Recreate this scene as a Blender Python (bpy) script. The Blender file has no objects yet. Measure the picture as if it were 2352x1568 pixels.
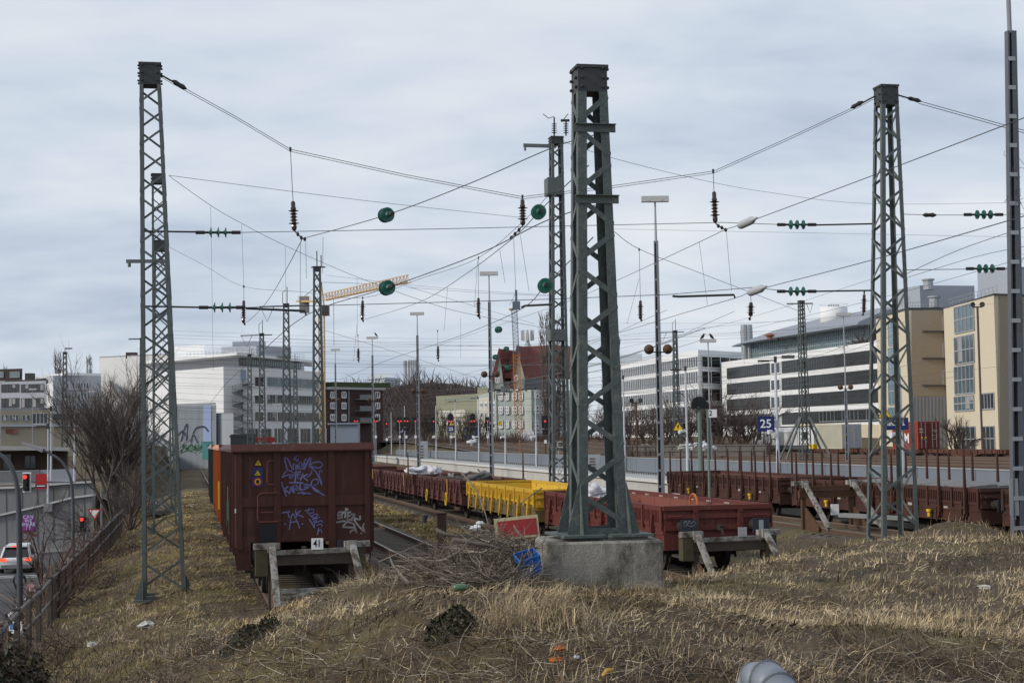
import bpy, math, random
import numpy as np
from mathutils import Vector, Matrix, noise
random.seed(7); RNG = np.random.default_rng(7)
SC = bpy.context.scene
COL = SC.collection
PI = math.pi
# ------------------------------------------------------------------ survey: camera model used to measure the place
CAMZ = 3.3; F = 3600.0; PITCH = math.radians(3.59); ROLL = math.radians(0.95)
_f = Vector((0, math.cos(PITCH), math.sin(PITCH))); _u = Vector((0, -math.sin(PITCH), math.cos(PITCH))); _x = Vector((1, 0, 0))
CR = _x*math.cos(ROLL) - _u*math.sin(ROLL); CU = _x*math.sin(ROLL) + _u*math.cos(ROLL)
CAM = Vector((0, 0, CAMZ))
def ray(u, v): return _f + CR*((u-1176)/F) + CU*((784-v)/F)
def AT(u, v, Y):
    r = ray(u, v); return CAM + r*(Y/r.y)
def GND(u, v, z=0.0):
    r = ray(u, v); return CAM + r*((z-CAMZ)/r.z)
AZ = math.radians(11.7)
D = Vector((-math.sin(AZ), math.cos(AZ), 0)); N = Vector((math.cos(AZ), math.sin(AZ), 0))
def W(s, t, z=0.0): return D*s + N*t + Vector((0, 0, z))
def ST(p): return (p.x*D.x+p.y*D.y, p.x*N.x+p.y*N.y)
def PS(u, v, s):                       # point of a cross-span plane (s constant in the yard)
    r = ray(u, v); return CAM + r*(s/(r.x*D.x+r.y*D.y))
def PT(u, v, t):
    r = ray(u, v); return CAM + r*(t/(r.x*N.x+r.y*N.y))
# ------------------------------------------------------------------ mesh builder
OFF = {}
class MB:
    def __init__(s): s.v = []; s.f = []; s.m = []; s.mi = 0
    def add(s, vs, fs):
        b = len(s.v); s.v += [tuple(p) for p in vs]
        for q in fs: s.f.append([b+i for i in q]); s.m.append(s.mi)
        return s
    def M(s, i): s.mi = i; return s
    def box(s, c, d, R=None):
        c = Vector(c); vs = []
        for sx in (-.5, .5):
            for sy in (-.5, .5):
                for sz in (-.5, .5):
                    p = Vector((d[0]*sx, d[1]*sy, d[2]*sz))
                    vs.append(c + (R @ p if R else p))
        return s.add(vs, [(0,1,3,2),(4,6,7,5),(0,4,5,1),(2,3,7,6),(0,2,6,4),(1,5,7,3)])
    def bz(s, x0, x1, y0, y1, z0, z1): return s.box(((x0+x1)/2, (y0+y1)/2, (z0+z1)/2), (x1-x0, y1-y0, z1-z0))
    def bar(s, a, b, w, h, up=(0,0,1), w2=None, h2=None):
        a = Vector(a); b = Vector(b); d = (b-a)
        if d.length < 1e-6: return s
        d.normalize(); up = Vector(up)
        x = d.cross(up)
        if x.length < 1e-4: x = d.cross(Vector((1, 0, 0)))
        x.normalize(); y = x.cross(d)
        vs = []
        for p, ww, hh in ((a, w, h), (b, w2 or w, h2 or h)):
            for i, j in ((-.5,-.5), (.5,-.5), (.5,.5), (-.5,.5)): vs.append(p + x*ww*i + y*hh*j)
        return s.add(vs, [(0,3,2,1),(4,5,6,7),(0,1,5,4),(1,2,6,5),(2,3,7,6),(3,0,4,7)])
    def tube(s, pts, r, n=6, cap=True):
        pts = [Vector(p) for p in pts]; k = len(pts)
        rs = r if isinstance(r, (list, tuple)) else [r]*k
        vs = []; px = None
        for i, p in enumerate(pts):
            d = (pts[min(i+1, k-1)] - pts[max(i-1, 0)])
            if d.length < 1e-9: d = Vector((0, 0, 1))
            d.normalize()
            if px is None: px = d.orthogonal().normalized()
            else:
                px = px - d*px.dot(d)
                px = px.normalized() if px.length > 1e-5 else d.orthogonal().normalized()
            py = d.cross(px)
            for j in range(n):
                a = 2*PI*j/n; vs.append(p + (px*math.cos(a) + py*math.sin(a))*rs[i])
        fs = []
        for i in range(k-1):
            for j in range(n):
                j2 = (j+1) % n; fs.append((i*n+j, i*n+j2, (i+1)*n+j2, (i+1)*n+j))
        if cap and n > 2: fs += [tuple(range(n-1, -1, -1)), tuple((k-1)*n+j for j in range(n))]
        return s.add(vs, fs)
    def lathe(s, c, prof, ax=(0,0,1), n=12):
        c = Vector(c); ax = Vector(ax).normalized()
        return s.tube([c + ax*z for r, z in prof], [max(r, 1e-4) for r, z in prof], n) if False else s._lat(c, prof, ax, n)
    def _lat(s, c, prof, ax, n):
        px = ax.orthogonal().normalized(); py = ax.cross(px); vs = []; k = len(prof)
        for r, z in prof:
            for j in range(n):
                a = 2*PI*j/n; vs.append(c + ax*z + (px*math.cos(a)+py*math.sin(a))*max(r, 1e-4))
        fs = [(i*n+j, i*n+(j+1) % n, (i+1)*n+(j+1) % n, (i+1)*n+j) for i in range(k-1) for j in range(n)]
        fs += [tuple(range(n-1, -1, -1)), tuple((k-1)*n+j for j in range(n))]
        return s.add(vs, fs)
    def prism(s, pts, z0, z1):
        n = len(pts); vs = [(p[0], p[1], z0) for p in pts] + [(p[0], p[1], z1) for p in pts]
        return s.add(vs, [tuple(range(n-1, -1, -1)), tuple(range(n, 2*n))] + [(i, (i+1) % n, n+(i+1) % n, n+i) for i in range(n)])
    def ext(s, pts, dv):               # extrude planar 3d polygon along dv
        n = len(pts); pts = [Vector(p) for p in pts]; dv = Vector(dv)
        return s.add(pts + [p+dv for p in pts], [tuple(range(n-1, -1, -1)), tuple(range(n, 2*n))] + [(i, (i+1) % n, n+(i+1) % n, n+i) for i in range(n)])
    def quad(s, a, b, c, d): return s.add([a, b, c, d], [(0, 1, 2, 3)])
    def build(s, name, mats, parent=None, smooth=False, origin=None):
        me = bpy.data.meshes.new(name); o = bpy.data.objects.new(name, me)
        off = Vector((0, 0, 0))
        if parent is not None: off = OFF.get(parent.name, off)
        elif origin is not None: off = Vector(origin); o.location = off
        me.from_pydata([(p[0]-off.x, p[1]-off.y, p[2]-off.z) for p in s.v], [], s.f)
        if not isinstance(mats, (list, tuple)): mats = [mats]
        for m in mats: me.materials.append(m)
        if len(mats) > 1: me.polygons.foreach_set('material_index', s.m)
        if smooth: me.polygons.foreach_set('use_smooth', [True]*len(me.polygons))
        me.update(); COL.objects.link(o)
        if parent is not None: o.parent = parent
        OFF[o.name] = off
        return o
def tag(o, label=None, cat=None, group=None, kind=None):
    if label: o['label'] = label
    if cat: o['category'] = cat
    if group: o['group'] = group
    if kind: o['kind'] = kind
    return o
def thing(name, label, cat, loc=(0,0,0), group=None, rz=0.0, local=False):
    o = bpy.data.objects.new(name, None); o.empty_display_size = .2; COL.objects.link(o)
    o.location = loc; o.rotation_euler = (0, 0, rz)
    OFF[o.name] = Vector((0, 0, 0)) if local else Vector(loc)
    return tag(o, label, cat, group)
def copy_tree(o, parent=None):
    c = o.copy(); COL.objects.link(c); c.parent = parent
    OFF[c.name] = OFF.get(o.name, Vector((0, 0, 0)))
    for ch in list(o.children): copy_tree(ch, c)
    return c
def np_mesh(name, V, Fq, mat, cols=None, origin=(0,0,0)):
    me = bpy.data.meshes.new(name); k = Fq.shape[1]
    me.vertices.add(len(V)); me.vertices.foreach_set('co', np.ascontiguousarray(V, dtype=np.float32).ravel())
    me.loops.add(Fq.size); me.loops.foreach_set('vertex_index', np.ascontiguousarray(Fq, dtype=np.int32).ravel())
    me.polygons.add(len(Fq)); me.polygons.foreach_set('loop_start', np.arange(0, Fq.size, k, dtype=np.int32))
    if cols is not None:
        a = me.color_attributes.new('Col', 'FLOAT_COLOR', 'POINT')
        a.data.foreach_set('color', np.ascontiguousarray(np.concatenate([cols, np.ones((len(cols), 1))], 1), dtype=np.float32).ravel())
    me.materials.append(mat); me.update(calc_edges=True); me.validate()
    o = bpy.data.objects.new(name, me); COL.objects.link(o); return o
# ------------------------------------------------------------------ materials
MATS = {}
def mat(name, c, rough=.7, metal=0.0, c2=None, sc=3.0, amt=.5, c3=None, sc3=.7, lo3=.55, hi3=.7, bump=0.0, bsc=30.0, spec=.3, emit=None, es=1.0, stretch=(1,1,1), detail=4.0, trans=0.0):
    """c base, c2 mottling through fine noise, c3 patches (rust, dirt, lichen) through a thresholded noise."""
    if name in MATS: return MATS[name]
    m = bpy.data.materials.new(name); m.use_nodes = True; nt = m.node_tree; n = nt.nodes; L = nt.links
    b = n['Principled BSDF']; b.inputs['Roughness'].default_value = rough; b.inputs['Metallic'].default_value = metal
    b.inputs['Specular IOR Level'].default_value = spec
    b.inputs['Base Color'].default_value = (*c, 1)
    if emit: b.inputs['Emission Color'].default_value = (*emit, 1); b.inputs['Emission Strength'].default_value = es
    if c2 is not None or c3 is not None or bump:
        tc = n.new('ShaderNodeTexCoord'); mp = n.new('ShaderNodeMapping'); mp.inputs['Scale'].default_value = stretch
        L.new(tc.outputs['Object'], mp.inputs['Vector'])
    out = None
    if c2 is not None:
        t = n.new('ShaderNodeTexNoise'); t.inputs['Scale'].default_value = sc; t.inputs['Detail'].default_value = detail; t.inputs['Roughness'].default_value = .65
        L.new(mp.outputs[0], t.inputs['Vector'])
        r = n.new('ShaderNodeValToRGB'); r.color_ramp.elements[0].position = .5-.35*(1-amt)-.12; r.color_ramp.elements[1].position = .5+.35*(1-amt)+.12
        r.color_ramp.elements[0].color = (*c, 1); r.color_ramp.elements[1].color = (*c2, 1)
        L.new(t.outputs['Fac'], r.inputs['Fac']); out = r.outputs['Color']
    if c3 is not None:
        t = n.new('ShaderNodeTexNoise'); t.inputs['Scale'].default_value = sc3; t.inputs['Detail'].default_value = 6; t.inputs['Roughness'].default_value = .7
        L.new(mp.outputs[0], t.inputs['Vector'])
        r = n.new('ShaderNodeValToRGB'); r.color_ramp.elements[0].position = lo3; r.color_ramp.elements[1].position = hi3
        L.new(t.outputs['Fac'], r.inputs['Fac'])
        mx = n.new('ShaderNodeMix'); mx.data_type = 'RGBA'; mx.inputs['A'].default_value = (*c, 1); mx.inputs['B'].default_value = (*c3, 1)
        if out: L.new(out, mx.inputs['A'])
        L.new(r.outputs['Color'], mx.inputs['Factor']); out = mx.outputs['Result']
    if out: L.new(out, b.inputs['Base Color'])
    if bump:
        t = n.new('ShaderNodeTexNoise'); t.inputs['Scale'].default_value = bsc; t.inputs['Detail'].default_value = 5
        L.new(mp.outputs[0], t.inputs['Vector'])
        bp = n.new('ShaderNodeBump'); bp.inputs['Strength'].default_value = bump; bp.inputs['Distance'].default_value = .05
        L.new(t.outputs['Fac'], bp.inputs['Height']); L.new(bp.outputs[0], b.inputs['Normal'])
    MATS[name] = m; return m
def attr_mat(name, rough=.8, noise_amt=None):
    m = bpy.data.materials.new(name); m.use_nodes = True; nt = m.node_tree; b = nt.nodes['Principled BSDF']
    b.inputs['Roughness'].default_value = rough; b.inputs['Specular IOR Level'].default_value = .15
    a = nt.nodes.new('ShaderNodeAttribute'); a.attribute_name = 'Col'
    nt.links.new(a.outputs['Color'], b.inputs['Base Color']); MATS[name] = m; return m
G = {}
G['mast'] = mat('mast_green_steel', (.078,.092,.090), .6, 0, (.125,.143,.14), 4, .4, (.055,.045,.035), 2.2, .56, .72, spec=.35)
G['mast_old'] = mat('mast_weathered_steel', (.058,.072,.070), .65, 0, (.115,.135,.13), 7, .6, (.15,.155,.135), 4.5, .57, .66, bump=.25, bsc=25)
G['mast_cap'] = mat('mast_cap_steel', (.055,.06,.062), .6, 0, (.035,.04,.042), 5, .6)
G['dark'] = mat('dark_steel', (.03,.03,.032), .6, 0, (.05,.047,.045), 6, .4)
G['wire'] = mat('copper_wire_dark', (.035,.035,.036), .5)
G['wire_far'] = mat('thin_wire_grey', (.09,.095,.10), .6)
G['galv'] = mat('galvanised_steel', (.30,.32,.34), .5, .3, (.38,.40,.42), 3, .4, spec=.4)
G['pole'] = mat('pole_grey_paint', (.18,.195,.22), .5, 0, (.26,.275,.30), 3, .3)
G['lampwhite'] = mat('lamp_housing', (.55,.55,.54), .5, 0, (.44,.44,.43), 3, .5)
G['white'] = mat('white_render', (.74,.75,.76), .8, 0, (.64,.65,.66), .12, .5)
G['whitem'] = mat('white_metal', (.78,.79,.80), .5, 0, (.70,.71,.72), .2, .4)
G['wall_grey'] = mat('grey_render', (.42,.44,.48), .8, 0, (.36,.38,.42), .1, .4)
G['glass'] = mat('window_glass', (.018,.024,.03), .08, 0, (.05,.06,.07), .35, .6, spec=.6)
G['glass_blue'] = mat('window_glass_blue', (.10,.16,.18), .1, 0, (.17,.25,.27), .25, .5, spec=.6)
G['blind'] = mat('window_blind', (.30,.30,.31), .7)
G['frame'] = mat('window_frame', (.33,.34,.36), .6)
G['framew'] = mat('window_frame_white', (.7,.7,.7), .6)
G['framed'] = mat('window_frame_dark', (.04,.045,.05), .6)
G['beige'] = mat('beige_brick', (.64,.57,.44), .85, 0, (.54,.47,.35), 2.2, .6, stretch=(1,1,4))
G['beige_old'] = mat('beige_render', (.36,.32,.25), .85, 0, (.30,.27,.21), .3, .5)
G['roofdark'] = mat('roof_edge_dark', (.06,.06,.065), .7)
G['roofgrey'] = mat('roof_grey', (.22,.23,.25), .7, 0, (.27,.28,.30), .3, .4)
G['metalgrey'] = mat('grey_cladding', (.36,.39,.44), .5, 0, (.30,.33,.38), .15, .5, stretch=(.2,.2,3))
G['concrete'] = mat('pale_concrete', (.50,.49,.46), .85, 0, (.40,.39,.37), 1.2, .5, (.30,.29,.27), .5, .56, .75, stretch=(1,1,.35))
G['conc_grey'] = mat('grey_concrete', (.23,.235,.24), .85, 0, (.18,.185,.19), .5, .5, (.13,.13,.13), .25, .55, .75, stretch=(1,1,.3))
G['brickdark'] = mat('dark_red_brick', (.085,.05,.045), .85, 0, (.06,.038,.035), 1.5, .5)
G['mint'] = mat('mint_render', (.42,.475,.44), .85, 0, (.36,.41,.38), .15, .4)
G['cream'] = mat('cream_render', (.58,.56,.50), .85, 0, (.5,.48,.43), .15, .4)
G['redroof'] = mat('red_tile_roof', (.17,.06,.05), .8, 0, (.15,.045,.04), .8, .6)
G['olive'] = mat('olive_cladding', (.26,.265,.195), .8, 0, (.22,.225,.165), .2, .4)
G['rust'] = mat('rusty_steel', (.11,.055,.03), .85, 0, (.07,.04,.025), 5, .5)
G['wag_brown'] = mat('wagon_brown_paint', (.066,.019,.013), .55, 0, (.042,.014,.011), 1.1, .65, (.10,.046,.033), 2.2, .52, .76, spec=.3, stretch=(2.2,2.2,.4))
G['wag_brown2'] = mat('wagon_faded_brown', (.105,.038,.032), .65, 0, (.075,.03,.026), 1.6, .5, (.13,.065,.04), 2.2, .56, .7)
G['wag_red'] = mat('wagon_red_paint', (.135,.032,.025), .65, 0, (.095,.027,.022), 1.6, .5, (.16,.085,.06), 3.2, .56, .75, stretch=(2,2,.5))
G['wag_old'] = mat('wagon_rusty_brown', (.088,.033,.023), .75, 0, (.042,.02,.016), 1.8, .6, (.03,.02,.018), 1.3, .52, .7, stretch=(1,1,.5))
G['wag_yel'] = mat('wagon_yellow_paint', (.60,.37,.025), .6, 0, (.48,.28,.025), 1.6, .5, (.17,.09,.035), 3.4, .58, .74, stretch=(1.6,1.6,.6))
G['wag_yin'] = mat('wagon_yellow_inside', (.72,.45,.04), .6, 0, (.6,.37,.04), .9, .4, (.25,.11,.03), 2.6, .6, .68)
G['wag_or'] = mat('wagon_orange_paint', (.36,.085,.015), .6, 0, (.28,.065,.015), 1.0, .5)
G['wag_gr'] = mat('wagon_dark_green_paint', (.018,.026,.026), .6, 0, (.03,.04,.04), 1.0, .5)
G['peach'] = mat('wagon_inner_edge', (.50,.24,.14), .7, 0, (.4,.2,.12), 2, .4)
G['under'] = mat('underframe_grime', (.022,.019,.017), .85, 0, (.04,.032,.026), 4, .5)
G['wheel'] = mat('wheel_steel', (.03,.026,.024), .7, 0, (.06,.05,.045), 6, .4)
G['yellow'] = mat('yellow_paint', (.72,.47,.02), .5)
G['plank'] = mat('wagon_plank', (.16,.12,.09), .85, 0, (.11,.085,.065), 3, .5)
G['oldwood'] = mat('weathered_white_wood', (.35,.34,.32), .85, 0, (.17,.16,.14), 6, .7, (.075,.06,.045), 4.0, .46, .60, bump=.3, bsc=30)
G['bufwood'] = mat('dark_old_timber', (.05,.04,.032), .9, 0, (.08,.065,.05), 6, .5)
G['rail'] = mat('rail_rusty', (.075,.045,.032), .7, 0, (.11,.07,.05), 6, .4)
G['railtop'] = mat('rail_head', (.20,.15,.12), .45, .4)
G['sleeper'] = mat('sleeper_wood', (.095,.08,.066), .9, 0, (.13,.11,.09), 4, .5)
G['black'] = mat('black_rubber', (.012,.012,.014), .6)
G['plastic_white'] = mat('white_plastic', (.72,.72,.73), .5, 0, (.6,.6,.62), 4, .4)
G['sack'] = mat('white_sack_cloth', (.66,.65,.68), .8, 0, (.5,.5,.55), 5, .5)
G['blue'] = mat('blue_plastic', (.02,.13,.42), .5)
G['signblue'] = mat('sign_navy', (.014,.022,.12), .5)
G['signwhite'] = mat('sign_white', (.78,.78,.78), .5)
G['ink'] = mat('sign_black', (.008,.008,.008), .6)
G['signyel'] = mat('sign_yellow', (.78,.50,.02), .5)
G['signred'] = mat('sign_red', (.42,.02,.02), .5, 0, (.34,.02,.02), 3, .4)
G['crane'] = mat('crane_yellow', (.50,.33,.15), .5)
G['craneor'] = mat('crane_orange', (.52,.20,.04), .55)
G['craneblue'] = mat('crane_blue_grey', (.12,.15,.2), .5)
G['insgreen'] = mat('insulator_glass_green', (.02,.11,.085), .25, 0, (.035,.16,.125), 8, .4, spec=.5)
G['insbrown'] = mat('insulator_brown', (.035,.018,.016), .2, 0, spec=.6)
G['insgrey'] = mat('insulator_grey', (.38,.40,.42), .5)
G['redlight'] = mat('signal_lamp_red', (.4,.01,.01), .3, emit=(1,.06,.04), es=1.1)
G['brake'] = mat('car_tail_lamp', (.5,.02,.01), .3, emit=(1,.12,.04), es=1.3)
G['asphalt'] = mat('asphalt', (.055,.056,.06), .85, 0, (.075,.076,.08), 2, .5, (.04,.04,.043), .3, .5, .7)
G['paving'] = mat('pavement', (.17,.17,.17), .85, 0, (.13,.13,.13), 2, .5)
G['paint'] = mat('road_paint', (.6,.6,.6), .7, 0, (.45,.45,.45), 6, .5)
G['kerb'] = mat('kerb_stone', (.24,.24,.24), .85)
G['bark'] = mat('bark_brown', (.075,.06,.053), .9, 0, (.11,.092,.082), 8, .5)
G['twig'] = mat('twig_brown', (.082,.066,.060), .9)
G['twig2'] = mat('twig_greybrown', (.095,.075,.068), .9)
G['ballast'] = mat('ballast_gravel', (.062,.054,.046), .95, 0, (.115,.10,.085), 14, .7, (.04,.032,.025), 1.2, .5, .65, bump=.6, bsc=18)
G['dirt'] = mat('brown_dirt', (.10,.075,.055), .95, 0, (.15,.12,.09), 1.5, .6)
# ------------------------------------------------------------------ camera, sky, sun
cam = bpy.data.cameras.new('camera'); co = bpy.data.objects.new('camera', cam); COL.objects.link(co); SC.camera = co
R = Matrix((CR, CU, -_f)).transposed().to_4x4(); co.matrix_world = Matrix.Translation(CAM) @ R
cam.sensor_width = 36; cam.lens = 36*F/2352; cam.clip_start = .1; cam.clip_end = 6000
wd = bpy.data.worlds.new('World'); SC.world = wd; wd.use_nodes = True
nt = wd.node_tree; n = nt.nodes; L = nt.links; bg = n['Background']
SUN_EL = math.radians(27); SUN_AZ = math.radians(-108)     # azimuth measured from +Y clockwise: left, a little behind
sky = n.new('ShaderNodeTexSky'); sky.sky_type = 'NISHITA'; sky.sun_disc = False; sky.sun_elevation = SUN_EL; sky.sun_rotation = SUN_AZ
bg.inputs['Strength'].default_value = .10; L.new(sky.outputs[0], bg.inputs['Color'])
tc = n.new('ShaderNodeTexCoord'); sp = n.new('ShaderNodeSeparateXYZ'); L.new(tc.outputs['Generated'], sp.inputs[0])
def math_(op, a, b=None):
    k = n.new('ShaderNodeMath'); k.operation = op
    for i, q in enumerate((a, b)):
        if q is None: continue
        if isinstance(q, (int, float)): k.inputs[i].default_value = q
        else: L.new(q, k.inputs[i])
    return k.outputs[0]
den = math_('ADD', math_('MAXIMUM', sp.outputs['Z'], 0.0), .24)
cx = math_('DIVIDE', sp.outputs['X'], den); cy = math_('DIVIDE', sp.outputs['Y'], den)
cb = n.new('ShaderNodeCombineXYZ'); L.new(cx, cb.inputs[0]); L.new(cy, cb.inputs[1])
def nz(scale, detail, off):
    mp = n.new('ShaderNodeMapping'); mp.inputs['Location'].default_value = off; mp.inputs['Scale'].default_value = (1, 1.5, 1); mp.inputs['Rotation'].default_value = (0, 0, .25); L.new(cb.outputs[0], mp.inputs[0])
    t = n.new('ShaderNodeTexNoise'); t.inputs['Scale'].default_value = scale; t.inputs['Detail'].default_value = detail; t.inputs['Roughness'].default_value = .55
    t.inputs['Distortion'].default_value = .25; L.new(mp.outputs[0], t.inputs['Vector']); return t.outputs['Fac']
nn = math_('ADD', math_('MULTIPLY', nz(1.1, 4, (3.1, 1.7, 0)), .68), math_('MULTIPLY', nz(3.0, 6, (0, 5, 2)), .32))
rp = n.new('ShaderNodeValToRGB'); L.new(nn, rp.inputs[0]); cr = rp.color_ramp
cr.elements[0].position = .36; cr.elements[0].color = (.49,.57,.70, 1)
cr.elements[1].position = .63; cr.elements[1].color = (.84,.865,.905, 1)
e = cr.elements.new(.50); e.color = (.68,.75,.85, 1)
bg2 = n.new('ShaderNodeBackground'); L.new(rp.outputs[0], bg2.inputs['Color']); bg2.inputs['Strength'].default_value = 1.0
mix = n.new('ShaderNodeMixShader'); mix.inputs[0].default_value = .90
L.new(bg.outputs[0], mix.inputs[1]); L.new(bg2.outputs[0], mix.inputs[2]); L.new(mix.outputs[0], n['World Output'].inputs['Surface'])
sl = bpy.data.lights.new('sun', 'SUN'); sl.energy = 2.5; sl.angle = math.radians(10); sl.color = (1, .93, .83)
so = bpy.data.objects.new('sun', sl); COL.objects.link(so)
sd = Vector((math.sin(SUN_AZ)*math.cos(SUN_EL), math.cos(SUN_AZ)*math.cos(SUN_EL), math.sin(SUN_EL)))
so.rotation_euler = sd.to_track_quat('Z', 'Y').to_euler(); so.location = sd*200 + Vector((0, 0, 50))
SC.view_settings.view_transform = 'Standard'; SC.view_settings.look = 'None'; SC.view_settings.exposure = 0; SC.view_settings.gamma = 1
def text(name, body, size, o, xd, up, m, parent=None, center=True, squash=1.0):
    """flat lettering as a mesh; o = centre of the text, xd = reading direction, up = up direction"""
    cu = bpy.data.curves.new('t', 'FONT'); cu.body = body; cu.size = size; cu.resolution_u = 3
    cu.align_x = 'CENTER' if center else 'LEFT'; cu.align_y = 'CENTER'; cu.extrude = .002; cu.offset = size*.012
    ob = bpy.data.objects.new('t', cu); COL.objects.link(ob)
    dg = bpy.context.evaluated_depsgraph_get(); me = bpy.data.meshes.new_from_object(ob.evaluated_get(dg))
    bpy.data.objects.remove(ob); xd = Vector(xd).normalized(); up = Vector(up).normalized(); nz_ = xd.cross(up)
    off = OFF.get(parent.name, Vector((0,0,0))) if parent else Vector((0,0,0))
    me.transform(Matrix.Translation(Vector(o)-off) @ Matrix((xd*squash, up, nz_)).transposed().to_4x4())
    me.materials.clear(); me.materials.append(m); r = bpy.data.objects.new(name, me); COL.objects.link(r)
    if parent: r.parent = parent
    return r
# ================================================================== terrain
CP = []
for u, v, Y in [(330,1582,19),(420,1500,20),(550,1425,21),(640,1388,22),(800,1337,22.5),(880,1305,23),(1000,1300,23),(1130,1295,23.5),
                (1240,1335,23.6),(1380,1350,23),(1520,1328,24.5),(1600,1318,27),(1700,1292,31),(1800,1266,33),(1900,1258,36),(2000,1266,39),(2100,1266,40),(2352,1270,38),
                (1000,1425,15.2),(1250,1440,14.6),(1450,1470,14.2),(1700,1490,14),(2000,1490,14.2),(2352,1490,14.6),(800,1440,16.2),(620,1455,17.6),(1176,1576,13.3),(900,1576,14.4),(1450,1576,13),(1700,1576,12.9),(2000,1576,13),(2352,1576,13.3),(1100,1390,19),(1400,1400,19),(1800,1430,17.5),(2200,1440,18),(2352,1400,21),(2000,1380,22),(1700,1380,21),(700,1420,19.5)]:
    p = AT(u, v+(14 if Y > 19 else 4), Y); CP.append((p.x, p.y, p.z))
for u, Y, z in [(1550,34,-.2),(1300,33,-.3),(1100,32,-.35),(900,31.5,-.4),(700,30,-.5),(500,28,-1.0),(300,26,-1.3),(100,24,-1.4),(1750,39,-.2),(1900,44,-.4),(2050,48,-.4),(2300,46,-.4),(2600,44,-.4),
                (150,19,-1.3),(100,14,-1.4),(480,13,.5),(1176,11,.6),(1700,10.7,.6),(2300,10.8,.7),(750,12,.6)]:
    CP.append(((u-1176)/F*Y, Y, z))
CP += [(-6,6,.2),(0,6,.2),(6,6,.2),(14,8,.6),(20,16,1.2),(22,28,.8),(-10,5,-1.2),(0,0,.2),(12,0,.2)]
CP = np.array(CP); _n = len(CP)
def _tps(r2): return np.where(r2 > 1e-9, .5*r2*np.log(np.maximum(r2, 1e-9)), 0)
_A = np.zeros((_n+3, _n+3)); _r2 = ((CP[:,None,:2]-CP[None,:,:2])**2).sum(-1)
_A[:_n,:_n] = _tps(_r2) + np.eye(_n)*.4; _A[:_n,_n] = 1; _A[:_n,_n+1:] = CP[:,:2]; _A[_n,:_n] = 1; _A[_n+1:,:_n] = CP[:,:2].T
_w = np.linalg.solve(_A, np.concatenate([CP[:,2], np.zeros(3)]))
def sstep(a, b, x):
    t = np.clip((x-a)/(b-a), 0, 1); return t*t*(3-2*t)
BUMP = AT(2190, 1222, 36.5)
def gz(x, y):
    x = np.asarray(x, float); y = np.asarray(y, float); sh = x.shape; x = x.ravel(); y = y.ravel()
    r2 = (x[:,None]-CP[None,:,0])**2 + (y[:,None]-CP[None,:,1])**2
    m = _tps(r2) @ _w[:_n] + _w[_n] + _w[_n+1]*x + _w[_n+2]*y
    m = np.clip(m, -6, 1.9)
    m = np.where((y > 47) | (x > 30) | (x < -20), -9, m)
    m = m + np.where(y < 47, .62*np.exp(-((x-BUMP.x)**2/1.3 + (y-BUMP.y)**2/3.0)) + .12*np.exp(-((x-BUMP.x-1.6)**2/1.5 + (y-BUMP.y)**2/2.0)), 0)
    m += .05*np.sin(x*1.9+y*.7)*np.sin(y*1.3-x*.6) + .03*np.sin(x*4.1)*np.sin(y*3.7)
    s = x*D.x + y*D.y; t = x*N.x + y*N.y
    z = -.15 - .13*sstep(3.4,4.4,t) - .86*(1-sstep(-3.2, .2, t)) - 3.32*(1-sstep(-6.9, -3.7, t))
    z = np.where(t < -3.7, z + 4.35*sstep(124.7, 125.6, y), z)
    z += (1.05 + 2.6*sstep(165, 330, y))*sstep(35.5, 43, t)*sstep(20, 40, y)
    z += .035*np.sin(s*.9+t)*np.sin(t*1.7)*(t > -3.5)
    z += .50*np.exp(-((t-20.8)/2.6)**4)*sstep(28, 36, s)*(1-sstep(76, 84, s))
    # soft maximum
    k = .12; h = np.clip(.5+.5*(m-z)/k, 0, 1); zz = z*(1-h)+m*h+k*h*(1-h)
    return zz.reshape(sh)
def gz1(x, y): return float(gz(np.array([x]), np.array([y]))[0])
xs = np.concatenate([np.linspace(-900,-60,22)[:-1], np.linspace(-60,-24,46)[:-1], np.linspace(-24,26,150)[:-1], np.linspace(26,60,30)[:-1], np.linspace(60,900,25)])
ys = np.concatenate([np.linspace(-20,3,8)[:-1], np.linspace(3,50,150)[:-1], np.linspace(50,118,80)[:-1], np.array([118.,119,119.5,120,121]), np.array([123.,124.3,124.8,125.2,125.7]), np.linspace(127,330,50), np.linspace(360,3000,22)])
X, Y_ = np.meshgrid(xs, ys); Z = np.zeros_like(X)
for i in range(len(ys)): Z[i] = gz(X[i], Y_[i])
V = np.stack([X.ravel(), Y_.ravel(), Z.ravel()], 1); nx = len(xs); ny = len(ys)
ii, jj = np.meshgrid(np.arange(nx-1), np.arange(ny-1)); a = (jj*nx+ii).ravel()
gm = mat('ground_soil', (.10,.072,.042), .95, 0, (.05,.037,.026), 2.5, .6, (.115,.095,.035), .22, .48, .62, bump=.8, bsc=14)
go = np_mesh('ground', V, np.stack([a, a+1, a+nx+1, a+nx], 1), gm); go['kind'] = 'structure'
go.data.polygons.foreach_set('use_smooth', [True]*len(go.data.polygons))
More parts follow.
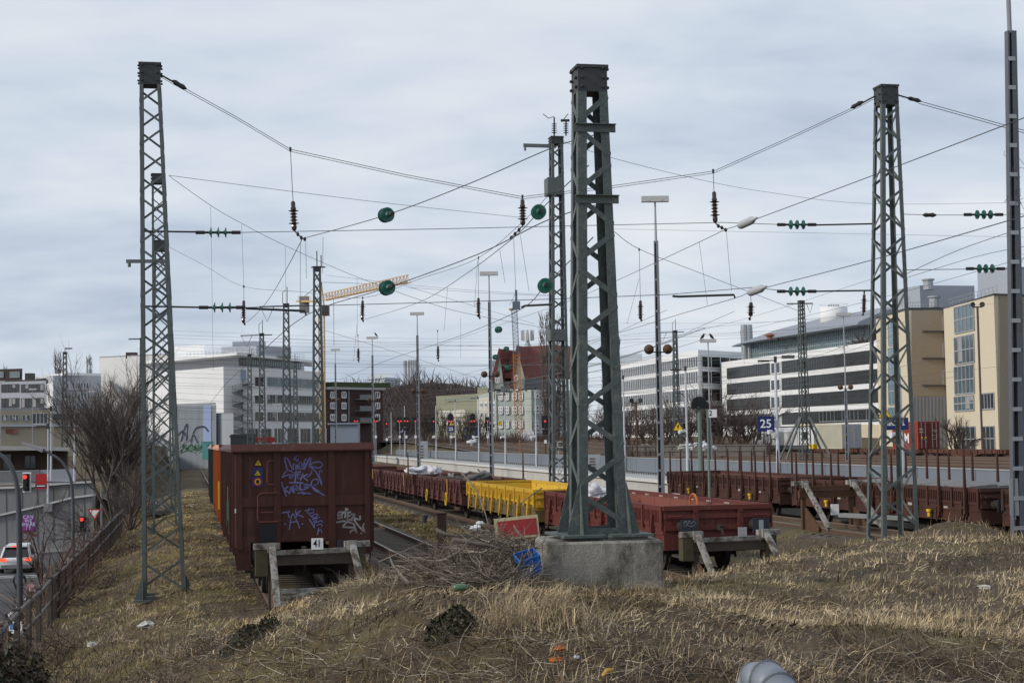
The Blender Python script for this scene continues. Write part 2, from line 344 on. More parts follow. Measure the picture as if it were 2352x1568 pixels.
# ================================================================== railway tracks
def ribbon_strip(name, pts, half, m, thick=.16):
    b = MB(); k = len(pts)
    for i in range(k-1):
        p, q = Vector(pts[i]), Vector(pts[i+1]); d = (q-p).normalized(); w = Vector((d.y, -d.x, 0)).normalized()
        top = [p-w*half, p+w*half, q+w*half, q-w*half]; bo = [v+w*(-.35 if j in (0,3) else .35)-Vector((0,0,thick)) for j, v in enumerate(top)]
        b.add(top+bo, [(0,1,2,3),(4,5,1,0),(5,6,2,1),(6,7,3,2),(7,4,0,3)])
    o = b.build(name, m, origin=pts[0]); o['kind'] = 'structure'; return o
def track(pts, z=0.0, sl=True, smax=150):
    """centre line in the yard, railhead at z"""
    pts = [Vector((p[0], p[1], (p[2] if len(p) > 2 else 0)+z)) for p in pts]; dn = lambda h: Vector((0, 0, -h))
    ribbon_strip('ballast_bed', [p+dn(.19) for p in pts], 1.45, G['ballast'])
    root = thing('railway_track', None, None, pts[0]); root['kind'] = 'structure'
    for sd_ in (-1, 1):
        r = MB()
        for p, q in zip(pts, pts[1:]):
            d = (q-p).normalized(); w = Vector((d.y, -d.x, 0)).normalized()*sd_*.7525
            r.M(0).bar(p+w+dn(.08), q+w+dn(.08), .05, .13).bar(p+w+dn(.155), q+w+dn(.155), .14, .03)
            r.M(1).bar(p+w+dn(.012), q+w+dn(.012), .075, .04)
        r.build('rail', [G['rail'], G['railtop']], root)
    if sl:
        b = MB()
        for p, q in zip(pts, pts[1:]):
            d = (q-p); ln = d.length; d.normalize(); w = Vector((d.y, -d.x, 0)).normalized()
            for j in range(int(min(ln, smax)/.63)):
                c = p + d*(j*.63+.2) + dn(.175); b.bar(c-w*1.25, c+w*1.25, .24, .07)
        b.build('sleepers', G['sleeper'], root)
    return root
def line(t, s0, s1): return [W(s0, t), W(s1, t)]
T1, T2, T3, T4, T5 = 2.42, 6.8, 12.4, 20.6, 23.9
track(line(T1, 33.4, 240)); track(line(T2, 33, 240)); track(line(T3, 35.0, 240))
track(line(T4, 30, 74), .33); track(line(T5, 30, 240))
cv = [W(*q) for q in ((88,-.5),(105,-1.4),(122,-3.4),(134,-6.6),(143,-11),(150,-17),(154,-24))]
track([(p.x, p.y, gz1(p.x, p.y)+.16) for p in cv], 0)
def rise(t, s0, s1):
    P = []
    for s_ in [s0]+[x for x in range(165, 420, 20) if s0 < x < s1]+[s1]:
        p = W(s_, t); P.append((p.x, p.y, gz1(p.x, p.y)+.2+(.06 if t > 38 else .12)))
    return P
for tt in (38.5, 43, 47.5, 53, 59, 65, 70.5, 76.6): track(rise(tt, 60 if tt > 40 else 150, 420), 0, tt in (43, 47.5))
# ================================================================== street down on the left
def sheet(name, quad, z, m):
    b = MB(); b.add([(p[0], p[1], z) for p in quad], [(0,1,2,3)]); o = b.build(name, m, origin=(quad[0][0], quad[0][1], z)); o['kind'] = 'structure'; return o
SZ = -4.22
sheet('street', [W(20,-7.2), W(20,-40), W(135,-40), W(118,-7.2)], SZ+.0, G['asphalt'])
b = MB()
for k in range(14):
    s = 62+k*4.0; b.add([(p.x, p.y, SZ+.005) for p in (W(s,-8.05), W(s,-7.9), W(s+2,-7.9), W(s+2,-8.05))], [(0,1,2,3)])
for s in (96, 97.2): b.add([(p.x, p.y, SZ+.005) for p in (W(s,-12), W(s,-8.2), W(s+.35,-8.2), W(s+.35,-12))], [(0,1,2,3)])
o = b.build('road_marking', G['paint'], origin=W(62,-8,SZ)); o['kind'] = 'structure'
def kerbwalk(name, a, b_, c, d):
    m_ = MB(); m_.prism([(p.x, p.y) for p in (a, b_, c, d)], SZ-.1, SZ+.13); o = m_.build(name, G['paving'], origin=(a.x, a.y, SZ)); o['kind'] = 'structure'; return o
kerbwalk('pavement', GND(-60,1283,SZ), GND(250,1262,SZ), GND(250,1240,SZ), GND(-60,1256,SZ))
k_ = MB(); pa, pb = GND(-60,1284,SZ), GND(250,1263,SZ); k_.bar(pa+Vector((0,0,.07)), pb+Vector((0,0,.07)), .2, .18); o = k_.build('kerb', G['kerb'], origin=pa); o['kind'] = 'structure'
# retaining wall with sloping coping, upper wall and railing
def wall_poly(name, lab, pts_uv, Y, th, m, cop=None, cat='wall'):
    P = [AT(u, v, Y) for u, v in pts_uv]; base = P[0]
    root = thing(name, lab, cat, (base.x, base.y, SZ)); b = MB(); b.ext(P, (0, th, 0)); b.build('wall_face', m, root)
    if cop:
        c = MB()
        for i in range(len(cop)-1): c.bar(AT(*cop[i], Y)+Vector((0, th/2-.1, .06)), AT(*cop[i+1], Y)+Vector((0, th/2-.1, .06)), th+.3, .14)
        c.build('coping', mat('coping_pale', (.5,.5,.5), .8, 0, (.42,.42,.42), 1, .4), root)
    j = MB()
    us = sorted(set(p[0] for p in pts_uv)); 
    for u in range(int(us[0])+12, int(us[-1]), 36):
        vt = np.interp(u, [c_[0] for c_ in cop], [c_[1] for c_ in cop]) if cop else pts_uv[0][1]
        vb = 1256
        j.bar(AT(u, vt+4, Y-.012), AT(u+1, min(vb, vt+90), Y-.012), .06, .02)
    j.build('wall_joints', mat('joint_dark', (.12,.12,.125), .9), root)
    return root
low = wall_poly('retaining_wall', 'grey concrete retaining wall with a pale sloping coping beside the street', [(-70,1203),(0,1184),(90,1164),(167,1144),(215,1138),(215,1258),(-70,1262)], 118, .5, G['conc_grey'], [(-70,1203),(0,1184),(90,1164),(167,1144),(215,1138)])
up_ = wall_poly('ramp_wall', 'upper grey ramp wall under the steel railing', [(-70,1124),(30,1121),(170,1110),(215,1108),(215,1200),(-70,1210)], 124, .5, G['conc_grey'], [(-70,1124),(30,1121),(170,1110),(215,1108)])
b = MB(); q0, q1 = AT(-20,1114,124.2), AT(90,1112,124.2)
for zz, r_ in ((.05,.04),(1.1,.05)): b.bar(q0+Vector((0,0,zz)), q1+Vector((0,0,zz)), .06, .05)
for i in range(49): p = q0.lerp(q1, i/48); b.bar(p+Vector((0,0,.05)), p+Vector((0,0,1.1)), .03, .03)
tag(b.build('railing', G['galv'], origin=q0), 'steel bar railing on top of the ramp wall', 'railing')
b = MB(); q0, q1 = AT(92,1108,124.3), AT(172,1105,124.3); b.ext([q0+Vector((0,0,-.1)), q1+Vector((0,0,-.1)), q1+Vector((0,0,1.0)), q0+Vector((0,0,1.0))], (0,.04,0))
tag(b.build('solid_parapet', mat('panel_grey', (.25,.26,.29), .5), origin=q0), 'solid grey railing panel on the ramp wall beyond the red sign', 'railing')
# poster and red tag on the wall
p = AT(64.5,1200,117.9); b = MB(); b.box(p, (.78,.03,1.16)); pr = b.build('poster', mat('poster_magenta', (.30,.02,.22), .6, 0, (.22,.03,.28), 1.2, .5), origin=p); tag(pr, 'magenta poster with lettering on the retaining wall', 'poster')
for i, w_ in enumerate(('CAN', 'WE', 'SHARE', '???')): text('lettering', w_, .36, AT(64.8,1187+i*8.4,117.86), (1,0,0), (0,0,1), mat('poster_lettering', (.5,.55,.75), .6), pr)
def strokes(name, lines, wd, plane, m, parent=None, origin=None, push=.012):
    """spray strokes: lines of 2d points mapped by plane() to the wall, as thin raised ribbons"""
    b = MB()
    for ln in lines:
        P = [plane(*q) for q in ln]
        if len(P) > 2:                              # smooth by Catmull-Rom
            Q = []
            for i in range(len(P)-1):
                a0, a1, a2, a3 = P[max(i-1,0)], P[i], P[i+1], P[min(i+2,len(P)-1)]
                for k in range(4):
                    t = k/4; Q.append(.5*((2*a1)+(a2-a0)*t+(2*a0-5*a1+4*a2-a3)*t*t+(3*a1-a0-3*a2+a3)*t**3))
            Q.append(P[-1]); P = Q
        for i in range(len(P)-1):
            e = (P[i+1]-P[i]); 
            if e.length < 1e-5: continue
            b.bar(P[i]-e.normalized()*wd*.3, P[i+1]+e.normalized()*wd*.3, wd, .006, up=plane.nrm)
    return b.build(name, m, parent, origin=origin)
def mkplane(o, ex, ez, nrm, sc, cx, cy):
    def f(x, y): return o + ex*((x-cx)*sc) - ez*((y-cy)*sc)
    f.nrm = nrm; return f
pl = mkplane(AT(62,1230,117.96), Vector((1,0,0)), Vector((0,0,1)), Vector((0,-1,0)), .0105*.75, 290, 735)
strokes('graffiti', [[(195,700),(240,690),(330,685),(375,685)],[(255,700),(300,715),(290,760),(250,775)],[(300,690),(330,740),(305,790)],[(330,700),(350,735),(385,720)],[(360,685),(345,720),(380,735)]], .07, pl, mat('spray_red', (.30,.03,.03), .7), low)
# car
def car():
    c = AT(36, 1313, 95); s, t = ST(c); root = thing('car', 'white estate car seen from behind with its red tail lamps lit', 'car', W(s, t, SZ), None, AZ, True)
    wm = mat('car_white_paint', (.62,.64,.66), .25, 0, spec=.5); b = MB()
    # cross-sections along length (y forward), local: rear at y=0
    secs = [(0,.35,.78,.88),(.04,.30,.95,.9),(.5,.28,.98,.91),(3.3,.28,.98,.92),(4.3,.3,.86,.88),(4.55,.4,.7,.75)]
    vs = []
    for y, z0, z1, w in secs:
        vs += [(-w,y,z0),(w,y,z0),(w,y,z1-.12),(w*.96,y,z1),(-w*.96,y,z1),(-w,y,z1-.12)]
    fs = [tuple(range(5,-1,-1)), tuple(len(vs)-6+i for i in range(6))]
    for i in range(len(secs)-1):
        for j in range(6): fs.append((i*6+j, i*6+(j+1)%6, i*6+6+(j+1)%6, i*6+6+j))
    b.add(vs, fs); b.build('body', wm, root, True)
    g = MB(); g.add([(-.86,.05,.95),(.86,.05,.95),(.66,.55,1.58),(-.66,.55,1.58),(-.88,3.3,.96),(.88,3.3,.96),(.64,2.4,1.6),(-.64,2.4,1.6)], [(0,1,2,3),(1,5,6,2),(5,4,7,6),(4,0,3,7),(3,2,6,7)])
    g.build('cabin_glass', mat('car_glass', (.015,.02,.025), .08, spec=.6), root)
    r = MB(); r.add([(-.70,.38,1.55),(.70,.38,1.55),(.68,2.45,1.64),(-.68,2.45,1.64),(-.64,.4,1.64),(.64,.4,1.64),(.62,2.4,1.69),(-.62,2.4,1.69)], [(4,5,6,7),(0,1,5,4),(1,2,6,5),(2,3,7,6),(3,0,4,7)]); r.build('roof', wm, root)
    for x in (-1, 1):
        q = MB(); q.bar((x*.86,.03,.95),(x*.68,.5,1.58),.12,.05); q.build('rear_pillar', wm, root)
        q = MB(); q.add([(x*.90,-.03,.74),(x*.52,-.05,.74),(x*.52,-.05,.9),(x*.90,-.02,.93),(x*.9,.12,.74),(x*.9,.12,.93)], [(0,1,2,3),(0,3,5,4)]); q.build('tail_lamp', G['brake'], root)
        for y in (.85, 3.6):
            w_ = MB(); w_.lathe((x*.78,y,.33), [(.33,0),(.33,.2)], (x,0,0), 14); wo = w_.build('wheel', G['black'], root); h = MB(); h.lathe((x*.985,y,.33), [(.2,0),(.18,.01)], (x,0,0), 10); h.build('rim', G['galv'], wo)
        q = MB(); q.box((x*1.0,2.6,1.02),(.16,.1,.14)); q.build('mirror', wm, root)
    q = MB(); q.box((0,.32,1.62),(.55,.05,.07)); q.build('brake_light', G['brake'], root)
    q = MB(); q.box((0,-.03,.42),(1.7,.1,.22)); q.build('bumper', mat('bumper_grey', (.22,.22,.23), .5), root)
    q = MB(); q.box((0,-.02,.78),(.52,.03,.115)); q.build('number_plate', G['signwhite'], root)
    return root
car()
# cyclists
def skin(name, chains, m, parent, sub=1):
    vs = []; es = []; rad = []
    for ch in chains:
        base = len(vs)
        for i, (p, r) in enumerate(ch):
            key = None
            for k_, q in enumerate(vs):
                if (Vector(q)-Vector(p)).length < 1e-4: key = k_
            if key is None: vs.append(tuple(p)); rad.append(r); key = len(vs)-1
            if i: es.append((prev, key))
            prev = key
    me = bpy.data.meshes.new(name); me.from_pydata(vs, es, []); o = bpy.data.objects.new(name, me); COL.objects.link(o)
    if parent: o.parent = parent
    me.materials.append(m); md = o.modifiers.new('skin', 'SKIN'); 
    for i, sv in enumerate(me.skin_vertices[0].data): sv.radius = (rad[i], rad[i]); sv.use_root = (i == 0)
    s_ = o.modifiers.new('sub', 'SUBSURF'); s_.levels = sub; s_.render_levels = sub
    return o
def cyclist(u, v, Y, k, lab, labb, coat, legs_m, helmet, hood):
    c = AT(u, v, Y); s, t = ST(c); bike = thing('bicycle', labb, 'bicycle', W(s, t, SZ), None, AZ, True)
    R_ = .34*k
    for nm, y in (('wheel', -.5*k), ('wheel', .52*k)):
        w_ = MB(); n_ = 20; w_.tube([(0, y+R_*math.cos(i*2*PI/n_), R_+R_*math.sin(i*2*PI/n_)) for i in range(n_+1)], .022*k, 6, False)
        for i in range(8): w_.tube([(0,y,R_),(0, y+R_*math.cos(i*PI/4), R_+R_*math.sin(i*PI/4))], .004, 3)
        w_.build(nm, G['black'], bike)
    f = MB(); B=(0,-.02*k,.3*k); S=(0,-.2*k,.85*k); H=(0,.38*k,.88*k); RW=(0,-.5*k,R_); FW=(0,.52*k,R_)
    for a_, b_ in ((B,S),(B,H),(S,H),(B,RW),(S,RW),(H,FW)): f.tube([a_, b_], .018*k, 6)
    f.build('bicycle_frame', G['dark'], bike)
    h = MB(); h.tube([(-.28*k,.36*k,1.0*k),(-.2*k,.4*k,1.0*k),(0,.4*k,.98*k),(.2*k,.4*k,1.0*k),(.28*k,.36*k,1.0*k)], .015*k, 6); h.build('handlebar', G['dark'], bike)
    q = MB(); q.box((0,-.24*k,.88*k),(.16*k,.26*k,.06*k)); q.build('saddle', G['black'], bike)
    q = MB(); q.box((0,-.84*k,.5*k),(.05,.02,.05)); q.build('reflector', G['signred'], bike)
    per = thing('person', lab, 'person', W(s, t, SZ), None, AZ, True)
    P = lambda x, y, z: (x*k, y*k, z*k)
    pel = (P(0,-.2,.98), .155*k)
    body = [[pel, (P(0,-.12,1.2), .15*k), (P(0,.0,1.42), .155*k), (P(0,.05,1.52), .06*k), (P(0,.08,1.60), .055*k)]]
    for x in (-1, 1):
        body.append([(P(0,.0,1.42), .155*k), (P(x*.2,.0,1.42), .075*k), (P(x*.3,.14,1.18), .055*k), (P(x*.25,.34,1.03), .04*k)])
    skin('jacket', body, coat, per)
    lg = [[pel, (P(-.1,-.16,.93), .11*k), (P(-.13,.22,.78), .075*k), (P(-.12,.06,.40), .055*k), (P(-.12,.08,.26), .045*k)],
          [pel, (P(.1,-.16,.93), .11*k), (P(.12,.12,.58), .07*k), (P(.12,-.08,.26), .052*k), (P(.12,-.06,.12), .045*k)]]
    skin('trousers', lg, legs_m, per)
    for x, y, z in ((-.12,.12,.23),(.12,-.0,.08)): q = MB(); q.box(P(x,y,z),(.09*k,.26*k,.08*k)); q.build('shoe', G['black'], per)
    sk = mat('skin', (.42,.26,.2), .6); hd = MB(); n1, n2 = 10, 8; vs = []; 
    hc = Vector(P(0,.1,1.71))
    for i in range(n2+1):
        th = PI*i/n2
        for j in range(n1): ph = 2*PI*j/n1; vs.append((hc.x+.078*k*math.sin(th)*math.cos(ph), hc.y+.098*k*math.sin(th)*math.sin(ph), hc.z+.12*k*math.cos(th)))
    hd.add(vs, [(i*n1+j, i*n1+(j+1)%n1, (i+1)*n1+(j+1)%n1, (i+1)*n1+j) for i in range(n2) for j in range(n1)])
    hd.box((0,hc.y+.105*k,hc.z-.01*k),(.025*k,.03*k,.04*k)); hd.build('head', sk, per, True)
    hh = MB(); hh.lathe(hc+Vector((0,-.012*k,.0)), [(.09*k,0),(.098*k,.05*k),(.085*k,.1*k),(.045*k,.135*k)], (0,0,1), 12); hh.build('helmet' if helmet else 'hair', hood, per, True)
    for x in (-1, 1):
        hn = MB(); wr = Vector(P(x*.25,.36,1.02)); hn.bar(wr, wr+Vector((0,.08*k,-.01)), .075*k, .03*k)
        for q_ in range(4): fx = (q_-1.5)*.019*k; hn.tube([wr+Vector((fx,.08*k,0)), wr+Vector((fx,.12*k,-.012*k)), wr+Vector((fx,.125*k,-.045*k)), wr+Vector((fx,.095*k,-.06*k))], .009*k, 5)
        hn.tube([wr+Vector((-x*.035*k,.02*k,0)), wr+Vector((-x*.06*k,.06*k,-.02*k)), wr+Vector((-x*.05*k,.09*k,-.04*k))], .01*k, 5)
        hn.build('hand', sk, per)
    return per
cyclist(44, 1384, 76, .98, 'adult in a blue grey jacket riding a bicycle away behind the car', 'larger bicycle ridden by the adult in the blue grey jacket', mat('jacket_blue', (.05,.075,.10), .8), mat('trousers_dark', (.025,.028,.035), .8), False, mat('hair_dark', (.02,.015,.012), .8))
cyclist(72, 1396, 75, .70, 'child in a red and white top riding a small bicycle beside the adult', 'small bicycle ridden by the child in the red and white top', mat('jacket_redwhite', (.55,.5,.5), .8, 0, (.4,.04,.06), 9, .8, stretch=(.2,.2,2)), mat('trousers_black', (.02,.02,.022), .8), True, mat('helmet_dark', (.03,.025,.03), .4))
# fence along the top of the slope
p = W(24.5, -3.25); fr = thing('bar_fence', 'long old brown bar fence with a rounded top rail running along the left bank', 'fence', (p.x, p.y, gz1(p.x, p.y)))
FM = mat('fence_brown', (.05,.038,.033), .8, 0, (.09,.075,.065), 8, .5); FR = mat('fence_rail_grey', (.10,.09,.085), .8, 0, (.16,.15,.145), 6, .5)
for k in range(24):
    p = W(24.5+k*2.45, -3.25-.02*(k % 3)); z = gz1(p.x, p.y)
    b = MB(); b.box((p.x, p.y, z+.5), (.10,.08,1.4)); b.box((p.x,p.y,z+1.21),(.12,.1,.03)); b.build('post', FM, fr)
for zz, r_, nm in ((1.12,.05,'top_rail'),(.62,.035,'middle_rail')):
    pts = []
    for k in range(24): p = W(24.5+k*2.45, -3.25); pts.append((p.x, p.y, gz1(p.x, p.y)+zz))
    b = MB(); b.tube(pts, r_, 6); b.build(nm, FR, fr)
b = MB()
for k in range(230):
    p = W(24.7+k*.245, -3.27); z = gz1(p.x, p.y)
    if k % 10 and k > 60: b.box((p.x,p.y,z+.55),(.022,.03,1.1))
b.build('bars', FM, fr)
# ================================================================== lattice masts
YX = N.copy(); YY = D.copy()
def mast(name, lab, p, z0, z1, w0, w1, leg=.075, pan=(.55, 1.25), cap=.55, mats=None, group='lattice masts of the overhead line', feet=True, dep=1.0, bars=(), far=False, th=.012, capw=1.06, top=None):
    g = mats or G['mast']; p = Vector((p.x, p.y, 0)); base = p+Vector((0,0,z0))
    root = thing(name, lab, 'mast', base, group); H = z1-z0
    lean = Vector((top.x-p.x, top.y-p.y, 0)) if top else Vector((0,0,0))
    def cn(i, j, z):
        k = (z-z0)/H; w = w0+(w1-w0)*k; return p + lean*k + YX*(i*w/2) + YY*(j*w*dep/2) + Vector((0,0,z))
    for i in (-1, 1):
        for j in (-1, 1):
            b = MB(); a, c = cn(i,j,z0), cn(i,j,z1-cap)
            b.bar(a-YX*i*leg/2, c-YX*i*leg/2, leg, th, up=YY).bar(a-YY*j*leg/2, c-YY*j*leg/2, th, leg, up=YY)
            b.build('leg', g, root)
            if feet:
                f = MB(); fb = a+Vector((0,0,0)); t_ = .42*leg/.085
                for dx, dy in ((i,0),(0,j)):
                    e = YX*dx+YY*dy
                    tp = cn(i,j,z0+t_*1.25); f.ext([fb+e*.0, fb+e*(.21 if leg < .12 else .13)*leg/.085, tp+e*.02, tp-e*.01], (YY*.014 if dx else YX*.014))
                    f.ext([fb-e*.0, fb-e*.12*leg/.085, cn(i,j,z0+t_*.8)], (YY*.014 if dx else YX*.014))
                f.box(fb+Vector((0,0,.02)), (.42*leg/.085,.42*leg/.085,.04), Matrix((YX,YY,Vector((0,0,1)))).transposed())
                f.build('foot', g, root)
    zs = [z1-cap]; k = 0; tot = H-cap
    n_ = max(3, int(round(tot/((pan[0]+pan[1])/2)))); wts = np.linspace(pan[0], pan[1], n_); wts = wts/wts.sum()*(tot-.15*w0)
    for q in wts: zs.append(zs[-1]-q)
    b = MB(); lw = leg*.62
    for a, c in zip(zs, zs[1:]):
        if far:
            for i in (-1, 1): b.bar(cn(i*.95,-1,a), cn(-i*.95,-1,c), lw, .02, up=YY).bar(cn(i*.95,1,a), cn(-i*.95,1,c), lw, .02, up=YY)
            b.bar(cn(-1,-1,a), cn(-1,1,c), .02, lw, up=YY).bar(cn(1,-1,a), cn(1,1,c), .02, lw, up=YY); continue
        k += 1; i0 = 1 if k % 2 else -1; g_ = (a-c)*.13
        for sg, i in ((-1,i0),(1,-i0)): b.bar(cn(i*.97,sg,a-g_)+YY*sg*.008, cn(-i*.97,sg,c+g_)+YY*sg*.008, lw, .011, up=YY)
        for sg, j in ((-1,i0),(1,-i0)): b.bar(cn(sg,j*.97,a-g_)+YX*sg*.008, cn(sg,-j*.97,c+g_)+YX*sg*.008, .011, lw, up=YY)
    b.bar(cn(-1,-1,z0+.06), cn(1,-1,z0+.06), .014, leg); b.bar(cn(-1,1,z0+.06), cn(1,1,z0+.06), .014, leg)
    b.build('lattice', g, root)
    p = p+lean*(1-cap*.5/H); cb = MB(); R_ = Matrix((YX,YY,Vector((0,0,1)))).transposed(); w = w1*capw
    cb.box(p+Vector((0,0,z1-cap/2)), (w, w*dep, cap), R_); cb.box(p+Vector((0,0,z1-.03)), (w+.04,w*dep+.04,.05), R_)
    cp = cb.build('cap', G['mast_cap'], root)
    if not far:
        for i in (-1, 1):
            for q in range(3):
                for o_, ax in ((YX*i*(w/2+.015)+YY*(-.3*w), YX*i),(YX*i*(w/2+.015)+YY*(.3*w), YX*i),(YX*i*.36*w-YY*(w*dep/2+.012), -YY)):
                    bb = MB(); bb.lathe(p+o_+Vector((0,0,z1-cap*(.14+.34*q))), [(.026,-.012),(.026,.02),(.014,.034)], ax, 6); bb.build('bolt', G['dark'], cp)
    for zb, ext in bars:
        q = MB(); a, c = cn(-1,-1,zb), cn(1,-1,zb); q.bar(a-YX*.07-YY*.03, c+YX*ext-YY*.03, .02, .13).bar(a-YX*.07-YY*.06+Vector((0,0,.06)), c+YX*ext-YY*.06+Vector((0,0,.06)), .07, .014)
        q.build('cross_bar', g, root)
    return root, cn
bL = AT(378, 1393, 38.0); ML, cL = mast('lattice_mast', 'tall grey green lattice mast standing in the dry grass left of the brown wagon', bL, gz1(bL.x, bL.y)-.1, AT(344,148,38).z, 1.0, .475, .085, (.50,.86), top=AT(344,148,38))
bM = AT(1374, 1228, 25.0); topM = AT(1354,155,25).z
MM, cM = mast('lattice_mast', 'heavy weathered lattice mast on the concrete block in the middle foreground', bM, bM.z, topM, .77, .455, .135, (.55,.62), .44, G['mast_old'], dep=.9, th=.016,
              bars=((AT(1360,290,24.6).z,.10),(AT(1362,455,24.6).z,.10)))
bR = AT(2050, 1262, 41.7); MR, cR = mast('lattice_mast', 'green lattice mast rising behind the small grass hump on the right', bR, gz1(bR.x, bR.y)-.3, AT(2035,198,41.7).z, 1.06, .46, .108, (.52,.95), .55, top=AT(2035,198,41.7))
pB = AT(380,1217,70); MBk, cB = mast('lattice_mast', 'slender lattice mast half hidden behind the left mast, with its cap at mid height', pB, gz1(pB.x,pB.y)-.2, AT(362,400,70).z, 1.05, .50, .08, (.6,1.1), .45, top=AT(362,400,70))
pC = AT(372,1120,88); MC, cC = mast('lattice_mast', 'farther lattice mast with a short side arm behind the left mast', pC, -.4, AT(367,553,88).z, 1.1, .75, .09, (.8,1.2), .6, far=True)
q = MB(); q.bar(AT(290,600,87.4), AT(378,600,87.4), .1, .2); q.lathe(AT(297,607,87.4), [(.09,-.15),(.09,.1)]); q.lathe(AT(327,606,87.4), [(.08,-.15),(.08,.1)]); q.build('side_arm', G['mast'], MC)
pD = AT(1285,1112,70); MD, cD = mast('lattice_mast', 'dark green lattice mast with arresters on its top beside the platform wall', pD, gz1(pD.x,pD.y)-.2, AT(1277,315,70).z, .85, .52, .12, (.6,.75), .35, top=AT(1277,315,70), mats=G['mast'], far=False, dep=1.0)
q = MB(); q.bar(AT(1202,334,70), AT(1278,336,70), .08, .16); q.lathe(AT(1206,340,70), [(.05,-.12),(.05,.1)]); q.build('side_arm', G['mast'], MD)
q = MB()
for x_, y_ in ((1273,285),(1300,295)):
    q.tube([AT(x_,312,70), AT(x_,270 if x_ < 1290 else 278,70)], .035, 6)
    for k in range(5): q.lathe(AT(x_,305-5*k,70), [(.04,-.02),(.13,0),(.04,.02)])
q.tube([AT(1273,268,70), AT(1260,272,70), AT(1247,262,70)], .02, 4); q.tube([AT(1300,278,70), AT(1290,280,70), AT(1305,262,70)], .02, 4); q.box(AT(1298,277,70), (.4,.2,.08)); q.build('arrester', G['dark'], MD)
for vv, h_ in ((430,40),(770,26)): q = MB(); z = AT(1280,vv,70).z; q.box(Vector((pD.x,pD.y,z)), (.74,.74,h_*70/3600), Matrix((YX,YY,Vector((0,0,1)))).transposed()); q.build('collar_plate', G['mast'], MD)
text('painted_letters', 'C\nL\nY\nR\nE', .42, cD(-.55,-1,AT(1270,1065,70).z)-YY*.03, YX, (0,0,1), mat('graffiti_white', (.5,.5,.5), .7), MD)
for u, vt, Y, zb, lab in [(728,612,110,-.3,'lattice mast standing in front of the yellow crane'),(657,697,140,-.3,'slim lattice mast with a V hanger in front of the white office'),(601,765,177,-.3,'lattice mast with a cross arm in front of the stair tower'),
        (573,813,218,-.3,'short lattice mast before the corner of the white office'),(678,830,238,-.3,'thin far lattice mast in front of the white office facade'),
        (1840,690,150,.9,'lattice mast on a splayed frame behind the white locomotive'),(1550,759,204,1.2,'lattice mast with a Y arm in front of the stepped office'),(327,776,170,-.3,'lattice mast with a left arm behind the bare tree'),
        (149,808,210,.2,'pale lattice mast with a lamp in front of the left white building')]:
    pp = AT(u, vt, Y); m_, c_ = mast('lattice_mast', lab, pp, zb, pp.z, .95, .5, .11 if Y < 160 else .13, (.8,1.1), .35, far=True, feet=False)
    a = MB()
    if u in (657,601,1550): a.bar(pp+Vector((-2.4,0,-.25)), pp+Vector((1.2,0,-.2)), .08, .12).tube([pp+Vector((-2.3,0,-.25)), pp+Vector((-1.7,0,-1.6)), pp+Vector((-1.1,0,-.25))], .035, 4).tube([pp+Vector((.1,0,0)), pp+Vector((.1,0,1.5))], .05, 4).tube([pp+Vector((-.3,0,0)), pp+Vector((-.3,0,1.0)), pp+Vector((-.05,0,1.2))], .04, 4)
    elif u == 1840: a.bar(pp+Vector((-1.4,0,-.3)), pp+Vector((1.1,0,-.3)), .08, .12).tube([pp+Vector((.5,0,-.3)), pp+Vector((.85,0,-1.2)), pp+Vector((1.1,0,-.3))], .035, 4).box(pp+Vector((-1.4,0,-5.4)), (1.2,.4,.3))
    elif u == 327: a.bar(pp+Vector((-1.5,0,-.1)), pp+Vector((.1,0,-.1)), .08, .14)
    elif u == 149: a.tube([pp, pp+Vector((0,0,.4)), pp+Vector((.6,0,.45))], .05, 4).box(pp+Vector((.5,0,.45)), (.9,.4,.16))
    else: a.tube([pp, pp+Vector((0,0,1.1))], .05, 4).tube([pp+Vector((.3,0,0)), pp+Vector((.3,0,.8))], .05, 4).bar(pp+Vector((-.4,0,-.05)), pp+Vector((.6,0,-.05)), .08, .1)
    a.build('top_arm', G['mast'], m_)
    if u == 1840:
        b = MB()
        for i in (-1,1):
            for j in (-1,1): b.bar(pp+Vector((i*2.2,j*2,.9-pp.z)), pp+Vector((i*.4,j*.4,5.0-pp.z)), .16, .16)
        b.build('splayed_frame', G['mast'], m_)
